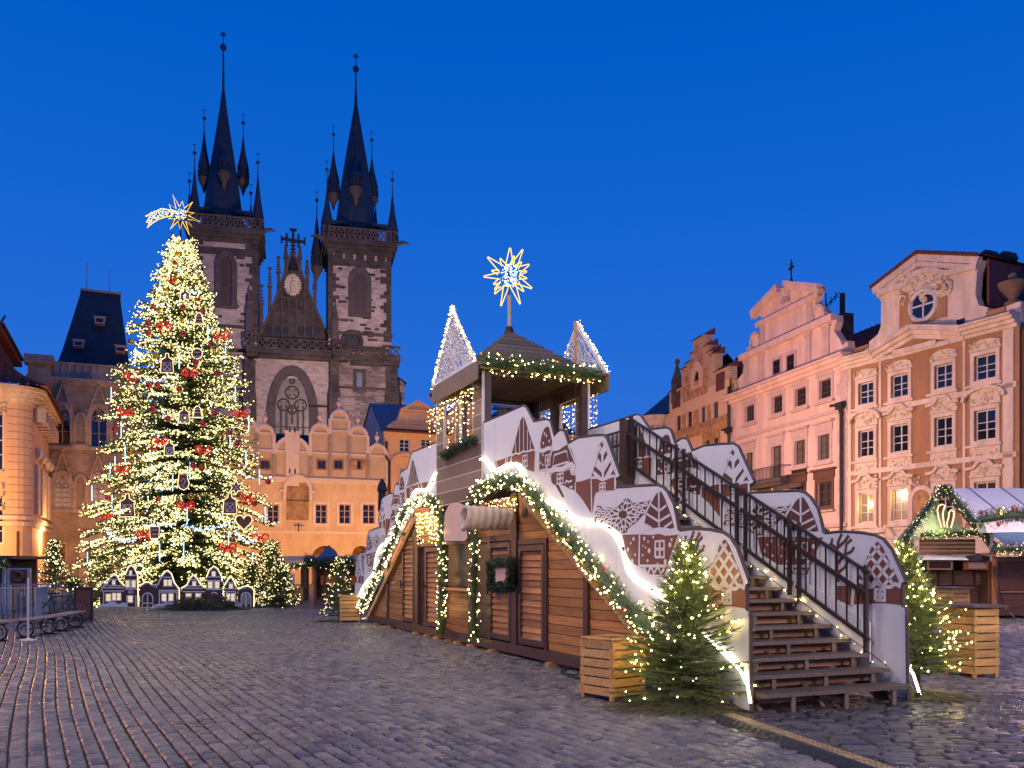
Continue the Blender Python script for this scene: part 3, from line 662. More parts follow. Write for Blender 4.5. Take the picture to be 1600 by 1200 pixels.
# ================================================================ sandstone tower house on the left
B = Frame(*D.w(D.x(130), 0), .922, .387)
def add_bell():
    t = thing('gothic_stone_house', B, 'pale sandstone gothic house with pointed windows under a steep slate roof', 'house')
    x0, x1 = B.x(44), B.x(226); zt = B.z(125, 592)
    holes = [(B.x(84), B.x(111), B.z(97,697), B.z(97,640)), (B.x(142), B.x(168), B.z(155,699), B.z(155,642)), (B.x(84), B.x(111), B.z(97,796), B.z(97,738)), (B.x(141), B.x(166), B.z(155,797), B.z(155,742))]
    holes += [(B.x(70), B.x(102), B.z(86,893), B.z(86,850)), (B.x(131), B.x(158), 0, B.z(145,845))]
    b = MB(); wall_grid(b, x0, x1, 0, zt, holes, 0, .8); b.box(x0, x1, 1.0, 16, 0, zt-.05); part('wall', b, M['bell_stone'], t)
    for a, c, d, e, gl in ((86,109.5,694,654,'glass'),(143,166.5,698,657,'glass'),(86,109,793,762,'white_paint'),(143,164,795,765,'white_paint')):
        um = (a+c)/2; top = e-19
        w = gothic_window(t, B.x(a), B.x(c), B.z(um, d), B.z(um, e), B.z(um, top), -.02, 2, 'bell_trim', gl, 'bell_trim', .42, 1 if gl == 'glass' else 3)
        p = MB(); xm = B.x(um); z = B.z(um, top)+.3                # blind gablet with crockets over each window
        hw = (B.x(c)-B.x(a))*.62
        p.beam((xm-hw,-.12,z-.6),(xm,-.12,z+1.9),.16); p.beam((xm,-.12,z+1.9),(xm+hw,-.12,z-.6),.16); p.ball((xm,-.12,z+2.15),.25,6,4)
        for k in range(4):
            f = (k+.5)/4
            for s in (-1,1): p.ball((xm+s*hw*(1-f),-.15,z-.6+2.5*f+.15),.14,5,3)
        part('gablet', p, M['bell_trim'], w)
    n = MB()
    for u in (66,126.5,183):
        for v0, v1 in ((648,695),(745,795)):
            xa, xb = B.x(u-6.5), B.x(u+6.5); o = arch_pts(xa-.3, xb+.3, B.z(u,v1+2), B.z(u,v0+14), B.z(u,v0-4)); i = arch_pts(xa, xb, B.z(u,v1), B.z(u,v0+14), B.z(u,v0))
            n = MB(); n.ring(o, i, -.2, .03); n.box(xa-.3, xb+.3, -.35, .03, B.z(u,v1)-.25, B.z(u,v1)); part('niche_frame', n, M['bell_trim'], t)
    for u in (66,126.5,183):
        for v0, v1 in ((648,695),(745,795)):
            i = arch_pts(B.x(u-6.5), B.x(u+6.5), B.z(u,v1), B.z(u,v0+14), B.z(u,v0)); n = MB(); n.poly(i, -.02, .03); part('niche_back', n, M['bell_stone'], t)
    b = MB()
    for v in (701, 799): z = B.z(125,v); b.box(x0,x1,-.3,.02,z-.16,z+.16)
    cornice(b, x0, x1, B.z(125,602), ((.3,.15),(.3,.35)))
    part('string_course', b, M['bell_trim'], t)
    # sheet-metal parapet in panels with standing seams
    za, zb = B.z(125,600), B.z(125,570); n = 15
    for k in range(n):
        xa, xb = x0+.3+(x1-x0-.6)*k/n, x0+.3+(x1-x0-.6)*(k+1)/n
        q = MB(); q.box(xa+.03, xb-.03, .0, .2, za+.05, zb); q.box(xb-.05, xb+.05, -.09, .1, za+.05, zb); part('sheet_panel', q, M['zinc'], t)
    q = MB(); q.box(x0, x1, -.15, .4, zb, zb+.14); q.box(x0, x0+1.9, -.5, .6, za-.6, zb+.3); q.box(x0-.3, x0+2.2, -.9, .7, zb-.3, zb+.5); part('parapet_coping', q, M['bell_trim'], t)
    # steep slate roof, flared at the foot
    yb = 3.5; e0, e1 = B.x(79,yb), B.x(208,yb); r0, r1 = B.x(127,7.5), B.x(187,7.5); zr0, zr1 = B.z(127,453.5,7.5), B.z(187,461,7.5); z0 = zb-.6
    b = MB(); lv = []
    for f, k in ((0,0),(.06,.10),(.14,.20),(.3,.37),(.65,.69),(1,1)):
        xa, xb = e0+(r0-e0)*k, e1+(r1-e1)*k; ya, yc = yb+4*k, 14.5-5.5*k; z = z0+(zr0-z0)*f; zx = z0+(zr0-z0)*f
        lv.append([(xa,ya,z),(xb,ya,z),(xb,yc,z),(xa,yc,z)])
    vs = [q for l in lv for q in l]; fs = []
    for i in range(len(lv)-1):
        for k in range(4): j = (k+1) % 4; fs.append((i*4+k,i*4+j,i*4+4+j,i*4+4+k))
    fs.append((20,21,22,23)); b.add(vs, fs); r = part('roof', b, M['slate'], t)
    q = MB(); q.box(r0-.1, r1+.1, 7.3, 9.2, zr0-.05, zr0+.18); q.beam((r0+.5,8,zr0),(r0+.5,8,zr0+3.2),.08); q.beam((r1-1,8,zr0),(r1-1,8,zr0+2.6),.08); part('ridge_cap', q, M['zinc'], r)
    for u, v in ((156,502),(122.5,538),(188.5,547)):
        yy = 5.1-(v-502)*.026; x = B.x(u, yy); z = B.z(u, v, yy); q = MB(); frame_box(q, x-.34, x+.34, z-.2, z+.2, .12, yy-.45, yy+.6); q.box(x-.6,x+.6,yy-.5,yy+.8,z+.32,z+.4)
        q.cur = 1; q.box(x-.34,x+.34,yy-.2,yy+.6,z-.2,z+.2); part('dormer', q, [M['pink_trim'], M['black']], r)
    # ground floor: square painted panel and arched doorway
    xa, xb, zA, zB = B.x(70), B.x(102), B.z(86,893), B.z(86,850)
    w = MB(); frame_box(w, xa, xb, zA, zB, .16, -.12, .05); w = part('square_window', w, M['bell_trim'], t); q = MB(); q.box(xa,xb,.3,.34,zA,zB); part('pane', q, M['fresco'], w)
    xa, xb = B.x(133), B.x(157); o = arch_pts(xa-.5, xb+.5, 0, B.z(145,845)-.6, B.z(145,827), 6, False); i = arch_pts(xa, xb, 0, B.z(145,845)-.6, B.z(145,832), 6, False)
    w = MB(); w.ring(o, i, -.2, .1); w = part('doorway', w, M['bell_trim'], t); q = MB(); q.poly(i, -.03, .04); q = part('fanlight', q, M['lit_window'], w)
    q = MB(); q.box(xa+.2, xb-.2, -.08, -.04, 0, B.z(145,858)); part('door_leaf', q, M['brown_frame'], w)
    # old masonry at the left edge
add_bell()

# ================================================================ orange baroque corner house at the picture's left edge
Lf = Frame(-755/FPX*70, 70, .922, .387)
def add_left_house():
    t = thing('baroque_corner_house', Lf, 'orange lit baroque corner house with a swept dark red roof', 'house')
    xc = Lf.x(47); x0 = xc-17; ze = Lf.z(30, 618); dep = 17
    hole = [(Lf.x(-16), Lf.x(6), Lf.z(0,735), Lf.z(0,640)), (Lf.x(-16), Lf.x(6), Lf.z(0,850), Lf.z(0,772))]
    b = MB(); wall_grid(b, x0, xc-1.3, 0, ze, hole, 0, .4)
    # rounded corner
    cor = [(xc-1.3+1.3*math.sin(k*math.pi/10), 1.3-1.3*math.cos(k*math.pi/10)) for k in range(6)]
    for k in range(5):
        (xa,ya),(xb,yb) = cor[k], cor[k+1]; b.add([(xa,ya,0),(xb,yb,0),(xb,yb,ze),(xa,ya,ze)], [(0,1,2,3)])
    b.add([(xc,1.3,0),(xc,dep,0),(xc,dep,ze),(xc,1.3,ze)], [(0,1,2,3)]); b.box(x0, xc-1.4, .5, dep, 0, ze-.05); part('wall', b, M['yellow'], t)
    for h in hole: window(t, *h, .15, 2, 4, 'white_paint', .12, .07)
    # rusticated courses: proud bands with recessed joints between
    zlo, zhi = Lf.z(30, 805), Lf.z(30, 628); n = 15
    xa = Lf.x(10)
    for k in range(n):
        za, zb = zlo+(zhi-zlo)*k/n, zlo+(zhi-zlo)*(k+1)/n
        q = MB(); q.box(xa, xc-1.3, -.10, .01, za+.05, zb-.02)
        for j in range(5):
            (xA,yA),(xB,yB) = cor[j], cor[j+1]; s = 1.075; cx, cy = xc-1.3, 1.3
            A_ = [(cx+(xA-cx)*s, cy+(yA-cy)*s), (cx+(xB-cx)*s, cy+(yB-cy)*s)]
            q.add([(*A_[0],za+.05),(*A_[1],za+.05),(*A_[1],zb-.02),(*A_[0],zb-.02),(xA,yA,zb-.02),(xB,yB,zb-.02),(xA,yA,za+.05),(xB,yB,za+.05)], [(0,1,2,3),(3,2,5,4),(6,7,1,0)])
        part('stone_course', q, M['yellow'], t)
    b = MB()
    def belt(z, h, pr):
        r = 1.3+pr; cx, cy = xc-1.3, 1.3
        out = [(x0,-pr)]+[(cx+r*math.sin(k*math.pi/10), cy-r*math.cos(k*math.pi/10)) for k in range(6)]+[(xc+pr, dep)]
        inn = [(x0,.01)]+[(cx+1.29*math.sin(k*math.pi/10), cy-1.29*math.cos(k*math.pi/10)) for k in range(6)]+[(xc-.01, dep)]
        m = len(out); vs = [(x,y,z) for x,y in out]+[(x,y,z+h) for x,y in out]+[(x,y,z) for x,y in inn]+[(x,y,z+h) for x,y in inn]
        b.add(vs, [f for i in range(m-1) for f in ((i,i+1,m+i+1,m+i),(m+i,m+i+1,3*m+i+1,3*m+i),(i+1,i,2*m+i,2*m+i+1))])
    z = ze-.6
    for h, pr in ((.3,.2),(.35,.5),(.3,.8),(.3,1.05)): belt(z, h, pr); z += h
    belt(Lf.z(30,812),.3,.35); belt(Lf.z(30,822),.35,.2)
    part('cornice', b, M['cream'], t)
    b = MB(); q = random.Random(2)
    for k in range(8): w = MB(); w.box(xc+.05, xc+.9, 2.5+k*1.8, 3.1+k*1.8, ze-1.6, ze-.5); part('console', w, M['cream_relief'], t)
    curls(b, Lf.x(1), Lf.x(8), Lf.z(0,655), Lf.z(0,620), -.1, 6, 5, .12); curls(b, Lf.x(-1), Lf.x(5), Lf.z(0,800), Lf.z(0,735), -.1, 8, 6, .12)
    for k in range(4): curls_y = 4+k*3.5; b.ball((xc+.15, curls_y, ze-4), .5, 6, 4); b.box(xc, xc+.3, curls_y-.9, curls_y+.9, ze-9, ze-5)
    part('stucco_ornament', b, M['cream_relief'], t, kind='stuff')
    # swept mansard: profile measured off the outline, tiles in ribs
    zt = z+.02; prof = [(1.35,zt),(.4,zt+.35),(-.6,zt+.95),(-1.5,zt+1.75),(-2.2,zt+2.7),(-2.7,zt+3.7),(-3.0,zt+4.9)]
    b = MB(); vs = []; 
    for o, zz in prof:
        vs += [(x0,-o,zz),(xc+o,-o,zz),(xc+o,dep,zz)]
    fs = []
    for i in range(len(prof)-1): fs += [(i*3,i*3+1,i*3+4,i*3+3),(i*3+1,i*3+2,i*3+5,i*3+4)]
    b.add(vs, fs)
    def rib(fn, k):
        b.tube([fn(o, zz) for o, zz in prof], .10, 4)
    for k in range(26): xx = xc+.6-k*.62; rib(lambda o, zz, xx=xx: (min(xx, xc+o), -o-.02, zz+.02), k)
    for k in range(26): yy = -.6+k*.62; rib(lambda o, zz, yy=yy: (xc+o+.02, max(yy, -o), zz+.02), k)
    part('lower_roof', b, M['red_tile'], t)
    b = MB(); z2 = zt+4.9; b.box(x0, xc-2.3, 2.2, dep, z2, z2+.45)
    b.add([(x0,2.0,z2+.45),(xc-2.0,2.0,z2+.45),(xc-2.0,dep,z2+.45),(x0,dep,z2+.45),(x0,6,z2+2.4),(xc-6.5,6,z2+2.4),(xc-6.5,dep,z2+2.4)], [(0,1,5,4),(1,2,6,5)])
    for k in range(30): xx = xc-2.2-k*.55; b.tube([(xx,1.98,z2+.5),(min(xx,xc-2.2),4,z2+1.5)], .1, 4)
    part('upper_roof', b, M['red_tile'], t)
    b = MB(); x = Lf.x(28.5); b.tube([(x,-.2,Lf.z(28,830)),(x,-.25,0)], .10, 6); part('downpipe', b, M['iron'], t)
add_left_house()

# ================================================================ the twin-towered church
C = Frame(-235/FPX*131, 131, .972, .235)
def add_church():
    t = thing('twin_tower_church', C, 'dark gothic church with two spired towers behind the orange houses', 'church')
    def spire(mb, cx, cy, prof, n=8): mb.lathe(cx, cy, prof, n, math.pi/8)
    def tower(um, ul, ur, vtop, vgal, vspire, sp, turrets, wl, rows):
        y0 = 0; xl, xr = C.x(ul), C.x(ur); xm = (xl+xr)/2; dep = xr-xl-.3; zt = C.z(um, vtop); zg = C.z(um, 532)
        b = MB(); b.box(xl, xr, 0, dep, zg-1, zt); tw = part('tower', b, M['church_pale'], t)
        q = MB(); rq = random.Random(um)                           # toothed dark corner stones
        z = zg
        while z < zt-.5:
            for (cx, s) in ((xl,1),(xr,-1)):
                w = rq.choice((.7,1.1,1.6)); q.box(cx-s*.05, cx+s*w, -.06, .5, z, z+.5)
                q.box(cx-s*.06, cx+s*.4, .5, rq.choice((.9,1.6)), z, z+.5) if True else None
            z += .53
        for xx, w in ((xl,.35),(xr,.35)): q.box(xx-.04, xx+.04, dep-1.2, dep+.02, zg, zt)
        for _ in range(46 if rows else 10):
            a = rq.uniform(xl+1, xr-2.2); zz = zg+.53*rq.randrange(int((zt-zg)/.53)); q.box(a, a+rq.choice((.6,.9,1.2)), -.035, .2, zz, zz+.36)
        part('corner_stone', q, M['church_dark'], tw, kind='stuff')
        # belfry window
        a, c, v0, v1 = wl; g = gothic_window(tw, C.x(a), C.x(c), C.z(um,v1), C.z(um,v0+12), C.z(um,v0), -.2, 2, 'church_trim', 'brown_frame', 'church_trim', .75, 1, 'belfry_window', rings=False)
        bx = MB()
        for v in rows:
            for k in range(5): x = xl+(xr-xl)*(.16+.17*k); bx.box(x-.6, x+.6, -.05, .1, C.z(um,v)-.9, C.z(um,v)+.9)
        if rows: part('lookout_hatch', bx, M['church_dark'], tw)
        b = MB()
        zs = C.z(um, vtop+(130 if rows else 138)); b.box(xl-.2, xr+.2, -.25, dep+.2, zs-.2, zs+.2); part('string_course', b, M['church_dark'], tw); b = MB()
        b.box(xl-.05, xr+.05, -.10, dep, zt-2.4, zt-1.4)
        steps = ((.6,.25),(.6,.55),(.7,.9)); z = zt-.6
        for h, pr in steps: b.box(xl-pr, xr+pr, -pr, dep+pr, z, z+h); z += h
        part('corbel_cornice', b, M['church_dark'], tw)
        # gallery balustrade
        b = MB(); zg0 = z; hgt = C.z(um, vspire)-z+.6; xa, xb = xl-.75, xr+.75
        b.box(xa, xb, -.8, -.55, zg0+hgt-.25, zg0+hgt); b.box(xa, xb, -.8, -.55, zg0, zg0+.2)
        for yy0 in (-.8,):
            n = 14
            for k in range(n):
                p, r_ = xa+(xb-xa)*k/n, xa+(xb-xa)*(k+1)/n
                b.beam((p,-.68,zg0+.1),(r_,-.68,zg0+hgt-.1),.16); b.beam((p,-.68,zg0+hgt-.1),(r_,-.68,zg0+.1),.16); b.box(p-.09,p+.09,-.78,-.58,zg0,zg0+hgt)
        for xx in (xa, xb):
            n = 10
            for k in range(n):
                p, r_ = -.7+dep*k/n, -.7+dep*(k+1)/n
                b.beam((xx,p,zg0+.1),(xx,r_,zg0+hgt-.1),.16); b.beam((xx,p,zg0+hgt-.1),(xx,r_,zg0+.1),.16)
            b.beam((xx,-.7,zg0+hgt-.1),(xx,dep+.6,zg0+hgt-.1),.25)
        b.box(xa+.15, xb-.15, -.45, dep+.4, zg0, zg0+.1)
        for s in (-1, 1):                                          # gargoyles
            xx = xl-.6 if s < 0 else xr+.6; b.tube([(xx,-.6,zg0-.2),(xx+s*1.2,-.9,zg0+.1),(xx+s*1.9,-1.0,zg0-.1)], [.35,.28,.12], 5)
        part('balustrade', b, M['church_trim'], tw)
        # main spire
        yc = dep/2; pf = []
        k2 = FPX/(C.Y(um, yc)); X = C.x(sp['u'], yc)
        for v, hw in sp['prof']: pf.append((hw/k2*1.04, C.z(sp['u'], v, yc)))
        b = MB(); spire(b, X, yc, pf); b.ball((X,yc,C.z(sp['u'],sp['ball'],yc)), .48, 8, 6)
        zc = C.z(sp['u'], sp['ball'], yc); ztop = C.z(sp['u'], sp['top'], yc); b.beam((X,yc,zc),(X,yc,ztop+.3),.12)
        for a in range(4): an = a*math.pi/4; b.beam((X-.42*math.cos(an),yc,ztop-.42*math.sin(an)),(X+.42*math.cos(an),yc,ztop+.42*math.sin(an)),.09)
        part('spire', b, M['spire_slate'], tw)
        for (u, vb, vap, vbase, vdr, vcorb, hw, yk) in turrets:
            kk = FPX/C.Y(u, yk); X2 = C.x(u, yk); Z = lambda v: C.z(u, v, yk); r_ = hw/kk
            b = MB(); spire(b, X2, yk, [(r_*1.15,Z(vbase)),(r_*1.05,Z(vbase)+.4),(r_*.5,Z(vbase+(vap-vbase)*.5)),(r_*.1,Z(vap)),(.07,Z(vap-8)),(.05,Z(vb))]); b.ball((X2,yk,Z(vb)),.27,6,5); b.beam((X2,yk,Z(vb)),(X2,yk,Z(vb-14)),.07); b.beam((X2-.28,yk,Z(vb-13)),(X2+.28,yk,Z(vb-13)),.07)
            b.cur = 0
            if vdr:
                b.lathe(X2, yk, [(r_*.92,Z(vdr)),(r_*.92,Z(vbase)+.02)], 8, math.pi/8); b.cur = 1
                if vcorb: b.lathe(X2, yk, [(r_*.12,Z(vcorb)),(r_*.5,Z((vcorb+vdr)/2)),(r_*1.15,Z(vdr)-.1),(r_*1.15,Z(vdr)+.25),(r_*.95,Z(vdr)+.3)], 8, math.pi/8)
                for k in range(8):
                    an = k*math.pi/4; b.cur = 2; b.beam((X2+r_*.93*math.cos(an), yk+r_*.93*math.sin(an), Z(vdr)+.5), (X2+r_*.93*math.cos(an), yk+r_*.93*math.sin(an), Z(vbase)-.35), r_*.36)
            part('turret', b, [M['spire_slate'], M['church_trim'], M['black']], tw)
        # covered walks joining the corner turrets to the spire
        b = MB()
        for s in (-1, 1):
            xx = xl-.3 if s < 0 else xr+.3; b.beam((xx, -.2, zg0+hgt+.5), (X+s*1.2, yc*.5, zg0+hgt+1.6), 1.3, .6)
        part('covered_walk', b, M['spire_slate'], tw)
        return tw
    # (u, ball, apex, cone base, drum base, corbel tip, half width, local y)
    tower(351, 299, 402, 372, 350, 346, dict(u=349, prof=((352,33),(346,31),(330,29),(290,24),(230,14.5),(170,5.5),(140,2),(80,1.1)), ball=74, top=54),
          [(304,239,262,326,345,None,8,0),(296,283,300,340,350,None,6,8),(403,254,274,341,362,None,8.5,0),(392,302,318,345,352,None,5,9),
           (319,185,206,262,281,302,8.5,4.5),(380,192,214,266,284,306,8.5,4.5),(350,170,235,254,272,296,9,.9)], (345,362,402,478), ())
    tower(565, 513, 611, 392, 370, 366, dict(u=556, prof=((372,36),(366,34),(345,31),(300,25),(250,17),(200,8.5),(165,2.6),(140,1.6),(112,1.0)), ball=108, top=88),
          [(511,265,296,350,374,None,9,0),(495,313,338,396,420,440,8.5,5),(613,281,304,363,385,None,8.5,0),(587,300,318,366,372,None,4,9),
           (521,210,236,286,306,328,9,4.7),(581,219,246,294,312,334,9,4.7),(556,199,258,276,296,322,9.5,.8)], (552,572,428,492), (403,))
    # ------------------------------------------------ gable between the towers
    yg = 2.5
    P = [(403,556),(403,530),(414,507),(426,480),(436,455),(446,425),(451,408),(457,395),(464,408),(470,425),(480,452),(490,476),(503,505),(514,530),(514,556)]
    b = MB(); b.poly([C.p(u,v,yg) for u,v in P], yg, yg+1.5); g = part('gable', b, M['church_dark'], t)
    b = MB()
    for u, v, vb in ((408.5,446,520),(421.5,419,492),(435,402,462),(446.5,385,432),(468.5,387,432),(480,408,455),(492,432,480)):
        kk = FPX/C.Y(u,yg); x = C.x(u,yg); z0, z1 = C.z(u,vb,yg), C.z(u,v,yg); zm = z1-(z1-z0)*.42; h = 2.7/kk
        b.box(x-h,x+h,yg-.3,yg+.5,z0,zm); b.lathe(x,yg+.1,[(h*1.25,zm),(h*.95,zm+.3),(.06,z1-.2)],4,math.pi/4)
        for k in range(6):
            f = (k+.5)/6; zz = zm+(z1-zm)*f; rr = h*(1-f)+.16; b.box(x-rr,x+rr,yg-.05,yg+.25,zz-.09,zz+.09)
        b.ball((x,yg+.1,z1),.24,5,4); b.box(x-.3,x+.3,yg,yg+.2,z1-.12,z1+.1)
    part('pinnacle', b, M['church_trim'], g, kind='stuff')
    b = MB()
    for k in range(1, len(P)-2):
        (a, z0), (c, z1) = C.p(*P[k],yg), C.p(*P[k+1],yg); b.beam((a,yg-.15,z0),(c,yg-.15,z1),.5,.4)
    for u in (427,440,452,463,476,489):
        x = C.x(u,yg); vt = np.interp(u,[p[0] for p in P[1:-1]],[p[1] for p in P[1:-1]]); vt = max(vt, 462 if 446 < u < 468 else 0); b.box(x-.12,x+.12,yg-.22,yg,C.z(u,527,yg),C.z(u,vt+4,yg))
    for v, a, c in ((507,415,505),(486,424,495),(466,433,486)): b.box(C.x(a,yg),C.x(c,yg),yg-.18,yg,C.z(457,v,yg)-.1,C.z(457,v,yg)+.1)
    part('gable_ribs', b, M['church_trim'], g)
    for u in (421,433.5,446,469.5,482.5,494): b = MB(); x = C.x(u,yg); b.box(x-.45,x+.45,yg-.06,yg+.1,C.z(u,523,yg),C.z(u,511,yg)); part('blind_panel', b, M['black'], g)
    # relief of a standing figure before a sunburst
    x, z = C.x(457.5,yg), C.z(457.5,446,yg); b = MB(); b.smooth = False
    b.poly([(x+1.15*math.cos(a*math.pi/12)*(1.08 if a % 2 else .92), z+1.5*math.sin(a*math.pi/12)*(1.08 if a % 2 else .92)) for a in range(24)], yg-.35, yg)
    for a in range(24): an = a*math.pi/12; b.beam((x+.8*math.cos(an),yg-.38,z+1.05*math.sin(an)),(x+1.3*math.cos(an),yg-.36,z+1.7*math.sin(an)),.09)
    b.lathe(x, yg-.4, [(.42,z-1.25),(.36,z-.4),(.3,z+.2),(.34,z+.45),(.12,z+.7)],8,0,.7); b.ball((x,yg-.45,z+.9),.22,6,5); b.ball((x+.28,yg-.55,z+.35),.2,6,4)
    part('gilded_relief', b, M['gilt_relief'], g)
    x = C.x(458,yg); zb, zt = C.z(458,412,yg), C.z(458,356,yg); b = MB()
    b.lathe(x,yg+.5,[(1.0,zb-1),(.8,zb+.6),(.35,zb+1.2),(.3,zb+1.6)],6)
    b.beam((x,yg+.4,zb+1),(x,yg+.4,zt),.38); zz = C.z(458,374,yg); x0, x1 = C.x(440,yg), C.x(476,yg); b.beam((x0,yg+.4,zz+.12),(x1,yg+.4,zz-.12),.36)
    for xx in (x0,x1): b.box(xx-.14,xx+.14,yg+.2,yg+.6,zz-.5,zz+.5)
    b.box(x-.5,x+.5,yg+.2,yg+.6,zt-.3,zt)
    for xx in ((x0+x)/2-.1,(x1+x)/2-.05):
        b.beam((xx,yg+.4,zz-1.1),(xx,yg+.4,zz+1.0),.2)
        for k in (-.8,-.4,.4,.75): b.box(xx-.22,xx+.22,yg+.3,yg+.5,zz+k-.07,zz+k+.07)
    for k in range(5): b.box(x-.45,x+.45,yg+.3,yg+.5,zb+1.2+k*.5,zb+1.35+k*.5)
    part('roof_cross', b, M['iron'], g)
    # ------------------------------------------------ nave front and lower tower stages
    b = MB(); yn = .6; zgal = C.z(460,548)
    xa, xb = C.x(396), C.x(526)
    w0, w1 = C.x(428), C.x(484)
    wall_grid(b, xa, xb, 0, zgal, [(w0, w1, 3, C.z(456,590))], yn, .6); b.box(xa, xb, 1.4, 20, 0, zgal-1); part('nave_wall', b, M['church_pale'], t)
    gothic_window(t, C.x(430), C.x(483), 3, C.z(456,640), C.z(456,586), yn+.05, 6, 'church_trim', 'glass_far', 'church_trim', 1.3, 8, 'nave_window')
    b = MB()
    for a, c, yy in ((296,386,.2),(520,606,.2)): b.box(C.x(a),C.x(c),yy,10,0,C.z((a+c)/2,548))
    part('tower_foot', b, M['church'], t)
    b = MB()
    for a, c, pr in ((380,400,-1.2),(514,532,-1.2),(602,624,-.9)):
        xA, xB = C.x(a,pr), C.x(c,pr); zt_ = C.z((a+c)/2,560,pr); b.box(xA,xB,pr,3,0,zt_-5); b.box(xA+.15,xB-.15,pr+.5,3,zt_-5,zt_)
        b.add([(xA,pr,zt_-5),(xB,pr,zt_-5),(xB-.15,pr+.5,zt_-3.8),(xA+.15,pr+.5,zt_-3.8)],[(0,1,2,3)]); xm = (xA+xB)/2
        b.box(xm-.5,xm+.5,pr-.35,pr+.2,zt_-12,zt_-9); b.lathe(xm,pr-.05,[(.75,zt_-9),(.5,zt_-8.4),(.08,zt_-5.2)],4,math.pi/4)
        for k in range(5): b.box(xm-.55+k*.09,xm+.55-k*.09,pr-.3,pr,zt_-8.6+k*.6,zt_-8.45+k*.6)
    for a, c, v in ((527,606,606),(386,428,676),(484,527,634),(300,384,606)): z = C.z((a+c)/2,v); b.box(C.x(a),C.x(c),-.02,.7,z-.15,z+.15)
    part('buttress', b, M['church_dark'], t)
    b = MB()                                                      # gallery: parapet with lattice tracery
    for a, c, v0, v1, yy in ((384,404,519,541,-1.4),(404,520,529,546,-.4),(520,546,531,548,-1.4),(546,600,541,556,-.6),(598,626,540,556,-1.2)):
        xA, xB = C.x(a,yy), C.x(c,yy); um = (a+c)/2; z1, z0 = C.z(um,v0,yy), C.z(um,v1,yy)
        b.box(xA,xB,yy,yy+.3,z1-.25,z1); b.box(xA,xB,yy,yy+.3,z0-.1,z0+.2); n = max(2,int((xB-xA)/1.05))
        for k in range(n):
            p, r_ = xA+(xB-xA)*k/n, xA+(xB-xA)*(k+1)/n; b.beam((p,yy+.15,z0+.1),(r_,yy+.15,z1-.15),.17); b.beam((p,yy+.15,z1-.15),(r_,yy+.15,z0+.1),.17); b.box(p-.08,p+.08,yy+.05,yy+.25,z0,z1)
        b.box(xA,xB,yy+.1,2,z0-.7,z0-.1); b.box(xA+.1,xB-.1,yy+.4,2,z0-1.3,z0-.7)
    part('gallery', b, M['church_dark'], t)
    b = MB()                                                      # clock-like round window and slit
    x, z = C.x(550), C.z(550,533); b.tube([(x+1.3*math.cos(k*math.pi/8),-.15,z+1.3*math.sin(k*math.pi/8)) for k in range(16)],.35,6,closed=True); b.cur = 1; b.poly([(x+1.1*math.cos(k*math.pi/8),z+1.1*math.sin(k*math.pi/8)) for k in range(16)],-.08,.1); part('round_window', b, [M['church_dark'],M['black']], t)
    b = MB(); xA,xB = C.x(557.5),C.x(566); zA,zB = C.z(561,607),C.z(561,582); b.cur = 1; b.box(xA,xB,.1,.3,zA,zB); b.cur = 0; frame_box(b,xA,xB,zA,zB,.55,.08,.4); part('slit_window', b, [M['church_dark'],M['blue_sheet']], t)
    for u, v0, v1 in ((389,447,530),(524,470,540)):
        x = C.x(u,-.4); b = MB(); z0,z1 = C.z(u,v1,-.4),C.z(u,v0,-.4); b.box(x-.45,x+.45,-.5,.1,z0,z0+(z1-z0)*.6); b.lathe(x,-.2,[(.6,z0+(z1-z0)*.6),(.4,z0+(z1-z0)*.65),(.06,z1)],4,math.pi/4)
        for k in range(6): zz = z0+(z1-z0)*(.62+.06*k); b.box(x-.5+k*.07,x+.5-k*.07,-.3,-.1,zz-.08,zz+.08)
        part('buttress_pinnacle', b, M['church_trim'], t)
    # aisle end beyond the right tower
    b = MB(); xA, xB = C.x(604,3), C.x(632,3); zt_ = C.z(620,585,3); b.poly([(xA,0),(xB,0),(xB,C.z(620,598,3)),(xA,C.z(620,578,3))],3,16); part('aisle_wall', b, M['church'], t)
    b = MB(); b.add([(xA,2.7,C.z(620,577,3)),(xB+.3,2.7,C.z(620,598,3)),(xB+.3,16,C.z(620,598,3)),(xA,16,C.z(620,577,3))],[(0,1,2,3)]); part('aisle_roof', b, M['spire_slate'], t)
add_church()
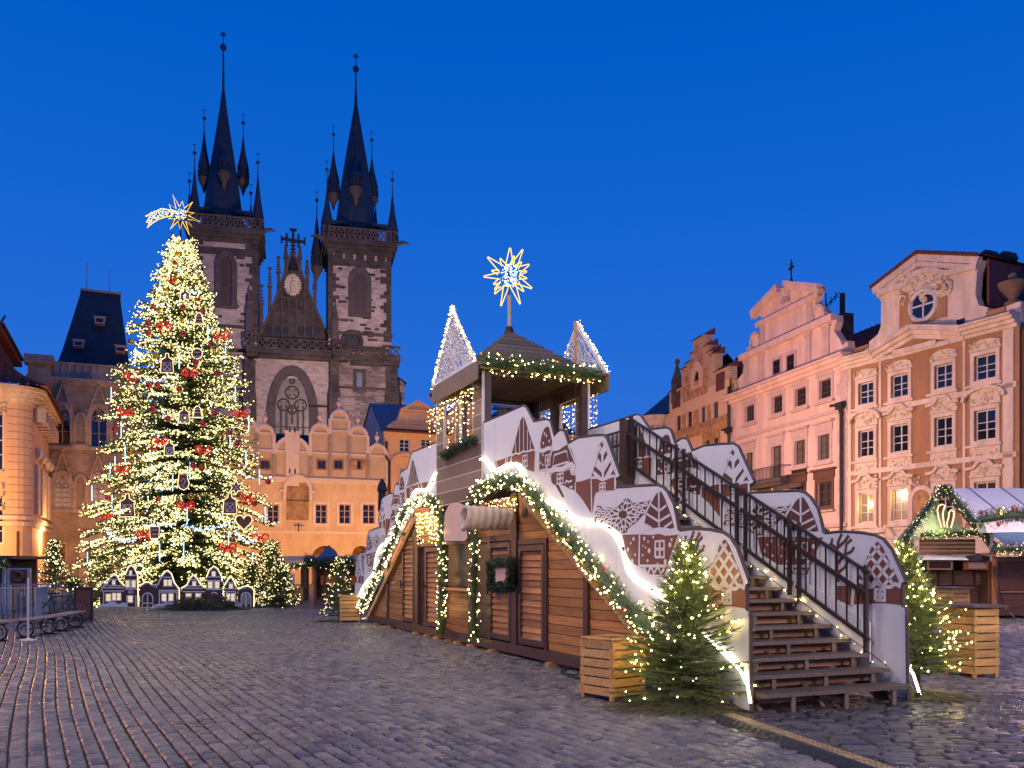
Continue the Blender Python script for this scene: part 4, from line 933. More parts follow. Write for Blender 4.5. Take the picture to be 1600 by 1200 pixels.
# ================================================================ the southern row: ochre house, pink house, house with the stepped gable
Oc = Frame(24.75, 66, .444, -.896)
def rails(mb, o, pr, w=.3, y0=.0):
    for k in range(len(o)-1): mb.beam((o[k][0],y0-pr,o[k][1]),(o[k+1][0],y0-pr,o[k+1][1]),w,w*1.1)
def add_ochre():
    t = thing('ochre_stucco_house', Oc, 'ochre and cream stucco house with a round attic window and a roof urn', 'house')
    G = lambda a, b, s=2.856, u0=1280, v0=380: Oc.p(u0+a/s, v0+b/s)
    x0, x1 = 0.0, Oc.x(1593); zc = Oc.z(1318, 580)
    cols = [(1342,1366),(1393,1420),(1461,1489),(1523,1557)]
    zrow = [(Oc.z(1354,631),Oc.z(1354,597)),(Oc.z(1354,713.5),Oc.z(1354,672)),(Oc.z(1354,816.5),Oc.z(1354,770))]
    holes = [(Oc.x(a),Oc.x(b),z0,z1) for a,b in cols for z0,z1 in zrow]
    zg = Oc.z(1340,838)
    b = MB(); wall_grid(b, x0, x1, zg, zc, holes, 0, .35); b.box(x0,x1,.45,14,0,zc-.05); part('wall', b, M['ochre'], t)
    b = MB(); wall_grid(b, x0, x1, 0, zg, [(Oc.x(a),Oc.x(b),0,2.6) for a,b in cols], -.06, .4); part('ground_floor_wall', b, M['cream'], t)
    b = MB()
    for a, c in cols: b.box(Oc.x(a),Oc.x(c),.2,.24,0,2.6)
    part('shop_glass', b, M['glass'], t)
    k = 0
    for ci,(a,c) in enumerate(cols):
        for ri,(z0,z1) in enumerate(zrow):
            xa, xb = Oc.x(a), Oc.x(c); xm = (xa+xb)/2; k += 1
            w = window(t, xa, xb, z0, z1, .16, 2, 3, 'white_paint', .09, .05, rowz=[0,.33,.60,1], lit=LITM if ri == 2 and ci in (0,1) else None)
            f = MB(); frame_box(f, xa, xb, z0, z1, .26, -.10, .03); part('surround', f, M['cream'], w)
            f = MB(); zt = z1+.3; h = .95 if ri else .65
            hw = (xb-xa)/2+.55
            if ri == 1 and ci in (0,3):
                o = [(xm-hw*math.cos(q*math.pi/8)*1.1, zt+.35+.75*math.sin(q*math.pi/8)) for q in range(9)]; rails(f, o, .25, .2)
            elif ri:
                rails(f, [(xm-hw,zt+.55),(xm-hw*.55,zt+.6),(xm-hw*.25,zt+1.0),(xm+hw*.25,zt+1.0),(xm+hw*.55,zt+.6),(xm+hw,zt+.55)], .2, .18)
            f.poly([(xm-hw*.85,zt),(xm+hw*.85,zt),(xm+hw*.7,zt+h*.75),(xm+hw*.3,zt+h),(xm-hw*.3,zt+h),(xm-hw*.7,zt+h*.75)], -.07, .02)
            curls(f, xm-hw*.85, xm+hw*.85, zt+.08, zt+h, -.10, 10, k, .06); part('window_crown', f, M['cream_relief'], w)
            f = MB(); f.box(xm-hw*.95,xm+hw*.95,-.26,.03,z0-.42,z0-.27); part('sill', f, M['cream'], w)
            f = MB(); f.box(xm-hw*.8,xm+hw*.8,-.08,.02,z0-1.05,z0-.42); curls(f, xm-hw*.75, xm+hw*.75, z0-1.0, z0-.5, -.10, 8, 40+k, .05); part('apron_relief', f, M['cream_relief'], w)
    for u, v in ((1360.5,788),(1414,772)):
        b = MB(); b.ball((Oc.x(u,.1),.1,Oc.z(u,v,.1)),.13,8,6); part('room_lamp', b, M['bulb_fg'], t)
    b = MB()                                                       # bands and pilaster strips
    for u, v in ((1325,651),(1325,741)): z = Oc.z(u,v); b.box(x0,Oc.x(1590),-.12,.02,z-.17,z+.17)
    b.box(x0,x1,-.22,.02,zg-.2,zg+.25)
    for a, c in ((1325.5,1331),(1374.5,1378),(1505.5,1509.5),(1568,1585)): b.box(Oc.x(a),Oc.x(c),-.09,.03,zg+.26,zc)
    part('facade_strip', b, M['cream'], t)
    b = MB(); xa = Oc.x(1568.5)
    for q in range(24):
        z = zg+.4+q*.72
        if z < zc-.6: b.box(xa, Oc.x(1584.5), -.12, .0, z, z+.66)
    part('corner_stone', b, M['cream'], t, kind='stuff')
    # cornice with the low pediment
    b = MB(); z = zc
    st = ((.22,.25),(.22,.5),(.22,.75),(.14,.95))
    for h, pr in st: b.box(x0-.3, Oc.x(1368)+.2, -pr, .1, z, z+h); b.box(Oc.x(1508)-.2, x1, -pr, .1, z, z+h); z += h
    q0, q1, q2 = (Oc.x(1364), zc+.40), (Oc.x(1433), Oc.z(1433,519)), (Oc.x(1511), zc+.40)
    for pr, dz, w in ((.85,.28,.34),(.6,.0,.34),(.35,-.28,.34)):
        b.beam((q0[0],-pr/2,q0[1]+dz),(q1[0],-pr/2,q1[1]+dz),pr,w); b.beam((q1[0],-pr/2,q1[1]+dz),(q2[0],-pr/2,q2[1]+dz),pr,w)
    b.box(q0[0],q2[0],-.3,.05,zc-.05,zc+.25); b.box(q0[0]+2,q2[0]-2,-.42,.05,zc+.1,zc+.45)
    part('cornice', b, M['cream'], t)
    b = MB(); b.poly([(q0[0],zc),(q2[0],zc),(q1[0],q1[1])], -.05, .4); part('pediment_panel', b, M['ochre'], t)
    # attic gable
    out = [G(*q) for q in ((95,560),(150,505),(215,480),(215,440),(255,405),(268,370),(270,262),(250,215),(435,72),(715,72),(697,130),(690,230),(705,275),(745,285),(745,305),(830,278),(893,256),(900,345))]
    b = MB(); b.poly(out+[(x1,zc+.3),(x0,zc+.3)], .15, .75); part('attic_gable', b, M['cream'], t)
    b = MB(); pan = [G(*q) for q in ((355,225),(565,160),(565,325),(355,388))]; b.poly(pan, .06, .2)
    for q in (((152,470),(215,450),(215,490),(152,512)),((740,305),(826,280),(826,328),(740,350))): b.poly([G(*w) for w in q], .06, .2)
    tri = [G(*q) for q in ((320,205),(435,92),(640,98),(470,150))]; b.poly([G(*q) for q in ((300,200),(432,100),(625,98))], .05, .2)
    part('attic_panel', b, M['ochre'], t, kind='stuff')
    b = MB(); a, p, c = G(242,215), G(437,62), G(712,76)
    rails(b, [a,p,c], -.1, .42); rails(b, [(a[0]+.3,a[1]-.4),(p[0],p[1]-.45),(c[0]-.2,c[1]-.4)], -.1, .3)
    h0, h1 = G(262,232), G(700,112); cc = [G(*q) for q in ((262,222),(380,182),(420,140),(470,120),(520,122),(560,135),(705,100))]; rails(b, cc, -.05, .34)
    for u in (300,655): pass
    part('attic_pediment', b, M['cream'], t)
    b = MB(); cx, cz = G(462,185); curls(b, cx-1.9, cx+1.9, cz-.9, cz+1.4, .02, 22, 77, .13); b.poly([(cx+1.5*math.cos(q*.5236),cz+.25+.8*math.sin(q*.5236)) for q in range(12)], .02, .15); part('cartouche', b, M['cream_relief'], t)
    cx, cz = G(462,275); r = 1.02; w = MB(); w.tube([(cx+r*math.cos(q*math.pi/10),.03,cz+r*math.sin(q*math.pi/10)) for q in range(20)], .17, 6, closed=True); w.box(cx-.06,cx+.06,.02,.1,cz-1,cz+1); w.box(cx-1,cx+1,.02,.1,cz-.06,cz+.06); w = part('round_window', w, M['white_paint'], t)
    q = MB(); q.poly([(cx+r*math.cos(k*math.pi/10),cz+r*math.sin(k*math.pi/10)) for k in range(20)], .05, .1); part('pane', q, M['glass'], w)
    b = MB()
    for gx, gz in ((300,455),(625,362)): x, z = G(gx,gz); b.box(x-.28,x+.28,.10,.2,z-.35,z+.35)
    part('attic_vent', b, M['black'], t)
    # roof: ridge behind the gable, tile edge on the pediment
    p = G(437,50); a = G(236,205); c = G(722,62)
    b = MB(); b.add([(a[0]-.3,.0,a[1]+.1),(p[0],.0,p[1]+.12),(p[0],14,p[1]+.12),(a[0]-.3,14,a[1]+.1)],[(0,1,2,3)]); b.add([(p[0],.0,p[1]+.12),(c[0]+.3,.0,c[1]+.1),(c[0]+.3,14,c[1]+.1),(p[0],14,p[1]+.12)],[(0,1,2,3)])
    for k in range(24):
        f = k/24; b.ball((a[0]+(p[0]-a[0])*f,-.1,a[1]+(p[1]-a[1])*f+.15),.16,5,3); b.ball((p[0]+(c[0]-p[0])*f,-.1,p[1]+(c[1]-p[1])*f+.15),.16,5,3)
    b.add([(0,.8,zc+1),(x1,.8,zc+1),(x1,8,zc+5),(0,8,zc+5)],[(0,1,2,3)]); b.box(c[0]-.1,c[0]+.05,.7,6,zc+2,c[1]); r = part('roof', b, M['red_tile'], t)
    b = MB(); xa, xb = Oc.x(1550,6), Oc.x(1573,6); b.box(xa,xb,5.5,8,zc,Oc.z(1562,428,6)); part('chimney', b, M['pink_trim'], r)
    # roof spotlights on a scaffold
    b = MB(); xa = Oc.x(1529,3.5); xb = Oc.x(1556,3.5); zb = Oc.z(1540,452,3.5); zt = Oc.z(1540,410,3.5)
    for x in (xa,(xa+xb)/2,xb): b.beam((x,3.5,zb-2),(x,3.5,zt-.2),.1); b.beam((x,4.6,zb-2),(x,4.6,zt-.4),.1)
    for z in (zb,(zb+zt)/2,zt-.5): b.beam((xa,3.5,z),(xb,3.5,z),.09); b.beam((xa,4.6,z),(xb,4.6,z),.09)
    b.box(xa+.4,xa+1.2,3.3,3.5,zt-1.9,zt-1.0)
    for x, z in ((xa+.9,zt+.15),(xa+2.2,zt-.35)): b.tube([(x,2.9,z),(x,3.7,z)],.5,8)
    part('spotlight_frame', b, M['iron'], r)
    b = MB(); x, z0 = Oc.x(1583,.5), G(893,256)[1]; k = .5
    b.lathe(x,k,[(.5,z0),(.5,z0+.15),(.25,z0+.3),(.3,z0+.45),(.75,z0+1.0),(.85,z0+1.25),(.9,z0+1.35),(.5,z0+1.5),(.2,z0+1.6),(.3,z0+1.8),(.12,z0+2.0)],10); b.smooth = True; part('urn', b, M['urn_stone'], t)
    # portal hood and awnings at the foot
    b = MB(); xm = Oc.x(1374); z = Oc.z(1374,838)
    rails(b, [(xm-2.6,z-.6),(xm-1.6,z-.5),(xm-1.0,z+.35),(xm+1.0,z+.45),(xm+1.6,z-.2),(xm+2.6,z-.25)], .4, .32); b.box(xm-2.2,xm+2.2,-.2,0,z-1.2,z-.6); part('portal_hood', b, M['cream'], t)
    b = MB(); b.add([(Oc.x(1332),-.1,3.2),(Oc.x(1400),-.1,3.2),(Oc.x(1400),-1.8,2.5),(Oc.x(1332),-1.8,2.5),(Oc.x(1332),-1.8,2.25),(Oc.x(1400),-1.8,2.25)],[(0,1,2,3),(3,2,5,4)]); part('awning', b, M['sign_pink'], t)
    q = MB(); xm = Oc.x(1441); z0 = zrow[2][0]; o = arch_pts(xm-1.0,xm+1.0,z0-2,z0+1.3,z0+2.3,6,False); i = arch_pts(xm-.7,xm+.7,z0-2,z0+1.3,z0+2.0,6,False); q.ring(o,i,-.12,.02); curls(q,xm-.9,xm+.9,z0+2.2,z0+2.9,-.1,6,9,.07); w = part('niche', q, M['cream'], t); q = MB(); q.poly(i,-.03,.0); part('niche_back', q, M['mural'], w)
add_ochre()
tb = Frame(*Oc.w(Oc.x(1597), 5), .444, -.896)
def add_far_right():
    t = thing('side_street_house', tb, 'dark unlit house front cut by the right edge of the picture', 'house')
    b = MB(); wall_grid(b, 0, 12, 0, 15, [(1.5+k*3.4,2.9+k*3.4,z,z+2.2) for k in range(3) for z in (1,5,9.5)], 0, .3); b.box(0,12,.4,10,0,14.9); part('wall', b, M['church_dark'], t)
    for k in range(3):
        for z in (1,5,9.5): window(t,1.5+k*3.4,2.9+k*3.4,z,z+2.2,.12,2,3,'brown_frame')
    b = MB(); b.add([(-.3,-.3,15),(12,-.3,15),(12,6,18),(-.3,6,18)],[(0,1,2,3)]); part('roof', b, M['red_tile'], t)
add_far_right()

Pk = Frame(24.75, 66, .2556, -.9668)
def add_pink():
    t = thing('pink_gabled_house', Pk, 'pale pink house with a tall baroque gable and a small balcony', 'house')
    G = lambda a, b: Pk.p(1000+a/3.158, 380+b/3.158)
    x0, x1 = Pk.x(1139), -.02; zc = Pk.z(1225,597)
    top = [(1164.6,1179,657,632),(1207,1223,645,619),(1243,1260,636,606),(1281,1299,627,595)]
    mid = [(1164.6,1177,738,707),(1206,1222,748,697),(1242,1259,725.5,689),(1279,1297,718,680)]
    low = [(1186,1202,800,766),(1219,1233,800,763),(1240,1257,796,762),(1277,1300,801,757)]
    def R_(w, zr=None):
        a, c, vb, vt = w; um = (a+c)/2; z0, z1 = Pk.z(um,vb), Pk.z(um,vt)
        return (Pk.x(a), Pk.x(c), z0, z1)
    def level(ws, keep0=()):                                       # one sill and one head height per storey
        r = [R_(w) for w in ws]; z0 = sorted(q[2] for q in r)[len(r)//2]; z1 = sorted(q[3] for q in r)[len(r)//2]
        return [(q[0],q[1],q[2] if i in keep0 else z0,z1) for i, q in enumerate(r)]
    T, Mi, Lo = level(top), level(mid,(1,)), level(low)
    b = MB(); wall_grid(b, x0, x1, 0, zc, T+Mi+Lo, 0, .35); b.box(x0,x1,.45,13,0,zc-.05); part('wall', b, M['pink'], t)
    for grp, kk in ((T,0),(Mi,1),(Lo,2)):
        for i, h in enumerate(grp):
            fm = 'brown_frame'; w = window(t, *h, .18, 2, 3, fm, .08, .06, gm='lit_dim' if kk == 1 else 'glass', rowz=[0,.3,.62,1])
            f = MB(); tm = 'pink_trim' if kk < 2 else 'rust_board'; frame_box(f, h[0], h[1], h[2], h[3], .28, -.06, .03); f.box(h[0]-.55,h[1]+.55,-.32,.03,h[3]+.85,h[3]+1.02); f.box(h[0]-.38,h[1]+.38,-.12,.03,h[3]+.28,h[3]+.85); part('surround', f, M[tm], w)
            if not (kk == 1 and i == 1): f = MB(); f.box(h[0]-.45,h[1]+.45,-.26,.03,h[2]-.42,h[2]-.28); part('sill', f, M['pink_trim'], w)
    b = MB(); z = Pk.z(1240,661); b.box(x0,x1,-.14,.02,z-.14,z+.14); z = Pk.z(1290,822); b.box(x0,x1,-.2,.02,z-.15,z+.15); part('string_course', b, M['pink_trim'], t)
    b = MB(); cornice(b, x0, x1, zc-.6, ((.25,.1),(.3,.35),(.3,.6),(.18,.85))); part('cornice', b, M['pink'], t)
    q = MB(); n = 0; z = Pk.z(1290,826)
    while z < zc-1.2:
        w = 1.25 if n % 2 else .85; q = MB(); q.box(x1-w,x1+.0,-.07,.02,z+.02,z+.86); part('quoin', q, M['pink_trim'], t); q = MB(); q.box(x0+.02,x0+w,-.07,.02,z+.02,z+.86); part('quoin', q, M['pink_trim'], t); z += .9; n += 1
    # gable in two tiers
    P = [(478,700),(472,672),(498,640),(505,560),(500,552),(515,525),(535,500),(535,475),(550,455),(582,440),(590,362),(562,345),(680,222),(705,240),(735,208),(880,212),(865,245),(850,300),(880,308),(905,340),(905,372),(955,352),(958,385),(945,430),(975,475),(985,505),(1012,480),(1020,545)]
    pts = [G(*q) for q in P]
    b = MB(); b.poly(pts+[(x1,zc+.3),(pts[0][0],zc+.3)], .2, .8); part('gable', b, M['pink'], t)
    b = MB()
    a, c = G(508,545), G(940,378); zz = (a[1]+c[1])/2; b.box(a[0]-.4,c[0]+.4,-.25,.2,zz-.35,zz+.15)
    a, c = G(590,352), G(855,225); b.box(a[0]-.6,c[0]+.6,-.1,.2,(a[1]+c[1])/2-.9,(a[1]+c[1])/2-.5)
    p0, p1, p2, p3 = G(556,345), G(684,212), G(718,196), G(888,206)
    for pr, dz in ((.5,0),(.3,-.35)):
        b.beam((p0[0],-pr/2+.2,p0[1]+dz),(p1[0],-pr/2+.2,p1[1]+dz),.5,.36); b.beam((p2[0],-pr/2+.2,p2[1]+dz),(p3[0],-pr/2+.2,p3[1]+dz-.1),.5,.36)
    part('gable_cornice', b, M['pink'], t)
    b = MB(); zt = zz-.35
    for gx in (518,592,822,912): x = G(gx,600)[0]; b.box(x-.35,x+.35,.08,.25,zc+.45,zt); b.box(x-.5,x+.5,.02,.25,zc+.35,zc+.75); b.box(x-.5,x+.5,.02,.25,zt-.3,zt)
    for gx in (597,828): x = G(gx,400)[0]; b.box(x-.35,x+.35,.08,.25,zz+.15,(G(590,352)[1]+G(855,225)[1])/2-.9)
    for gx, gz in ((560,482),(873,352)): x, z = G(gx,gz); b.tube([(x+.75*math.cos(k*math.pi/6),.15,z+.75*math.sin(k*math.pi/6)) for k in range(12)],.14,5,closed=True)
    part('gable_pilaster', b, M['pink_trim'], t, kind='stuff')
    for a, c, vb, vt in ((1206,1217,584,562),(1227.5,1239,578,554)):
        um = (a+c)/2; xa, xb, za, zb = Pk.x(a), Pk.x(c), Pk.z(um,vb), Pk.z(um,vt); w = window(t, xa, xb, za, zb, .1, 1, 2, 'brown_frame', .09); f = MB(); frame_box(f,xa,xb,za,zb,.22,.1,.2); part('surround', f, M['pink_trim'], w)
    b = MB(); x, z = G(715,240); b.lathe(x,.1,[(.5,z-.9),(.3,z-.4),(.45,z-.1),(.5,z+.25),(.2,z+.5)],8); part('bust', b, M['pink_trim'], t)
    x, z = G(725,192); b = MB(); b.lathe(x,.4,[(.35,z-.3),(.2,z),(.1,z+.3)],6); b.beam((x,.4,z),(x,.4,z+1.9),.09); b.beam((x-.4,.4,z+1.2),(x+.4,.4,z+1.2),.08)
    for k in range(8): an = k*math.pi/4; b.beam((x,.4,z+1.3),(x+.35*math.cos(an),.4,z+1.3+.35*math.sin(an)),.05)
    part('roof_finial', b, M['iron'], t)
    zr = G(860,305)[1]
    b = MB(); xm = Pk.x(1240); b.add([(x0,.5,zc+.3),(x1,.5,zc+.3),(x1,7.5,zr-.5),(x0,7.5,zr-.5),(x0,13,zc),(x1,13,zc)],[(0,1,2,3),(3,2,5,4),(1,5,2)]); r = part('roof', b, M['red_tile'], t)
    b = MB()
    for k in range(26): x = x0+(x1-x0)*(k+.5)/26; b.tube([(x,.5,zc+.36),(x,7.5,zr-.42)],.09,4)
    part('tile_ribs', b, M['red_tile'], r, kind='stuff')
    b = MB(); x = Pk.x(1318,2.5); z = Pk.z(1318,498,2.5); b.box(x-.6,x+.6,2,3,z-2,z+.3); b.cur = 1; b.beam((x,2.4,z),(x,2.4,z+2),.3); b.beam((x-2.2,2.4,z+.5),(x-2.2,2.4,z+2.7),.07); b.beam((x-3.6,2.4,z+1.0),(x-.4,2.4,z+2.2),.06)
    for k in range(5): b.beam((x-3.3+k*.6,2.2,z+1.1+k*.22),(x-3.3+k*.6,2.7,z+1.1+k*.22),.05); b.beam((x-3.3+k*.6,2.4,z+.8+k*.22),(x-3.3+k*.6,2.4,z+1.5+k*.22),.05)
    part('chimney', b, [M['church_dark'],M['iron']], r)
    # balcony on a corbelled bay, plaque beside it
    xa, xb = Pk.x(1180), Pk.x(1237); zb = Mi[1][2]-.1
    b = MB(); b.box(xa,xb,-1.1,.02,zb-.3,zb); b.box(xa+.2,xb-.2,-.9,.02,zb-.6,zb-.3); b.box(Pk.x(1216),Pk.x(1260),-.5,.02,zb-.95,zb-.6)
    bal = part('balcony', b, M['church_trim'], t)
    b = MB(); 
    for k in range(26): x = xa+.1+(xb-xa-.2)*k/25; b.beam((x,-1.05,zb),(x,-1.05,zb+1.0),.035)
    b.beam((xa,-1.05,zb+1.0),(xb,-1.05,zb+1.0),.06); b.beam((xa+.05,-1.05,zb+1.0),(xa+.05,0,zb+1.0),.06); b.beam((xb-.05,-1.05,zb+1.0),(xb-.05,0,zb+1.0),.06); part('railing', b, M['iron'], bal)
    b = MB(); b.box(Pk.x(1238),Pk.x(1261),-.08,.02,Pk.z(1250,748),Pk.z(1250,731)); part('wall_plaque', b, M['iron'], t)
    b = MB(); b.box(Pk.x(1217),Pk.x(1237.5),-.35,.0,0,zb-.95); part('bay_pier', b, M['pink'], t)
    for u, v0, v1, br in ((1143,604,735,690),(1319.5,628,838,632)):
        x = Pk.x(u); b = MB(); b.tube([(x,-.28,Pk.z(u,v0)),(x,-.28,Pk.z(u,v1))], .13, 6)
        z = Pk.z(u,v0+6 if u > 1200 else 672); b.box(x-.45,x+.3,-.5,-.05,z-.25,z+.25); b.tube([(x-1.3,-.3,z+.2),(x-.4,-.3,z+.1),(x-.05,-.28,z-.6)],.12,5); part('downpipe', b, M['iron'], t)
M['lit_dim'] = mat('dimly_lit_room', (.10,.075,.06), .15, emis=(1,.6,.4), es=.05, var=.6, vscale=1.5)
add_pink()

Sg = Frame(*Pk.w(Pk.x(1139.5)-.05, .05), .2556, -.9668)
def add_stepped():
    t = thing('stepped_gable_house', Sg, 'apricot house with a stepped gable and painted panels between its upper windows', 'house')
    G = lambda a, b: Sg.p(1000+a/6, 500+b/6)
    x1 = 0; x0 = Sg.x(1046); zc = Sg.z(1090,612)
    ws = [(1057,1063.5,671,649),(1074,1081,667,642),(1095,1102,660,636),(1114,1122,655,628)]
    z0 = sum(Sg.z((a+c)/2,vb) for a,c,vb,vt in ws)/4; z1 = sum(Sg.z((a+c)/2,vt) for a,c,vb,vt in ws)/4
    H = [(Sg.x(a),Sg.x(c),z0,z1) for a,c,_,_ in ws]; zl = Sg.z(1113,686)
    H2 = [(Sg.x(1101),Sg.x(1109.5),zl-3.2,zl),(Sg.x(1114),Sg.x(1123),zl-3.2,zl),(Sg.x(1062),Sg.x(1070),zl-3.2,zl)]
    b = MB(); wall_grid(b,x0,x1,0,zc,H+H2,0,.3); b.box(x0,x1,.4,12,0,zc-.05); part('wall', b, M['yellow'], t)
    for i,h in enumerate(H): window(t,*h,.14,2,3,'brown_frame' if i < 2 else 'blue_sheet',.07,.05,gm='glass')
    for h in H2: w = window(t,*h,.14,2,3,'brown_frame',.07,.05); f = MB(); frame_box(f,*h,.3,-.07,.02); f.box(h[0]-.3,h[1]+.3,-.15,.02,h[3]+.3,h[3]+1.0); part('surround', f, M['mural'], w)
    for i in range(3):
        xa, xb = H[i][1]+.35, H[i+1][0]-.35; b = MB(); b.box(xa,xb,-.03,.02,z0+.1,z1-.1); part('painted_panel', b, M['mural'], t)
    b = MB(); za = Sg.z(1095,672); b.box(x0,x1,-.18,.02,za-.45,za+.45); b.box(x0,x1,-.3,.02,za+.45,za+.6)
    for k in range(24): b.ball((x0+(x1-x0)*(k+.5)/24,-.18,za),.22,5,3)
    part('painted_frieze', b, M['mural'], t)
    P = [(272,722),(330,680),(388,655),(388,470),(388,455),(430,430),(430,375),(475,345),(475,262),(500,245),(500,198),(606,138),(612,190),(612,270),(640,270),(640,320),(665,320),(668,335),(705,322),(705,540),(790,520),(790,660)]
    top = [G(*q) for q in P]
    # steps levelled so that each tread is flat
    b = MB(); xm = G(530,300)[0]; zt = G(550,165)[1]; st = []
    zb = zc
    steps = [(G(388,0)[0],G(705,0)[0],(G(390,462)[1]+G(690,315)[1])/2),(G(430,0)[0],G(668,0)[0],(G(430,400)[1]+G(660,300)[1])/2),(G(475,0)[0],G(640,0)[0],(G(475,300)[1]+G(635,250)[1])/2),(G(500,0)[0],G(612,0)[0],zt)]
    prev = zb
    for xa, xb, z in steps: b.box(xa,xb,.0,.8,prev,z); prev = z
    b.box(x0,steps[0][0],.0,.8,zb,zb+1.2); b.box(steps[0][1],x1,.0,.8,zb,zb+1.2); g = part('stepped_gable', b, M['brick_trim'], t)
    b = MB()
    def cope(xa,xb,z): b.add([(xa-.15,-.25,z-.05),(xb+.15,-.25,z-.05),(xb+.15,1.0,z+.7),(xa-.15,1.0,z+.7),(xa-.15,1.0,z-.05),(xb+.15,1.0,z-.05)],[(0,1,2,3),(0,3,4),(1,5,2)])
    for i,(xa,xb,z) in enumerate(steps):
        if i == 3: cope(xa,xb,z)
        else: cope(xa,steps[i+1][0],z); cope(steps[i+1][1],xb,z)
    cope(x0,steps[0][0],zb+1.2); cope(steps[0][1],x1,zb+1.2); part('step_coping', b, M['red_tile'], g)
    for i in range(2):
        b = MB(); xa, xb = ((x0+.8,steps[0][0]-.2),(steps[0][1]+.2,x1-.9))[i]; b.add([(xa,-.06,zb-.8),(xb,-.06,zb-.8),(xb,-.02,zb+.9),(xa,-.02,zb+.9)],[(0,1,2,3)]); part('roof_niche', b, M['red_tile'], g)
    xa, xb = G(515,0)[0], G(562,0)[0]; za, zz = Sg.z(1090,602), Sg.z(1090,580)
    o = arch_pts(xa-.7,xb+.7,za-.3,zz-.6,zz+1.0,6,False); i = arch_pts(xa,xb,za,zz-.6,zz,6,False); w = MB(); w.ring(o,i,-.14,.05); w = part('arched_window', w, M['yellow'], g); q = MB(); q.poly(i,-.03,.0); part('pane', q, M['glass'], w)
    b = MB(); b.box(G(405,0)[0],G(640,0)[0],-.08,.02,zb-.5,zb+1.1); part('painted_band', b, M['mural'], g)
    b = MB()
    for gx,gz,s in ((487,408,.5),(567,372,.5),(440,560,.4),(618,487,.4),(532,282,.4)): x,z = G(gx,gz); b.box(x-s,x+s,-.05,.02,z-s,z+s)
    part('gable_vent', b, M['mural'], g)
    b = MB(); xs = steps[1][0]; b.add([(x0,.8,zc),(x1,.8,zc),(x1,7,zt-3.2),(x0,7,zt-3.2)],[(0,1,2,3)]); b.add([(x0,7,zt-3.2),(x1,7,zt-3.2),(x1,12,zc),(x0,12,zc)],[(0,1,2,3)]); r = part('roof', b, M['red_tile'], t)
    b = MB(); x = G(800,0)[0]-.2; z = G(800,430)[1]; b.box(x-.7,x+.5,1.5,2.6,zc,z+1.0); part('chimney', b, M['church_dark'], r)
    b = MB(); x,z = G(320,690); b.box(x-.5,x+.5,-.1,.8,z-1,z+1.2); b.lathe(x,.35,[(.75,z+1.2),(.4,z+2.1),(.12,z+3.2)],4,math.pi/4); b.ball((x,.35,z+3.4),.3,5,4); b.box(x-.4,x+.4,.25,.45,z+3.3,z+3.5); part('pinnacle', b, M['church_trim'], t)
add_stepped()
Th = Frame(*Sg.w(Sg.x(1046)-.2, 1.0), .2556, -.9668)
def add_turret_house():
    t = thing('turreted_house', Th, 'dark roofed house with a small pale corner turret, farthest of the southern row', 'house')
    x1 = 0; x0 = Th.x(985); zc = Th.z(1030,652)
    b = MB(); b.box(x0,x1,0,12,0,zc); part('wall', b, M['cream'], t)
    b = MB(); b.add([(x0,-.4,zc),(x1,-.4,zc),(x1,6,zc+6.5),(x0+7,6,zc+6.5),(x0,12,zc),(x1,12,zc)],[(0,1,2,3),(3,2,5,4),(0,3,4)]); part('roof', b, M['slate'], t)
    x = Th.x(1024,-.5); b = MB(); b.lathe(x,-.3,[(1.5,zc-6),(1.5,zc-.6),(1.9,zc-.4),(1.9,zc)],10); part('corner_turret', b, M['cream'], t)
    b = MB()
    for k in range(8): an = -math.pi*k/8; b.box(x+1.52*math.cos(an)-.25,x+1.52*math.cos(an)+.25,-.3+1.52*math.sin(an)-.08,-.3+1.52*math.sin(an)+.08,zc-3.6,zc-1.2)
    part('turret_window', b, M['mural'], t)
add_turret_house()
# ================================================================ the market stand: cabin, lookout tower and stairs
ZR = {'A':(740,620,7.5),'B':(860,660,6.0),'C':(920,740,7.5),'D':(1030,810,6.3158),'P':(0,0,1.0)}
def tr(reg, s, y=0.0, f=S):
    u0, v0, k = ZR[reg]; out = []
    for q in s.split(): a, b = q.split(','); out.append(f.p(u0+float(a)/k, v0+float(b)/k, y))
    return out
XM = -6.02                                                         # the stand is symmetrical about this line
def mir(pts): return [(2*XM-x, z) for x, z in pts][::-1]
def ribbon(mb, pts, w, y0, y1, closed=False):
    """flat painted stroke with square joins"""
    n = len(pts)
    L = []; Rr = []
    for i in range(n):
        a = pts[(i-1) % n] if (closed or i) else pts[i]; b = pts[(i+1) % n] if (closed or i < n-1) else pts[i]
        dx, dz = b[0]-a[0], b[1]-a[1]; l = math.hypot(dx, dz) or 1; nx, nz = -dz/l*w/2, dx/l*w/2
        L.append((pts[i][0]+nx, pts[i][1]+nz)); Rr.append((pts[i][0]-nx, pts[i][1]-nz))
    m = n if closed else n-1
    vs = [(x,y0,z) for x,z in L]+[(x,y0,z) for x,z in Rr]+[(x,y1,z) for x,z in L]+[(x,y1,z) for x,z in Rr]
    fs = []
    for i in range(m):
        j = (i+1) % n; fs += [(i,j,n+j,n+i),(i,2*n+i,2*n+j,j),(n+i,n+j,3*n+j,3*n+i)]
    mb.add(vs, fs)
def inside(p, poly):
    x, y = p; c = False; n = len(poly)
    for i in range(n):
        (x0,y0),(x1,y1) = poly[i], poly[(i+1) % n]
        if (y0 > y) != (y1 > y) and x < (x1-x0)*(y-y0)/(y1-y0)+x0: c = not c
    return c
def win_strokes(cx, cz, w, h):
    return [[(cx-w,cz-h),(cx+w,cz-h),(cx+w,cz+h),(cx-w,cz+h),(cx-w,cz-h)],[(cx,cz-h),(cx,cz+h)],[(cx-w,cz),(cx+w,cz)]]
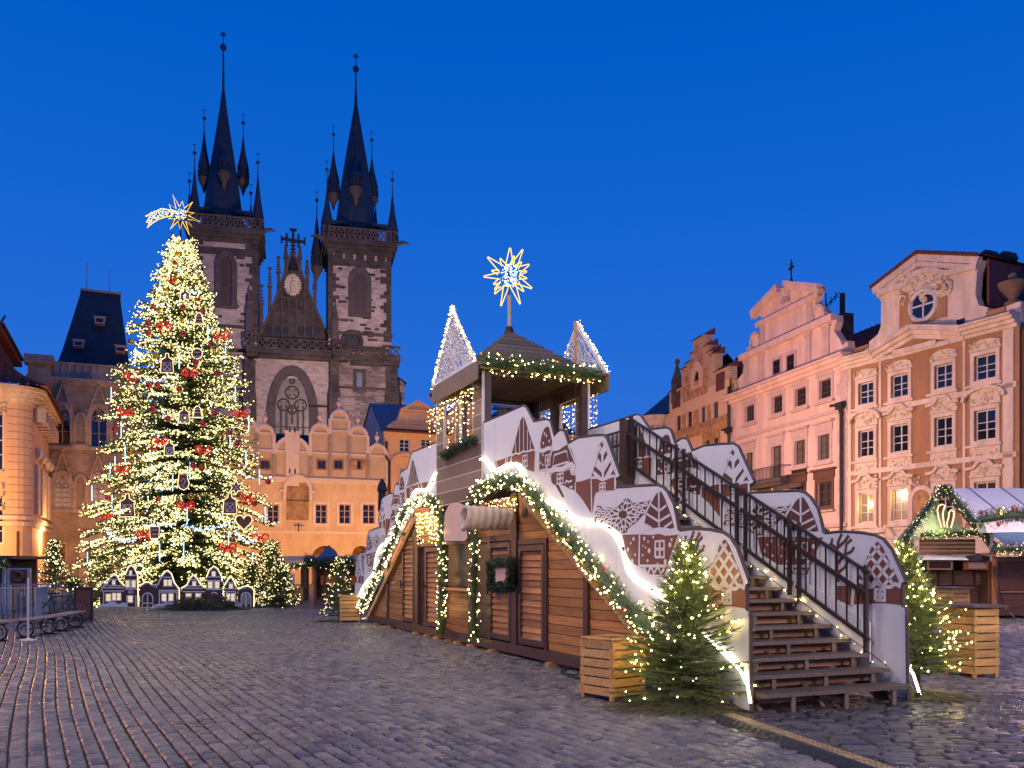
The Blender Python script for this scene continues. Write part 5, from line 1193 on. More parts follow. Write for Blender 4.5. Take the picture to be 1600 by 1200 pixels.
TOP = (tr('A','118,300 350,205 580,102 612,122 700,290 860,262 897,285 945,470 962,435 1000,398 1030,388 1060,408 1108,550')
       + tr('B','180,188 260,145 400,125 490,119 522,145 640,470 652,500 640,520 614,526 613,612 700,608 800,598 1000,588 1052,605 1092,650 1150,762')
       + tr('C','1050,655 1066,668') + tr('D','340,103 500,113 622,138 692,180 762,290 872,590 882,640 860,660 856,890 888,945 893,1000'))
XE = S.x(1173)
TOP = TOP + [(XE, .03), (XE-.5, .03)]
LOW = [S.p(u, v) for u, v in ((1120,1085),(1060,1035),(1010,985),(950,918),(900,858),(850,798),(810,762),(756,762))]
BOARD = TOP + LOW
def W3(reg, cx, cy, w, h):
    c = tr(reg, f'{cx},{cy}')[0]; e = tr(reg, f'{cx+w/2},{cy+h/2}')[0]; return win_strokes(c[0], c[1], abs(e[0]-c[0]), abs(e[1]-c[1]))
HOUSES = []                                                        # (brown fills, red-brown fills, icing strokes [(points, width)], white fills)
s_ = lambda reg, t, w=.03: (tr(reg, t), w)
# tall house by the tower
HOUSES.append(([tr('A','575,235 548,282 500,470 447,668 500,658 520,670 545,665 600,642 640,640 700,615 716,612 690,540 640,390 605,270 592,240')],
  [tr('A','447,690 480,670 500,662 535,674 580,642 640,642 700,622 728,640 718,880 640,860 560,785 500,762 450,768'), tr('A','255,760 380,717 440,690 438,768 400,795 330,838 275,850')],
  [s_('A','445,690 500,660 535,672 580,640 640,640 700,620 730,635 718,890'),s_('A','545,300 542,660',.022),s_('A','590,245 590,640',.022),s_('A','635,385 637,640',.022),s_('A','670,500 672,620',.022),s_('A','495,520 497,655',.022),
   s_('A','240,765 270,845',.022),s_('A','268,755 288,835',.022),s_('A','384,715 370,805',.022),s_('A','402,710 388,800',.022),s_('A','447,690 440,768'),s_('A','770,640 768,890')]+[(q,.03) for q in W3('A',605,752,54,118)], []))
# snow-dotted narrow house
HOUSES.append(([tr('A','865,345 832,370 800,450 778,578 800,612 850,588 900,585 916,565 920,520 902,430 886,360'),tr('A','772,640 800,655 870,625 912,640 845,845 775,868')],[],
  [s_('A','765,600 790,635 830,630 870,605 915,600',.07),(tr('A','728,855 780,868 840,850'),.03)]+[(q,.028) for q in W3('A',872,742,56,110)],
  [('A',x,y,.025) for x,y in ((835,432),(857,457),(890,520),(820,545),(782,575),(815,680),(790,775),(815,800))]))
# round-hooded house with a scroll
HOUSES.append(([tr('A','1103,555 1050,588 1000,625 922,640 870,835 930,850 1040,838 1140,790 1192,800 1195,765 1150,625'),tr('A','900,955 920,900 980,872 1060,880 1120,852 1160,880 1195,920 1195,1095 1130,1078 1060,1040 990,1012 935,1030'),tr('A','955,1025 990,1020 1065,1170 1040,1180')],[],
  [s_('A','950,682 1095,632 1118,760 932,815 950,682'),s_('A','880,885 930,850 1040,850 1100,810 1150,790 1185,820 1175,870 1150,880',.085),s_('A','875,890 900,935 912,955 885,982',.04),s_('A','1140,860 1150,905 1190,915'),s_('A','1075,1020 1090,982 1120,998 1160,980'),s_('A','1130,1055 1150,1065 1165,1040'),s_('A','1110,560 1200,790',.03),s_('A','918,640 830,930',.05)]+[(q,.03) for q in W3('A',1018,958,72,100)], []))
# tall narrow house with the leaf gable
HOUSES.append(([tr('B',q) for q in ('445,270 476,302 476,378 434,315','500,312 525,262 542,292 498,368','414,405 480,470 480,515 402,442','503,520 508,462 555,382 568,350 577,380','588,445 612,490 566,500','384,508 400,482 412,506','470,215 485,185 498,212 486,240')],
  [tr('B','241,560 300,550 382,522 430,520 490,540 550,520 590,502 611,512 611,635 490,642 432,655 414,690 410,720 395,870 300,720 241,652')],
  [s_('B','385,520 394,885'),s_('B','237,562 238,660'),s_('B','380,520 440,515 490,542 560,512 600,500 611,520 611,635',.04),s_('B','452,215 485,170 500,175 600,440'),s_('B','470,230 380,515')]+[(q,.03) for q in W3('B',492,606,54,62)], []))
# long house with the petal rosette and the fern gable
pet = []; region = tr('C','100,375 180,388 260,402 330,395 380,350 430,285 470,298 522,345 600,336 705,325 728,292 662,462 640,482 560,570 462,640 442,690 392,700 322,650 202,582 64,570 72,480')
def petals():
    out = []
    def ell(cx, cy, rx, ry, an):
        pts = []
        for k in range(9):
            t = 2*math.pi*k/9; a, b = rx*math.cos(t), ry*math.sin(t); q = (cx+a*math.cos(an)-b*math.sin(an), cy+a*math.sin(an)+b*math.cos(an)); pts.append(f'{q[0]:.1f},{q[1]:.1f}')
        p = tr('C',' '.join(pts))
        keep = [q for q in p+p[:1] if inside(q, region)]
        if len(keep) > 3: out.append((keep, .024))
        return
        if 0: pass
        elif inside((sum(q[0] for q in p)/9, sum(q[1] for q in p)/9), region):
            c = (sum(q[0] for q in p)/9, sum(q[1] for q in p)/9); p = [(c[0]+(q[0]-c[0])*.55, c[1]+(q[1]-c[1])*.55) for q in p]
            if all(inside(q, region) for q in p): out.append(p)
    for ring, n, r, rx, ry in ((0,9,98,46,24),(1,18,172,28,19),(2,24,232,30,17),(3,30,292,26,17),(4,36,345,24,15)):
        for k in range(n):
            a = 2*math.pi*(k+.5*(ring % 2))/n+.1; ell(405+r*math.cos(a), 480+r*math.sin(a), rx, ry, a)
    return out
HOUSES.append(([region]+[tr('C','825,208 792,242 722,352 664,470 672,510 648,590 740,638 830,628 900,630 960,648 1002,630 958,470 888,282 852,218')],
  [tr('C','395,718 600,712 720,720 830,706 900,730 1048,716 958,960 888,1190 720,1178 620,1108 500,1038 442,950')],
  petals()+[s_('C','825,205 828,622',.032),s_('C','735,365 828,440',.03),s_('C','915,370 828,440',.03),s_('C','680,470 820,560',.03),s_('C','958,480 828,560',.03),s_('C','655,590 745,640',.03),s_('C','980,565 890,632',.03),s_('C','600,715 592,1092',.035),s_('C','598,1082 925,1082',.04),
   s_('C','630,1125 655,1108 680,1150 700,1172 720,1112 745,1108 765,1172 785,1140 800,1108 825,1112 850,1172 890,1112',.035),s_('C','780,240 664,470',.035)]+[(q,.04) for q in W3('C',835,885,104,185)],
  [('C',x,y,r) for x,y,r in ((530,765,.03),(655,762,.028),(760,742,.022),(700,798,.02),(712,903,.035),(635,955,.02),(955,835,.035),(975,775,.022),(900,1030,.035),(693,1020,.022),(810,1055,.018),(515,1030,.035),(465,890,.03),(548,950,.02),(497,815,.02),(640,845,.015),(670,865,.015))]))
# last house with the lattice gable and the bare tree
lat = tr('D','650,205 602,252 482,598 470,632 520,640 580,690 642,650 702,690 762,690 828,652 826,615 690,262')
def lattice():
    out = []; xs = [q[0] for q in lat]; zs = [q[1] for q in lat]; x0, x1, z0, z1 = min(xs), max(xs), min(zs), max(zs)
    for sgn in (1, -1):
        for k in range(-14, 15):
            pts = []; xm = (x0+x1)/2
            for i in range(81):
                x = x0+(x1-x0)*i/80; z = (z0+z1)/2+sgn*(x-xm)*.95+k*.19
                if inside((x,z),lat): pts.append((x,z))
            if len(pts) > 4: out.append(([pts[0],pts[-1]],.042))
    return out
HOUSES.append(([],[lat, tr('D','462,660 520,642 580,692 650,657 740,692 848,682 852,888 700,866 550,870 446,880'), tr('D','290,682 434,678 430,900 300,820')],
  lattice()+[s_('D','460,655 490,630 520,640 570,690 600,690 645,650 700,690 760,695 800,660 850,690',.05),s_('D','440,675 430,890',.04)]+[(q,.05) for q in W3('D',672,776,78,118)], []))
TREE = [(tr('D',t), w) for t, w in (('310,640 302,500 300,300',.06),('300,300 285,260 240,235',.04),('258,240 265,170',.04),('302,330 318,200 345,122',.045),('312,270 375,200 405,140',.045),('310,440 372,340',.045),('372,345 385,235 430,180',.04),('370,350 430,310 450,262',.04),('308,545 372,482 402,405',.04))]
def panel(label, group, yoff=0.0, mirror=False):
    fl = (lambda p: mir(p)) if mirror else (lambda p: p)
    t = thing('gingerbread_scenery', S, label, 'painted panel', group)
    b = MB(); b.poly(fl(BOARD), yoff, yoff+.03); part('board', b, M['board_white'], t)
    b = MB(); tt = fl(TOP); b.tube([(x, yoff+.015, z) for x, z in tt], .026, 5); part('board_edge', b, M['edge_dark'], t)
    b = MB(); q = random.Random(9)
    for xs_ in (-3.9,-2.35,-.75,.85,2.3):                         # sheet joints and screw heads
        zz = [z for x, z in TOP if abs(x-xs_) < .8]; zl = [z for x, z in LOW if abs(x-xs_) < .9]
        if not zz or not zl: continue
        z0, z1 = max(zl)+.02, min(zz)-.06
        for p in fl([(xs_,z0),(xs_,z1)])[:1]: b.box(p[0]-.002,p[0]+.002,yoff-.002,yoff,z0,z1)
        for k in range(5): x = (xs_ if not mirror else 2*XM-xs_); z = z0+(z1-z0)*(k+.5)/5; b.box(x+.035,x+.047,yoff-.003,yoff,z,z+.012)
    part('sheet_joints', b, M['pink_trim'], t, kind='stuff')
    for br, rd, st, wh in HOUSES:
        b = MB()
        for p in br: b.poly(fl(p), yoff-.004, yoff, back=False)
        b.cur = 1
        for p in rd: b.poly(fl(p), yoff-.004, yoff, back=False)
        h = part('painted_house', b, [M['ginger'], M['ginger_red']], t)
        b = MB()
        for p, w in st: ribbon(b, fl(p), w, yoff-.009, yoff-.003)
        for reg, x, y, r in wh:
            c = tr(reg, f'{x},{y}')[0]; c = fl([c])[0]; b.poly([(c[0]+r*math.cos(k*math.pi/4), c[1]+r*math.sin(k*math.pi/4)) for k in range(8)], yoff-.009, yoff-.003)
        part('icing', b, M['icing'], h, kind='stuff')
    b = MB()
    for p, w in TREE: ribbon(b, fl(p), w, yoff-.006, yoff)
    part('painted_tree', b, M['ginger'], t)
    return t
G1 = 'painted gingerbread panels on the stand'
DEP = 2.36
panel('near white panel of painted gingerbread houses with the bright light strip', G1)
panel('shaded panel of painted gingerbread houses behind the stair railing', G1, DEP)
panel('panel of painted gingerbread houses stepping down beside the far garlanded slope', G1, 0, True)
# light strips along the snow line
LEDP = (tr('A','98,735 130,722 180,792 240,865 300,856 400,800 470,775 522,792 570,850 620,960 680,1070 760,1160') + tr('B','0,762 60,775 110,790 160,840 200,890 250,930 320,945 420,945 500,960 560,1000 620,1060 660,1130 690,1190')
        + [S.p(u,v) for u,v in ((984,893),(996,908),(1020,923),(1044,938),(1072,958),(1100,985),(1125,1010),(1146,1031),(1161,1046),(1173,1070),(1178,1098))])
def strip(label, pts, y):
    o = []
    for i in range(len(pts)-1):
        for k in range(3): f = k/3; o.append((pts[i][0]+(pts[i+1][0]-pts[i][0])*f, y, pts[i][1]+(pts[i+1][1]-pts[i][1])*f))
    o.append((pts[-1][0], y, pts[-1][1])); t = thing('light_strip', S, label, 'light strip', 'LED strips along the painted snow'); b = MB(); b.tube(o, .016, 5); part('tube', b, M['led'], t)
    b = MB(); 
    for q in o[::9]: b.box(q[0]-.012, q[0]+.012, y+.0, y+.06 if y < 0 else y-.06, q[2]-.03, q[2]+.03)
    part('clip', b, M['black'], t, kind='stuff')
strip('glowing white light strip waving down the near gingerbread panel', LEDP, -.045)
strip('glowing white light strip on the far left gingerbread panel', mir(LEDP), -.045)
strip('white light strip behind the shaded panel, its lit end showing by the right fir', LEDP[-10:-1]+[(XE+.10,.10)], DEP+.10)

# ------------------------------------------------ cabin under the slopes
def add_cabin():
    t = thing('market_cabin', S, 'long wooden market stand with doors, a lookout tower and stairs, hung with garlands', 'market stand')
    Yw = .14
    Px = lambda u: S.x(u, Yw); Pz = lambda u, v: S.z(u, v, Yw)
    a, c = S.p(835,790,Yw), S.p(1000,983,Yw); sl = (c[1]-a[1])/(c[0]-a[0]); z0 = .16; zt = 3.02
    ridge = lambda x: min(zt, a[1]+sl*((x if x > XM else 2*XM-x)-a[0]))
    x_end = a[0]+(z0-a[1])/sl
    xl_end = 2*XM-x_end
    back = MB(); back.poly([(xl_end,z0),(x_end,z0),(a[0]+(zt-a[1])/sl,zt),(2*XM-a[0]-(zt-a[1])/sl,zt)], Yw+.03, Yw+.10); part('wall_backing', back, M['dark_shutter'], t)
    posts = [Px(u) for u in (657,696,732,808,853,918)]; posts_l = [2*XM-x for x in (Px(918),)]
    P = sorted([xl_end]+[Px(u) for u in (606,652)]+[Px(u) for u in (668,692,700,733,752,768,808,815,855,918)]+[x_end])
    # horizontal boards, bay by bay
    bays = [(xl_end,Px(607)),(Px(607),Px(632)),(Px(650),Px(695)),(Px(740),Px(806)),(Px(855),Px(915)),(Px(922),x_end)]
    q = random.Random(5); ph = .155
    def planks(xa, xb, za, zb, y, hh=ph, step=None, matn=None):
        z = za; n = 0
        while z < zb-.02:
            h = min(hh, zb-z); e = 0
            lo, hi = xa, xb
            # clip to the slope
            zz = z+h*.85
            if ridge(xa) < zz: lo = max(lo, 2*XM-(a[0]+(zz-a[1])/sl))
            if ridge(xb) < zz: hi = min(hi, a[0]+(zz-a[1])/sl)
            if hi-lo > .12:
                b = MB(); d = q.uniform(0,.008); b.add([(lo,y-d,z+.006),(hi,y-d,z+.006),(hi,y-.012-d,z+h-.006),(lo,y-.012-d,z+h-.006),(lo,y+.03,z+.006),(hi,y+.03,z+.006),(hi,y+.03,z+h-.006),(lo,y+.03,z+h-.006)],[(0,1,2,3),(0,4,5,1),(3,2,6,7),(0,3,7,4),(1,5,6,2)])
                part('plank', b, M[matn or q.choice(('wood','wood','wood2'))], t)
            z += hh
    zdoor = Pz(835, 850); zd2 = Pz(790, 845)
    planks(xl_end, Px(606), z0+.08, 2.9, Yw); planks(Px(608), Px(631), z0+.08, 2.9, Yw); planks(Px(632), Px(650), Pz(640,838), 2.9, Yw)
    planks(Px(657), Px(695), zd2+.1, 3.0, Yw); planks(Px(740), Px(806), zd2+.1, 3.0, Yw); planks(Px(812), Px(855), zdoor+.08, 3.0, Yw); planks(Px(857), Px(915), z0+.08, 3.0, Yw); planks(Px(923), x_end, z0+.08, 2.6, Yw)
    # closed shop front between the hanging garlands
    xs0, xs1 = Px(697), Px(740)
    planks(xs0, xs1, z0+.08, 1.15, Yw+.02, matn='wood2')
    b = MB(); b.box(xs0,xs1,Yw+.0,Yw+.03,1.25,zd2); part('dark_panel', b, M['rail'], t)
    b = MB(); b.box(xs0,xs1,Yw-.12,Yw,1.16,1.22); part('counter_ledge', b, M['pale_wood'], t)
    def trim(xa, xb, za, zb, y0=-.03, y1=.03): b = MB(); b.box(xa,xb,Yw+y0,Yw+y1,za,zb); part('trim_board', b, M['wood_trim'], t)
    for u0, u1, za, zb in ((648,656,z0,3.05),(692,697,z0,3.05),(736,742,z0,3.05),(802,811,z0,3.05),(916,923,z0,ridge(Px(920))-.05),(605.5,608.5,z0,ridge(Px(607))-.05),(855,858,z0,zdoor+.08)):
        trim(Px(u0),Px(u1),za,zb,-.06)
    trim(Px(657),Px(806),zd2,zd2+.12,-.05); trim(Px(808),Px(858),zdoor,zdoor+.10,-.04); trim(Px(608),Px(650),Pz(630,838),Pz(630,838)+.09,-.03)
    b = MB(); b.box(xl_end,x_end,Yw-.08,Yw+.12,.06,z0+.08); part('sill_beam', b, M['wood_trim'], t)
    for s in (1,-1):                                               # boards capping the slopes
        xa, za, xb, zb = a[0]+(zt-a[1])/sl, zt, x_end+.05, z0-.05
        if s < 0: xa, xb = 2*XM-xa, 2*XM-xb
        b = MB(); b.beam((xa,Yw-.06,za),(xb,Yw-.06,zb),.10,.13); part('slope_board', b, M['pale_wood'], t)
    # doors: frame, louvre slats, handle
    def door(ua, ub, zb_, solid=0, glassy=False):
        xa, xb, za = Px(ua), Px(ub), z0+.12; b = MB(); w = .10
        b.box(xa,xa+w,Yw-.07,Yw,za,zb_); b.box(xb-w,xb,Yw-.07,Yw,za,zb_); b.box(xa+w,xb-w,Yw-.07,Yw,zb_-w,zb_); b.box(xa+w,xb-w,Yw-.07,Yw,za,za+w)
        d = part('door', b, M['wood_trim'], t); z = za+w
        while z < zb_-w-.02:
            h = min(.115, zb_-w-z); b = MB(); b.add([(xa+w,Yw-.045,z),(xb-w,Yw-.045,z),(xb-w,Yw-.015,z+h),(xa+w,Yw-.015,z+h),(xa+w,Yw,z),(xb-w,Yw,z)],[(0,1,2,3),(0,4,5,1)]); part('slat', b, M[q.choice(('wood','wood2'))], d); z += .118
        b = MB(); hx = xa+w*.5; b.beam((hx,Yw-.12,za+.85),(hx,Yw-.12,za+1.05),.03); b.box(hx-.02,hx+.02,Yw-.12,Yw-.06,za+.92,za+.97); part('handle', b, M['iron'], d)
        return d
    door(632,650,Pz(640,840)); door(668,691,zd2-.03); door(769,802,zd2-.03); door(815,855,zdoor-.02)
    b = MB(); b.box(Px(744),Px(768),Yw-.02,Yw+.02,z0+.1,zd2-.05); part('dark_panel', b, M['rail'], t)
    trim(Px(765.5),Px(768.5),z0,zd2,-.05)
    for u in (593,612,655,673,688,706,721,742,776,868,1010):
        if u < 900: x = Px(u); b = MB(); b.box(x-.09,x+.09,Yw-.16,Yw+.1,.0,.058); part('support_block', b, M['pale_wood'], t)
    # floor deck of the lookout and landing
    b = MB(); b.box(2*XM+2.7,-2.66,.05,DEP+.1,3.17,3.30); b.box(-9.2,-2.7,.16,DEP-.02,.2,.3); part('deck', b, M['deck_wood'], t)
    b = MB(); b.box(-9.3,-2.72,DEP-.05,DEP,.1,3.1); part('rear_wall', b, M['dark_shutter'], t)
    # ------------------------------------------------ stairs
    n = 19; rise, run = .1632, .338; xs = 4.04
    for i in range(n):
        z = .235+rise*i; x = xs-run*i; b = MB(); b.box(x-.33,x+.03,.10,DEP-.08,z-.045,z); tr_ = part('tread', b, M['deck_wood'], t)
        for yy in (.5,1.28,2.02): b = MB(); b.box(x-.02,x+.01,yy-.03,yy+.03,z-rise+.0 if i else 0.0,z-.045); part('riser_post', b, M['deck_wood'], tr_)
        if i: b = MB(); b.box(x-.20,x-.18,.12,DEP-.1,z-rise,z-.045); part('riser_board', b, M['riser_wood'], tr_)
    b = MB()
    for yy in (.14,1.05,DEP-.22): b.poly([(xs-.15,.02),(xs-.4,.02),(xs-run*19-.1,.235+rise*18-.35),(xs-run*18.6,.235+rise*18-.08),(xs-.28,.14)],yy,yy+.06)
    part('stringer', b, M['deck_wood'], t, kind='stuff')
    b = MB(); b.add([(xs-.9,.1,.02),(xs-.9,DEP-.05,.02),(xs-run*19,DEP-.05,.235+rise*17.4),(xs-run*19,.1,.235+rise*17.4)],[(0,1,2,3)]); part('stair_underside', b, M['riser_wood'], t)
    b = MB(); b.poly([(xs-run*2,.45),(xs-run*19,3.0),(xs-run*19,3.34),(xs-run*2,.95)],DEP-.055,DEP-.035); part('stair_side_board', b, M['board_white'], t)
    # ------------------------------------------------ railings
    yr = DEP-.12
    def rail_run(xa, za, xb, zb, y, posts, nb, low=.14):
        b = MB(); h = 1.0
        b.beam((xa,y,za+h),(xb,y,zb+h),.045,.035); b.beam((xa,y,za+low),(xb,y,zb+low),.045,.04)
        r = part('railing', b, M['rail'], t)
        b = MB(); b.beam((xa,y-.05,za+h*.72),(xb,y-.05,zb+h*.72),.03,.06); part('handrail', b, M['rail'], r)
        for k in range(1, nb):
            f = k/nb; x = xa+(xb-xa)*f; z = za+(zb-za)*f; b = MB(); b.beam((x,y,z+low),(x,y,z+h),.018); part('baluster', b, M['iron'], r)
        for f in posts: x = xa+(xb-xa)*f; z = za+(zb-za)*f; b = MB(); b.box(x-.022,x+.022,y-.025,y+.025,z-.06,z+h+.07); part('rail_post', b, M['rail'], r)
        return r
    sz = lambda x: .235+rise*(xs-x)/run+.06
    seg = [(-2.60,-.95),(-.85,.75),(.85,1.95),(2.05,3.42)]
    for k,(xa,xb) in enumerate(seg): rail_run(xa, sz(xa), xb, sz(xb), yr, (.04,.96), 7)
    rail_run(-4.45,3.3,-2.75,3.3,yr,(.0,1.0),10); 
    rail_run(-4.45,3.3,-2.75,3.3,.2,(.0,1.0),10)
    b = MB(); b.box(-2.83,-2.63,DEP-.22,DEP+.02,2.6,4.48); b.box(-2.83,-2.63,.1,.28,2.6,4.4); part('newel_post', b, M['wood_trim'], t)
    # pale boards closing the landing behind the railing
    for k in range(9):
        x = -4.3+k*.17; b = MB(); b.box(x,x+.155,DEP+.0,DEP+.025,3.2,4.32); part('landing_board', b, M['board_white'], t)
    # ------------------------------------------------ lookout tower
    T0, T1 = -7.51, -4.54; zb, zr = 3.08, 5.62
    for y, inner in ((-.02,1),(DEP+.04,-1)):                       # two boarded sides with window openings
        y0, y1 = (y, y+.05) if inner > 0 else (y-.05, y)
        nb = 9 if inner > 0 else 9; hb = (zr-zb)/nb
        w0, w1 = (T0+.55, T1-.55)
        for k in range(nb):
            za, zz = zb+hb*k, zb+hb*(k+1)-.018
            segs = [(T0,T1)] if (k < 4 or k == nb-1) else [(T0,w0),((T0+T1)/2-.12,(T0+T1)/2+.12),(w1,T1)]
            for xa, xb in segs:
                b = MB(); b.box(xa,xb,y0,y1,za,zz); part('tower_board', b, M['tower_board'], t)
        b = MB()
        for k in range(nb+1):
            z = zb+hb*k; segs = [(T0,T1)] if (k < 5 or k >= nb-1) else [(T0,w0),(w1,T1)]
            for xa, xb in segs: b.box(xa,xb,y0+.004,y1-.004,z-.018,z)
        for xx in (T0,w0-.02,w1,(T0+T1)/2-.14,(T0+T1)/2+.12,T1-.02): b.box(xx,xx+.022,y0-.006,y1+.006,zb if xx in (T0,T1-.02) else zb+hb*4,zr)
        b.box(w0,w1,y0-.006,y1+.006,zb+hb*4-.02,zb+hb*4+.004); part('white_line', b, M['icing'], t)
    for x in (T0+.06,T1-.06):
        for y in (.10,DEP-.08): b = MB(); b.box(x-.07,x+.07,y-.07,y+.07,3.3,5.6); part('tower_post', b, M['wood_trim'], t)
    for y in (.13,DEP-.10): b = MB(); b.box((T0+T1)/2-.05,(T0+T1)/2+.05,y-.05,y+.05,3.3,5.55); part('tower_post', b, M['wood_trim'], t)
    for x in (T0+.06,T1-.06): b = MB(); b.box(x-.05,x+.05,.1,DEP-.1,5.54,5.615); part('tie_beam', b, M['wood_trim'], t)
    for y in (.14,DEP-.14):
        b = MB(); b.beam((T0+.1,y,4.28),(T1-.1,y,4.28),.05); 
        for k in range(17): x = T0+.2+k*.165; b.beam((x,y,3.4),(x,y,4.28),.02)
        part('lookout_railing', b, M['iron'], t)
    for k in range(14):
        y = -.02+k*(DEP+.04)/14; b = MB(); b.box(T0-.15,T1+.15,y,y+.155,5.62,5.645); part('ceiling_board', b, M['ceiling_wood'], t)
    ex = (T0-.22,T1+.22); ey = (-.14,DEP+.16); ze = 5.66; ap = ((T0+T1)/2,DEP/2,6.88)
    sides = [((ex[1],ey[0]),(ex[1],ey[1])),((ex[0],ey[1]),(ex[0],ey[0])),((ex[0],ey[0]),(ex[1],ey[0])),((ex[1],ey[1]),(ex[0],ey[1]))]
    for (p0,p1) in sides:                                          # roof boards course by course
        nrow = 10
        for k in range(nrow):
            f0, f1 = k/nrow, (k+1.12)/nrow; f1 = min(f1, .995)
            A_ = lambda p, f, dz: (p[0]+(ap[0]-p[0])*f, p[1]+(ap[1]-p[1])*f, ze+(ap[2]-ze)*f+dz)
            b = MB(); b.add([A_(p0,f0,.035),A_(p1,f0,.035),A_(p1,f1,.008),A_(p0,f1,.008),A_(p0,f0,.0),A_(p1,f0,.0)],[(0,1,2,3),(4,5,1,0)]); part('roof_board', b, M['shingle'], t)
    b = MB(); b.box(ex[1]-.03,ex[1],ey[0],ey[1],5.6,5.67); b.box(ex[0],ex[0]+.03,ey[0],ey[1],5.6,5.67); part('eaves_board', b, M['pale_wood'], t)
    b = MB(); b.lathe(ap[0],ap[1],[(.12,6.82),(.09,6.95),(.03,7.0)],8); part('roof_cap', b, M['iron'], t)
    # fretwork gable panels with a fascia below
    for y, s in ((-.26,-1),(DEP+.30,1)):
        A0, A1, A2 = S.p(676,603,-.26), S.p(745,567,-.26), S.p(707.5,480,-.26); zf = (A0[1]+A1[1])/2
        xa, xb = A0[0], A1[0]; zfa = zf; xp, zp = A2
        b = MB(); b.box(xa,xb,y-.02,y+.03,zf-.36,zf); b.box(xa,xb,min(y,y-s*.26),max(y,y-s*.26),zf-.05,zf-.0); part('fascia', b, M['tower_board'], t)
        b = MB(); w = .09
        tri = [(xa,zf),(xb,zf),(xp,zp)]; ctr = ((xa+xb+xp)/3,(2*zf+zp)/3)
        inn = [(p[0]+(ctr[0]-p[0])*.12, p[1]+(ctr[1]-p[1])*.12) for p in tri]
        b.ring(tri, inn, y-.012, y+.012); xm = xp
        def clipseg(p, q_):
            pts = [(p[0]+(q_[0]-p[0])*k/24, p[1]+(q_[1]-p[1])*k/24) for k in range(25)]; pts = [r for r in pts if inside(r, tri)]
            if len(pts) > 2: b.beam((pts[0][0],y,pts[0][1]),(pts[-1][0],y,pts[-1][1]),.018,.035,(0,1,0))
        cx, cz = xm, zf+(zp-zf)*.42; rr = random.Random(8)
        for k in range(22): an = 2*math.pi*k/22; clipseg((cx+.07*math.cos(an),cz+.07*math.sin(an)),(cx+1.5*math.cos(an),cz+1.5*math.sin(an)))
        for r_, n_ in ((.10,8),(.24,12),(.40,18),(.58,24),(.78,30),(1.0,36)):
            for k in range(n_):
                a0, a1 = 2*math.pi*k/n_, 2*math.pi*(k+1)/n_; am = (a0+a1)/2
                clipseg((cx+r_*math.cos(a0),cz+r_*math.sin(a0)),(cx+r_*1.16*math.cos(am),cz+r_*1.16*math.sin(am))); clipseg((cx+r_*1.16*math.cos(am),cz+r_*1.16*math.sin(am)),(cx+r_*math.cos(a1),cz+r_*math.sin(a1)))
        for row in range(3):
            n_ = 9-row*2
            for k in range(n_):
                x = xa+.3+(xb-xa-.6)*(k+.5)/n_+row*.0; z = zf+.16+row*.20; w_ = .11
                for j in range(8):
                    a0, a1 = 2*math.pi*j/8, 2*math.pi*(j+1)/8; clipseg((x+w_*math.cos(a0),z+w_*math.sin(a0)),(x+w_*math.cos(a1),z+w_*math.sin(a1)))
        part('fretwork_gable', b, M['board_white'], t, label='white fretwork triangle of curls and rings')
        b = MB(); b.beam((xm,y-s*.04,zf),(xm,y-s*.04,zp),.05); part('gable_strut', b, M['pale_wood'], t)
    return t, (T0,T1,ex,ey,ap)
CABIN, TW = add_cabin()

# ------------------------------------------------ star on its pole above the lookout roof
def tubes_star(b, cx, cz, rays, y, r, seed=0):
    for an, l0, l1, hw in rays:
        an = R(an); d = (math.cos(an), math.sin(an)); p = (-d[1], d[0])
        b.tube([(cx+d[0]*l0+p[0]*hw, y, cz+d[1]*l0+p[1]*hw),(cx+d[0]*l1+p[0]*hw*.12, y, cz+d[1]*l1+p[1]*hw*.12),(cx+d[0]*l1-p[0]*hw*.12, y, cz+d[1]*l1-p[1]*hw*.12),(cx+d[0]*l0-p[0]*hw, y, cz+d[1]*l0-p[1]*hw)], r, 5)
def add_pole_star():
    ap = TW[4]; w = S.w(ap[0], ap[1]); t = thing('light_star', w, 'spiky star of light tubes with a blue-white heart on a pole above the lookout roof', 'star', z=0.0)
    Y = w[1]; k = Y/FPX; zc = CH+(HZ-430)*k
    b = MB(); b.beam((0,0,6.9),(0,0,zc-.45),.075); part('pole', b, M['bell_trim'], t)
    b = MB(); tubes_star(b, 0, zc, [(88,.22,.60,.085),(62,.24,.64,.07),(118,.26,.42,.05),(140,.22,.62,.08),(165,.24,.40,.05),(183,.2,.56,.075),(210,.24,.40,.05),(232,.22,.52,.07),(255,.24,.70,.06),(225,.3,.45,.05),(291,.22,.68,.07),(312,.24,.48,.06),(330,.2,.58,.085),(350,.22,.40,.05),(12,.22,.40,.05),(28,.22,.50,.08),(47,.24,.4,.05),(75,.26,.44,.04)], 0, .012); part('light_tube', b, M['led_star'], t)
    b = MB(); q = random.Random(4)
    for _ in range(120):
        a, r = q.uniform(0,6.28), .21*math.sqrt(q.random()); p = (r*math.cos(a)*.8, q.uniform(-.1,.1), zc+r*math.sin(a)*1.1); b.ball(p, .015, 4, 2)
    b.cur = 1
    for _ in range(60):
        a, r = q.uniform(0,6.28), .24*math.sqrt(q.random()); p = (r*math.cos(a)*.8, q.uniform(-.1,.1), zc+r*math.sin(a)*1.1); b.ball(p, .015, 4, 2)
    b.cur = 2; b.beam((0,.0,zc-.45),(0,0,zc+.2),.03); part('bulb_cluster', b, [M['led_blue'],M['bulb2'],M['black']], t, kind='stuff')
add_pole_star()
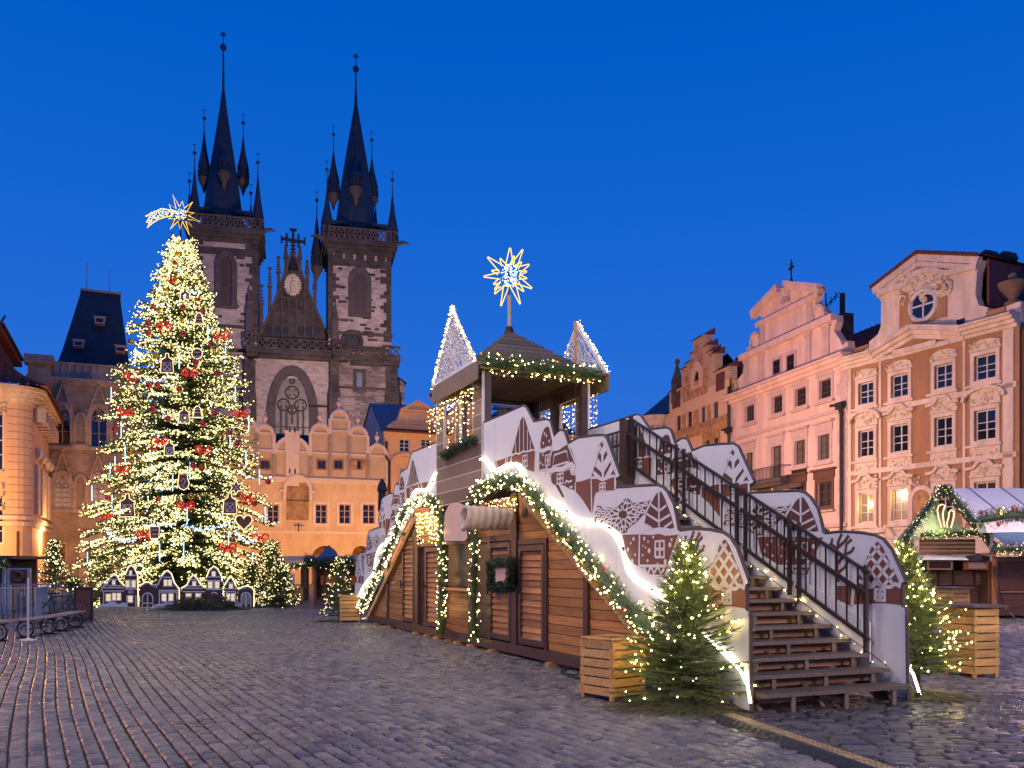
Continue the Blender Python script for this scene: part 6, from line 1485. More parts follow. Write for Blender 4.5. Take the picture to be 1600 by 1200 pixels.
# ================================================================ greenery, fairy lights and market things
npr = np.random.RandomState(11)
def np_mesh(name, V, Fc, mats, midx=None, smooth=False):
    """V (n,3), Fc (m,k) arrays"""
    me = bpy.data.meshes.new(name); k = Fc.shape[1]; m = len(Fc)
    me.vertices.add(len(V)); me.vertices.foreach_set('co', V.astype(np.float32).ravel())
    me.loops.add(m*k); me.loops.foreach_set('vertex_index', Fc.astype(np.int32).ravel())
    me.polygons.add(m); me.polygons.foreach_set('loop_start', np.arange(0, m*k, k, dtype=np.int32)); me.polygons.foreach_set('loop_total', np.full(m, k, dtype=np.int32))
    for q in (mats if isinstance(mats, (list,tuple)) else [mats]): me.materials.append(q)
    if midx is not None: me.polygons.foreach_set('material_index', midx.astype(np.int32))
    me.update(calc_edges=True); return me
def basis(D):
    D = D/np.linalg.norm(D, axis=1, keepdims=True); up = np.tile([0.,0.,1.], (len(D),1)); up[np.abs(D[:,2]) > .95] = [0.,1.,0.]
    Sx = np.cross(D, up); Sx /= np.linalg.norm(Sx, axis=1, keepdims=True); return D, Sx, np.cross(Sx, D)
def needles(P, D, L, n, nl, w, flat=.6):
    """twigs at P along D of length L carrying n needles each; nl, w relative to L or absolute arrays"""
    N = len(P); D, Sx, U = basis(D); t = np.tile(np.linspace(.04,1.0,n), (N,1)); an = npr.uniform(0, 2*np.pi, (N,n))
    rad = Sx[:,None,:]*np.cos(an)[...,None]+U[:,None,:]*(np.sin(an)*flat)[...,None]
    base = P[:,None,:]+D[:,None,:]*(t*L[:,None])[...,None]
    ln = nl*npr.uniform(.7,1.15,(N,n))*(1-.35*t)
    tip = base+(rad*.8+D[:,None,:]*.62)*ln[...,None]
    side = np.cross(rad, D[:,None,:]); side /= (np.linalg.norm(side,axis=2,keepdims=True)+1e-9)
    a = base-side*(w/2); b = base+side*(w/2)
    V = np.stack([a,b,tip],axis=2).reshape(-1,3); Fc = np.arange(len(V)).reshape(-1,3); return V, Fc
def octa(P, r):
    N = len(P); o = np.array([[1,0,0],[-1,0,0],[0,1,0],[0,-1,0],[0,0,1],[0,0,-1]],float); f = np.array([[0,2,4],[2,1,4],[1,3,4],[3,0,4],[2,0,5],[1,2,5],[3,1,5],[0,3,5]])
    V = (P[:,None,:]+o[None]*np.reshape(r,(-1,1,1))).reshape(-1,3); Fc = (f[None]+(np.arange(N)*6)[:,None,None]).reshape(-1,3); return V, Fc
def bulbs(name, P, r, mats, parent, mix=.3):
    P = np.asarray(P, float); rr = r*npr.uniform(.75,1.25,len(P)); V, Fc = octa(P, rr); mi = np.repeat((npr.rand(len(P)) < mix).astype(int), 8) if len(mats) > 1 else None
    return part(name, np_mesh(name, V, Fc, mats, mi), None, parent, kind='stuff')
def fir(prof, H, nbr, seed, spacing, tw, nn, nl, w, droop=.25, elev=(.1,-.25), lean=(0,0), z0=.12, jit=.22):
    """prof(t) -> radius at height fraction t. Returns twig arrays, branch tubes, sample points"""
    q = random.Random(seed); TP, TD, TL, BR, PT = [], [], [], [], []
    for i in range(nbr):
        t = z0+(1-z0-.02)*((i+q.random())/nbr)**1.02; az = i*2.39996+q.uniform(-.4,.4); L = prof(t)*q.uniform(1-jit,1+jit*.7)
        el = elev[0]*(t)+elev[1]*(1-t)+q.uniform(-.12,.12); d = Vector((math.cos(az)*math.cos(el), math.sin(az)*math.cos(el), math.sin(el)))
        o = Vector((lean[0]*t, lean[1]*t, H*t)); pts = []; m = max(3, int(L/spacing)); side = Vector((-math.sin(az), math.cos(az), 0))
        for k in range(m+1):
            f = k/m; pts.append(o+d*(L*f)+Vector((0,0,-droop*L*f*f+.10*L*max(0,f-.6))))
        BR.append((pts, L)); 
        for k in range(m+1):
            f = (k+.5)/(m+1); 
            if f < .12: continue
            p = pts[min(k,m)]; dr = (pts[min(k+1,m)]-pts[max(k-1,0)]).normalized(); l = min(tw*(1.15-.55*f)*q.uniform(.75,1.2), .12+.45*L)
            for s in (-1,1):
                TP.append(p); TD.append(dr*.75+side*(s*.8)+Vector((0,0,q.uniform(-.25,.2)))); TL.append(l)
            TP.append(p); TD.append(dr); TL.append(spacing*1.6)
            PT.append((p, f))
        TP.append(pts[-1]); TD.append(d); TL.append(tw*.8)
    for k in range(5): TP.append(Vector((lean[0],lean[1],H*(.93-.02*k)))); a = k*1.3; TD.append(Vector((.5*math.cos(a),.5*math.sin(a),.6))); TL.append(tw*.6)
    TP.append(Vector((lean[0],lean[1],H*.93))); TD.append(Vector((0,0,1))); TL.append(H*.07)
    P = np.array([tuple(v) for v in TP]); Dn = np.array([tuple(v) for v in TD]); L = np.array(TL)
    return needles(P, Dn, L, nn, nl, w), BR, PT, (P, Dn, L)
def add_fir(label, loc, H, prof, nbr, seed, spacing, tw, nn, nl, w, nb, br, mats, needle='needle', trunk=.05, group=None, cat='christmas tree', name='fir_tree', **kw):
    t = thing(name, loc, label, cat, group); (V, Fc), BR, PT, (P, Dn, L) = fir(prof, H, nbr, seed, spacing, tw, nn, nl, w, **kw)
    part('crown', np_mesh('crown', V, Fc, M[needle]), None, t); b = MB(); q = random.Random(seed); ln = kw.get('lean',(0,0))
    b.tube([(0,0,0),(ln[0]*.5,ln[1]*.5,H*.5),(ln[0],ln[1],H*.99)],[trunk,trunk*.6,trunk*.12],7); part('trunk', b, M['bark'], t)
    b = MB(); b.smooth = False
    for pts, Lb in BR: b.tube(pts[::max(1,len(pts)//3)], [trunk*.22*(1-.25*i) for i in range(len(pts[::max(1,len(pts)//3)]))], 3, caps=False)
    for i in range(0, len(P), 1 if H < 4 else 3):
        d = Vector(Dn[i]).normalized()*float(L[i]); 
        if H < 4: b.tube([P[i], Vector(P[i])+d*.9], trunk*.055, 3, caps=False)
    part('branches', b, M['twig'], t, kind='stuff')
    if nb:
        pts = []
        while len(pts) < nb:
            i = q.randrange(len(P)); f = q.random(); p = P[i]+Dn[i]/np.linalg.norm(Dn[i])*L[i]*f; rr = math.hypot(p[0]-ln[0]*p[2]/H, p[1]-ln[1]*p[2]/H); R0 = prof(min(1,p[2]/H))
            if rr < R0*q.uniform(.25 if H > 4 else .6,1.0): continue
            if H > 4 and q.random() > .35+.65*abs(p[1])/max(rr,.1): continue
            if H > 4: k_ = q.uniform(.0,.22)/max(rr,.2); p = p+np.array([p[0]*k_,p[1]*k_,0])
            elif H < 2.05: k_ = q.uniform(.0,.05)/max(rr,.1); p = p+np.array([(p[0]-ln[0]*p[2]/H)*k_,(p[1]-ln[1]*p[2]/H)*k_,0])
            pts.append(p+npr.uniform(-.5,.5,3)*br*2)
        bulbs('bulbs', pts, br, mats, t, .2)
    return t

# ---------------------------------------------------------------- the big tree
TX, TY = (283-800)/FPX*42, 42.0; TK = 42/FPX
def zt(v): return CH+(HZ-v)*TK
TH = zt(366)
PV = np.array([366,380,400,440,480,520,560,600,650,700,740,800,850,900,945]); PR = np.array([2,6,12,27,41,57,70,83,89,98,108,116,122,128,116])*TK
def bigprof(t): return float(np.interp(HZ-(TH*t-CH)/TK, PV, PR))
BULBM = [M['bulb'], M['bulb2']]
BIG = add_fir('giant fir tree covered in thousands of white fairy lights and ornaments', (TX,TY), TH, bigprof, 620, 3, .25, .58, 16, .20, .055, 42000, .029, BULBM, 'needle', trunk=.28, z0=.03, droop=.30, elev=(.5,.0), jit=.30)
def on_tree(u, v, out=.96):
    z = zt(v)
    for _ in range(3):
        r = bigprof(max(.01,min(1,z/TH)))*out; dx = (u-800)/FPX*(TY)-TX; dx = max(-r*.995, min(r*.995, dx)); dy = -math.sqrt(max(0, r*r-dx*dx)); Y = TY+dy; dx = (u-800)/FPX*Y-TX; z = CH+(HZ-v)*Y/FPX
    return (TX+dx, Y-.12, z)
ordw = ['first','second','third','fourth','fifth','sixth','seventh','eighth','ninth','tenth','eleventh','twelfth','thirteenth','fourteenth','fifteenth','sixteenth','seventeenth','eighteenth','nineteenth','twentieth']
Q4 = lambda L: [(120+a/3.53, 280+b/3.53) for a, b in L]
Q5 = lambda L: [(120+a/3.333, 600+b/3.333) for a, b in L]
def ranked(pts):
    """split by the tree's middle and name each by its rank from the top"""
    out = []
    for side in (0, 1):
        s = sorted([p for p in pts if (p[0] >= 281) == bool(side)], key=lambda p: p[1])
        for i, p in enumerate(s): out.append((p, f"{ordw[i]} from the top on the big tree's {'right' if side else 'left'} half"))
    return out
reds = Q4([(540,340),(430,710),(490,797),(400,800),(400,850),(590,710),(590,855),(745,907),(545,470),(625,490),(700,730),(370,990),(405,1140),(450,1137),(570,1160),(775,1075),(660,1015),(670,660)]) + Q5([(400,135),(480,183),(660,208),(720,158),(202,238),(405,335),(800,255),(610,425),(838,313),(170,600),(432,605),(930,623),(1000,510),(655,440),(275,90)])
golds = Q4([(680,515),(565,412),(495,625),(465,725),(578,778),(555,975),(440,978),(305,900),(425,630),(840,960),(760,930)]) + Q5([(675,150),(355,398),(155,432),(600,585),(415,858),(750,258),(905,385),(285,345),(690,410)])
bows = Q4([(530,560),(490,820),(800,860),(310,1090),(630,1070)]) + Q5([(260,150),(855,155),(440,300),(665,345),(240,445),(575,630),(895,590),(150,680),(360,780),(790,850),(960,800)])
tubes = Q4([(575,485),(465,605),(825,965),(330,975),(570,1005),(728,850)]) + Q5([(185,60),(830,55),(900,205),(237,240),(258,365),(180,455),(595,455),(505,515),(885,390),(955,485),(85,570),(190,620),(580,685),(795,810),(437,880),(562,865),(920,920),(62,915),(985,680),(205,420),(803,280)])
def bauble_mesh(name, m): b = MB(); b.smooth = True; b.ball((0,0,0),.14,12,8); return b.mesh(name, m)
capm = MB(); capm.lathe(0,0,[(.03,.145),(.03,.18),(.01,.21)],6); capm = capm.mesh('cap', M['gold_ball'])
for pts, nm, me, col in ((reds,'red_bauble',bauble_mesh('ball',M['red_ball']),'red'),(golds,'gold_bauble',bauble_mesh('ball',M['gold_ball']),'gold')):
    for (u,v), rk in ranked(pts):
        t = thing(nm, on_tree(u,v,1.08)[:2], f'shiny {col} bauble, {rk}', 'bauble', f'{col} baubles on the big tree', z=on_tree(u,v,1.08)[2]); inst('ball', me, t, (0,0,0)); inst('cap', capm, t, (0,0,0))
bow = MB()
for s in (-1,1):
    bow.tube([(s*.04,-.02,0),(s*.2,-.06,.16),(s*.36,-.02,.1),(s*.36,0,-.08),(s*.2,-.04,-.12),(s*.04,-.02,0)],.045,5); bow.tube([(s*.02,0,-.02),(s*.12,-.03,-.2),(s*.2,0,-.34)],.035,4)
bow.ball((0,-.05,0),.08,6,4); bowm = bow.mesh('ribbon', M['red_bow'])
P_ = [(s*(.05+.32*npr.rand()), -.1, npr.uniform(-.2,.18)) for s in (-1,1) for _ in range(26)]; V, Fc = octa(np.array(P_), .02); bowl = np_mesh('bow_lights', V, Fc, M['led_red'])
for (u,v), rk in ranked(bows):
    w = on_tree(u,v,1.08); t = thing('red_bow', w[:2], f'red bow with small red lights, {rk}', 'bow', 'red bows on the big tree', z=w[2]); inst('ribbon', bowm, t, (0,0,0)); tag(inst('bow_lights', bowl, t, (0,0,0)), kind='stuff')
tb_ = MB(); tb_.tube([(0,0,.36),(0,0,-.36)],.022,6); tubm = tb_.mesh('tube', M['led_cold']); tb_ = MB(); tb_.tube([(0,0,.36),(0,0,.44)],.03,6); tubc = tb_.mesh('cap', M['steel'])
for (u,v), rk in ranked(tubes):
    w = on_tree(u,v,1.08); t = thing('light_tube', w[:2], f'ice blue light tube, {rk}', 'light tube', 'falling-snow light tubes on the big tree', z=w[2]); inst('tube', tubm, t, (0,0,0)); inst('cap', tubc, t, (0,0,0))
def plaque(name, label, u, v, outl, strokes, sc, cat, dark=True):
    sc *= .88
    w = on_tree(u,v,1.10); t = thing(name, w[:2], label, cat, 'gingerbread shapes hung on the big tree', z=w[2]); b = MB(); b.poly([(x*sc,z*sc) for x,z in outl],-.01,.04); part('plate', b, M['ginger'], t)
    b = MB(); b.tube([(x*sc,-.03,z*sc) for x,z in outl],.018,5,closed=True); part('outline_light', b, M['led_out'], t)
    if strokes:
        b = MB()
        for s in strokes: ribbon(b, [(x*sc,z*sc) for x,z in s], .03, -.02, -.01)
        part('icing', b, M['icing'], t)
    return t
lan = [(-.9,-1.3),(.9,-1.3),(.8,.3),(1.0,.35),(.25,.85),(.2,1.4),(-.2,1.4),(-.25,.85),(-1.0,.35),(-.8,.3)]
lst = [[(-.5,-1),(.5,-1),(.5,.1),(-.5,.1),(-.5,-1)],[(-.4,-.9),(.4,0)],[(.4,-.9),(-.4,0)]]
for (u,v), s, d in zip(Q4([(603,650),(505,1020)])+Q5([(565,165),(270,635),(803,625),(488,335)]),(.30,.36,.30,.42,.38,.28),('topmost of the gingerbread lanterns','second gingerbread lantern from the top, above the tree\'s middle','gingerbread lantern beside the upper bells, third from the top','largest gingerbread lantern, low on the tree\'s left','slim gingerbread lantern above the lit heart','gingerbread lantern near the tree axis, fourth from the top')): plaque('gingerbread_lantern', d+' on the big tree', u, v, lan, lst, s, 'ornament')
heart = [(math.sin(k*math.pi/12)**3*1.0, (.81*math.cos(k*math.pi/12)-.31*math.cos(k*math.pi/6)-.125*math.cos(k*math.pi/4)-.06*math.cos(k*math.pi/3))*1.05) for k in range(24)]
u,v = Q5([(875,718)])[0]; plaque('gingerbread_heart','gingerbread heart with bright outline low on the big tree, right side',u,v,heart,None,.42,'ornament')
mit = [(-.5,1.0),(.5,1.0),(.6,.2),(.8,-.3),(.6,-.9),(.1,-1.2),(-.4,-1.0),(-.7,-.4),(-.6,.1)]
u,v = Q5([(560,505)])[0]; plaque('gingerbread_mitten','gingerbread mitten with swirled icing in the middle of the big tree',u,v,mit,[[(-.4,.8),(.4,.8)],[(-.3,-.1),(0,.3),(.3,0),(.1,-.4),(-.2,-.6),(.2,-.9)]],.38,'ornament')
bel = [(-.9,-1),(.9,-1),(.65,-.6),(.5,.4),(.2,.8),(-.2,.8),(-.5,.4),(-.65,-.6)]
for (u,v), d in ((Q4([(680,770)])[0],'upper gingerbread bell, right of the axis of the big tree'),(Q5([(635,145)])[0],'lower gingerbread bell beside a lantern on the big tree')): plaque('gingerbread_bell',d,u,v,bel,[[(-.7,-.8),(.7,-.8)],[(-.5,-.2),(.5,-.2)],[(-.45,.3),(.45,.3)]],.32,'ornament')
st5 = [((.9 if k % 2 == 0 else .48)*math.sin(k*math.pi/6), (.9 if k % 2 == 0 else .48)*math.cos(k*math.pi/6)) for k in range(12)]
u,v = Q5([(835,540)])[0]; plaque('gingerbread_star','gingerbread star above the slim lantern on the big tree',u,v,st5,[[(-.3,-.3),(.3,.3)],[(.3,-.3),(-.3,.3)]],.40,'ornament')
mug = [(-.6,-.9),(.6,-.9),(.7,.8),(-.7,.8)]
for (u,v), d in ((Q5([(412,772)])[0],'gingerbread mug beside the low red bow on the big tree'),(Q4([(670,970)])[0],'round gingerbread bauble right of the axis of the big tree')): plaque('gingerbread_mug' if 'mug' in d else 'gingerbread_ball',d,u,v,mug if 'mug' in d else [(.8*math.cos(k*.5236),.8*math.sin(k*.5236)+.1) for k in range(12)],[[(-.4,.3),(.4,.3)],[(-.4,-.3),(.4,-.3)]],.34,'ornament')
sw = [Q5([(160,755),(175,785),(210,808),(250,816),(290,815),(325,798)]),Q5([(370,742),(420,730),(470,738),(520,728)]),Q5([(555,733),(600,752),(650,762),(700,758),(760,738),(812,718)]),Q5([(828,765),(850,795),(885,820),(920,822),(960,795)]),Q4([(390,1105),(435,1115),(480,1108),(560,1090)]),Q4([(425,690),(455,700),(480,692)]),Q4([(630,620),(660,632),(690,622)])]
for k, s in enumerate(sw):
    P3 = [Vector(on_tree(u,v,1.03)) for u,v in s]; o = P3[0]; pts = []
    for i in range(len(P3)-1):
        for j in range(9): f = j/9; pts.append(tuple(P3[i].lerp(P3[i+1],f)-o+Vector((npr.uniform(-.03,.03),npr.uniform(-.04,.04),npr.uniform(-.06,.06)))))
    t = thing('light_swag', (o.x,o.y), ['blue-white light swag low on the left of the big tree','short blue-white swag between the low left bow and the axis','blue-white swag sagging across the lower middle of the big tree','blue-white swag under the lit heart, right side','blue-white swag across the upper part of the big tree','short blue-white swag near the tree top, left','short blue-white swag near the tree top, right'][k],'light swag','blue-white light swags on the big tree',z=o.z)
    b = MB(); b.tube(pts[::3], .02, 4); part('cable', b, M['white_paint'], t); bulbs('bulbs', pts+[tuple(np.array(p)+npr.uniform(-.06,.06,3)) for p in pts], .030, [M['led_blue'],M['bulb2']], t, .3)
# comet star on the tree top
def add_comet():
    Y = TY-.1; k = Y/FPX; c = lambda a,b: ((210+a/13.33-800)*k-TX, CH+(HZ-(290+b/13.33))*k)
    t = thing('comet_star', (TX,Y), 'glowing comet star with a forked tail on the top of the big tree', 'star'); b = MB()
    spk = [(800,190),(1000,325),(1210,345),(1240,568),(1370,748),(1200,858),(1145,1030),(955,915),(745,905),(715,690),(725,390)]; inn = [(940,440),(1040,470),(1090,545),(1120,625),(1110,700),(1070,740),(1000,750),(910,740),(850,690),(800,600),(870,480)]
    path = []
    for i in range(11): path += [c(*spk[i]), c(*inn[i])]
    b.tube([(x,0,z) for x,z in path],.022,5,closed=True)
    tail = [(860,520),(740,500),(570,470),(400,540),(220,630),(310,650),(240,760),(300,760),(255,870),(370,770),(500,690),(640,645),(800,620)]
    b.tube([(c(*q)[0],.05,c(*q)[1]) for q in tail],.022,5); part('light_tube', b, M['led_star'], t)
    b = MB(); b.poly([c(*q) for q in tail],.05,.06); P = []
    while len(P) < 260:
        x,z = npr.uniform(250,1100),npr.uniform(480,800)
        if inside(c(x,z),[c(*q) for q in tail]) or (x-970)**2+(z-600)**2 < 120**2: q = c(x,z); P.append((q[0],-.03+.06*npr.rand(),q[1]))
    bulbs('bulbs', P, .026, [M['led_cold'],M['gold_bulb']], t, .6)
    b = MB(); b.beam((0,.02,TH-.5),(0,.02,c(960,600)[1]),.06); b.beam((c(960,600)[0],.02,c(960,600)[1]),(c(400,600)[0],.04,c(400,600)[1]),.03); part('frame', b, M['iron'], t)
add_comet()

# ---------------------------------------------------------------- small firs
def cone(r, e=.85): return lambda t: r*(1-t)**e+.02
G2 = 'small lit firs standing on the square'
def gp(u, v): return ground(u, v)
FG = dict(needle='needle_fg', droop=.10, elev=(1.05,.0), jit=.38)
add_fir('small bushy fir with warm fairy lights between the slatted crate and the stairs', gp(1072,1106), 1.92, lambda t: float(np.interp(t,[0,.12,.32,.52,.70,.86,1],[.50,.72,.66,.46,.28,.15,.03])), 270, 21, .038, .19, 34, .030, .0050, 190, .0105, [M['bulb_fg'],M['bulb2']], trunk=.032, cat='fir tree', group=G2, z0=.08, **FG)
add_fir('small leaning fir with warm fairy lights beside the shaded panel and the pallet table', gp(1437,1082), 1.92, lambda t: float(np.interp(t,[0,.15,.35,.55,.7,.85,1],[.40,.60,.58,.40,.22,.18,.06])), 210, 22, .040, .18, 32, .030, .0050, 200, .0110, [M['bulb_fg'],M['bulb2']], trunk=.03, cat='fir tree', group=G2, z0=.12, lean=(-.22,0), **FG)
add_fir('small fir with lights behind the far crate by the left end of the stand', gp(530,969), 2.0, cone(.62), 70, 23, .07, .22, 20, .05, .011, 210, .017, BULBM, trunk=.035, cat='fir tree', group=G2, z0=.06, droop=.12, elev=(.7,.0))
for lb, loc, H, r, n, sd in (('lit fir standing alone behind the barrier left of the big tree',(-19.4,38),2.85,.80,420,24),('low lit fir right beside the lone fir behind the bollards',(-18.1,37),1.25,.5,120,25),
        ('lit fir at the foot of the big tree behind the gingerbread end house',(-18.2,40),2.5,1.0,420,26),('round lit fir at the foot of the big tree next to the market stall',(-10.5,39.2),2.9,.95,480,27),('low lit fir in front of the round one, next to the market stall',(-10.0,38.6),1.9,.75,260,28),('lit fir tucked against the gingerbread gate at the big tree',(-11.5,39.6),1.9,.8,260,29)):
    add_fir(lb, loc, H, cone(r,.75), 110, sd, .10, .28, 16, .085, .020, n, .026, BULBM, trunk=.06, cat='fir tree', group=G2, z0=.03, droop=.15, elev=(.6,.0))
def twig_heap(label, loc, rx, ry, h, n, ln, seed, dark, w=.0045, nn=26, nl=.03):
    q = np.random.RandomState(seed); a = q.uniform(0,6.283,n); rr = np.sqrt(q.rand(n)); P = np.stack([rr*np.cos(a)*rx, rr*np.sin(a)*ry, h*(1-rr**2)*q.uniform(.3,1,n)+.015],1)
    dn = a+q.normal(0,.7,n); D = np.stack([np.cos(dn), np.sin(dn), q.uniform(-.25,.12,n)-.1*rr],1); L = ln*q.uniform(.6,1.3,n)
    lim = (P[:,2]+D[:,2]*L) < .01; D[lim,2] = (.01-P[lim,2])/L[lim]
    t = thing('fir_branch_heap', loc, label, 'fir branches', 'cut fir branches heaped on the ground'); V, Fc = needles(P, D, L, nn, nl, w); V[:,2] = np.maximum(V[:,2],.004); part('twigs', np_mesh('twigs', V, Fc, M[dark]), None, t, kind='stuff')
    b = MB()
    for i in range(n): b.tube([P[i],P[i]+D[i]*L[i]],.004 if ln < .5 else .012,3,caps=False)
    part('stems', b, M['twig'], t, kind='stuff')
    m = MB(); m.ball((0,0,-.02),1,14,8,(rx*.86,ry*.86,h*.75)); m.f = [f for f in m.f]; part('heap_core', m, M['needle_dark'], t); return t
twig_heap('loose cut fir branches around the foot of the bushy fir', (gp(1072,1106)[0]-.05,gp(1072,1106)[1]-.10), .78, .55, .14, 420, .26, 5, 'needle_fg')
twig_heap('cut fir branches around the foot of the leaning fir', (gp(1443,1090)[0]+.05,gp(1443,1090)[1]), .46, .30, .07, 170, .22, 6, 'needle_fg')
twig_heap('dark heap of fir branches lying before the gingerbread houses', (-12.3,35.7), 1.2, .7, .60, 420, .6, 7, 'needle_dark', .016, 22, .10)
twig_heap('few fir branches on the ground by the far crate', gp(519,972), .35, .25, .06, 60, .3, 8, 'needle_dark', .01, 18, .06)
twig_heap('fir branches on the ground before the round lit fir', (-10.6,38.2), .9, .35, .12, 90, .4, 9, 'needle_dark', .014, 18, .08)

# ---------------------------------------------------------------- row of gingerbread cut-outs at the foot of the big tree
Gf = Frame(0, 37.2, 1, 0)
M['ginger_dark'] = mat('dark_gingerbread_paint', (.075,.034,.036), .6)
def cutouts():
    g = lambda a, b: Gf.p(140+a/5, 860+b/5)
    def house(label, out, wins, strokes, snow=None, lit=True, gate=None, yo=0.0):
        pts = [g(*q) for q in out]; xm = sum(p[0] for p in pts)/len(pts); t = thing('gingerbread_cutout', (xm, 37.2+yo), label, 'gingerbread house', 'gingerbread house cut-outs under the big tree'); L = lambda P: [(x-xm, max(z,.0)) for x, z in P]
        b = MB(); b.poly(L(pts), 0, .06); part('board', b, M['ginger_dark'], t); b = MB(); ribbon(b, [(x*.985,z-.035) for x,z in L(pts)][1:-1], .07, -.012, 0)
        for s in strokes: ribbon(b, L([g(*q) for q in s]), .045, -.012, 0)
        part('icing', b, M['icing'], t)
        for (cx,cz,w,h) in wins:
            a = L([g(cx-w/2,cz+h/2), g(cx+w/2,cz-h/2)]); wb = MB(); wb.box(a[0][0]-.03,a[1][0]+.03,-.02,0,a[0][1]-.03,a[1][1]+.03); wn = part('window', wb, M['icing'], t); c = ((a[0][0]+a[1][0])/2,(a[0][1]+a[1][1])/2); hw, hh = (a[1][0]-a[0][0])/4, (a[1][1]-a[0][1])/4
            for i in (-1,1):
                for j in (-1,1): inst('pane', pane_mesh('lit_small'), wn, (c[0]+i*hw,-.024,c[1]+j*hh), (hw*1.75,.008,hh*1.75))
        if gate:
            cx,cz,w,h = gate; a = L(arch_pts(*[0]*0) if 0 else [g(cx-w/2,cz+h/2), g(cx+w/2,cz-h/2)]); o = arch_pts(a[0][0],a[1][0],.03,a[1][1]-(a[1][0]-a[0][0])*.5,a[1][1],6,False); i = [(x*.0+((x-(a[0][0]+a[1][0])/2)*.86+(a[0][0]+a[1][0])/2), z-.04 if z > .1 else z) for x,z in o]
            b = MB(); b.ring(o, i, -.016, 0); xm_ = (a[0][0]+a[1][0])/2; b.box(xm_-.02,xm_+.02,-.016,0,.03,a[1][1]-.05); hgt = a[1][1]
            for k in range(1,6):
                z = hgt*k/7; dx = (a[1][0]-a[0][0])*.4
                if 'lattice' in label: b.beam((xm_,-.012,z),(xm_-dx,-.012,z+.14),.025); b.beam((xm_,-.012,z),(xm_+dx,-.012,z+.14),.025)
            if 'lattice' not in label: b.box(a[0][0],a[1][0],-.016,0,hgt*.28,hgt*.28+.04)
            part('gate', b, M['icing'], t)
        if snow: b = MB(); sp = L([g(*q) for q in snow]); b.poly(sp,-.05,.0); part('snow_drift', b, M['snow_paint'], t)
        if lit:
            pp = L(pts); e = pp[lit[0]:lit[1]]; b = MB(); b.tube([(x,-.01,z) for x,z in e],.022,5); part('outline_light', b, M['led_out'], t)
    house('gingerbread house cut-out with three ground floor windows, at the left end of the row',[(80,440),(80,315),(95,310),(95,282),(140,255),(165,205),(190,186),(216,196),(240,240),(275,275),(272,440)],[(148,368,36,54),(193,362,26,54),(230,362,28,54),(190,252,20,30)],[[(95,292),(272,292)],[(82,318),(272,316)],[(110,318),(110,440)],[(145,276),(250,276)],[(165,228),(220,228)]],[(75,440),(82,420),(130,416),(160,402),(195,400),(225,420),(270,405),(298,425),(298,440)],(5,10))
    house('tall narrow gingerbread tower house with an arched door, second from the left',[(276,440),(276,192),(300,135),(325,113),(350,132),(376,190),(382,440)],[(298,262,26,52),(346,262,26,52),(322,178,16,36),(320,380,34,50)],[[(276,195),(378,195)],[(278,302),(378,302)],[(280,232),(378,232)],[(322,232),(322,296)],[(292,440),(292,350)],[(362,440),(362,350)],[(300,325),(320,315),(345,325),(320,336),(300,325)]],None,(1,7))
    house('gingerbread gate cut-out with a cross-barred double gate, third from the left',[(392,440),(392,278),(430,250),(460,246),(490,265),(528,283),(528,440)],[],[[(395,290),(430,262),(460,258),(490,277),(528,295)]],None,(1,5),(454,384,88,112))
    house('gingerbread house cut-out with a tall bell gable, fourth from the left',[(530,440),(530,268),(560,200),(588,166),(612,155),(640,180),(665,252),(702,300),(700,440)],[(596,253,26,45),(629,253,26,45),(583,368,32,54),(637,366,32,54)],[[(540,312),(695,312)],[(540,325),(695,325)],[(545,325),(545,440)],[(683,325),(683,440)],[(575,210),(650,210)],[(572,280),(655,280)]],[(498,440),(515,420),(570,415),(600,400),(640,402),(680,425),(690,440)],(2,9))
    house('gingerbread house cut-out half hidden by the fir heap, fifth from the left',[(722,440),(722,312),(716,295),(760,270),(785,216),(810,190),(840,214),(870,266),(905,290),(905,440)],[(818,260,24,32),(775,360,40,44),(850,360,40,44)],[[(730,296),(900,296)],[(730,322),(905,322)],[(765,278),(880,278)],[(785,230),(845,230)]],None,(2,9))
    house('tall gingerbread tower house rising behind the fir heap, sixth from the left',[(910,440),(912,212),(936,150),(970,122),(1002,142),(1030,196),(1038,240),(1036,440)],[(943,270,30,52),(998,270,30,52),(970,184,26,36)],[[(914,207),(1032,207)],[(914,236),(1034,236)],[(914,305),(1034,305)],[(970,236),(970,300)],[(950,340),(970,325),(1000,340)]],None,(1,7))
    house('small narrow gingerbread house with two windows, seventh from the left',[(1054,440),(1054,272),(1085,220),(1108,205),(1130,240),(1146,282),(1150,440)],[(1086,366,26,56),(1120,366,26,56),(1105,280,26,34)],[[(1058,322),(1146,322)],[(1062,300),(1146,300)],[(1068,322),(1068,440)],[(1140,322),(1140,440)],[(1088,250),(1130,250)]],[(1125,440),(1140,418),(1160,402),(1185,420),(1195,440)],(1,6))
    house('low gingerbread gate with a lattice leaf door at the right end of the row',[(1160,440),(1160,302),(1200,282),(1235,276),(1272,292),(1286,310),(1284,440)],[],[[(1164,312),(1200,295),(1235,288),(1270,303)]],None,(1,7),(1222,384,80,118))
cutouts()

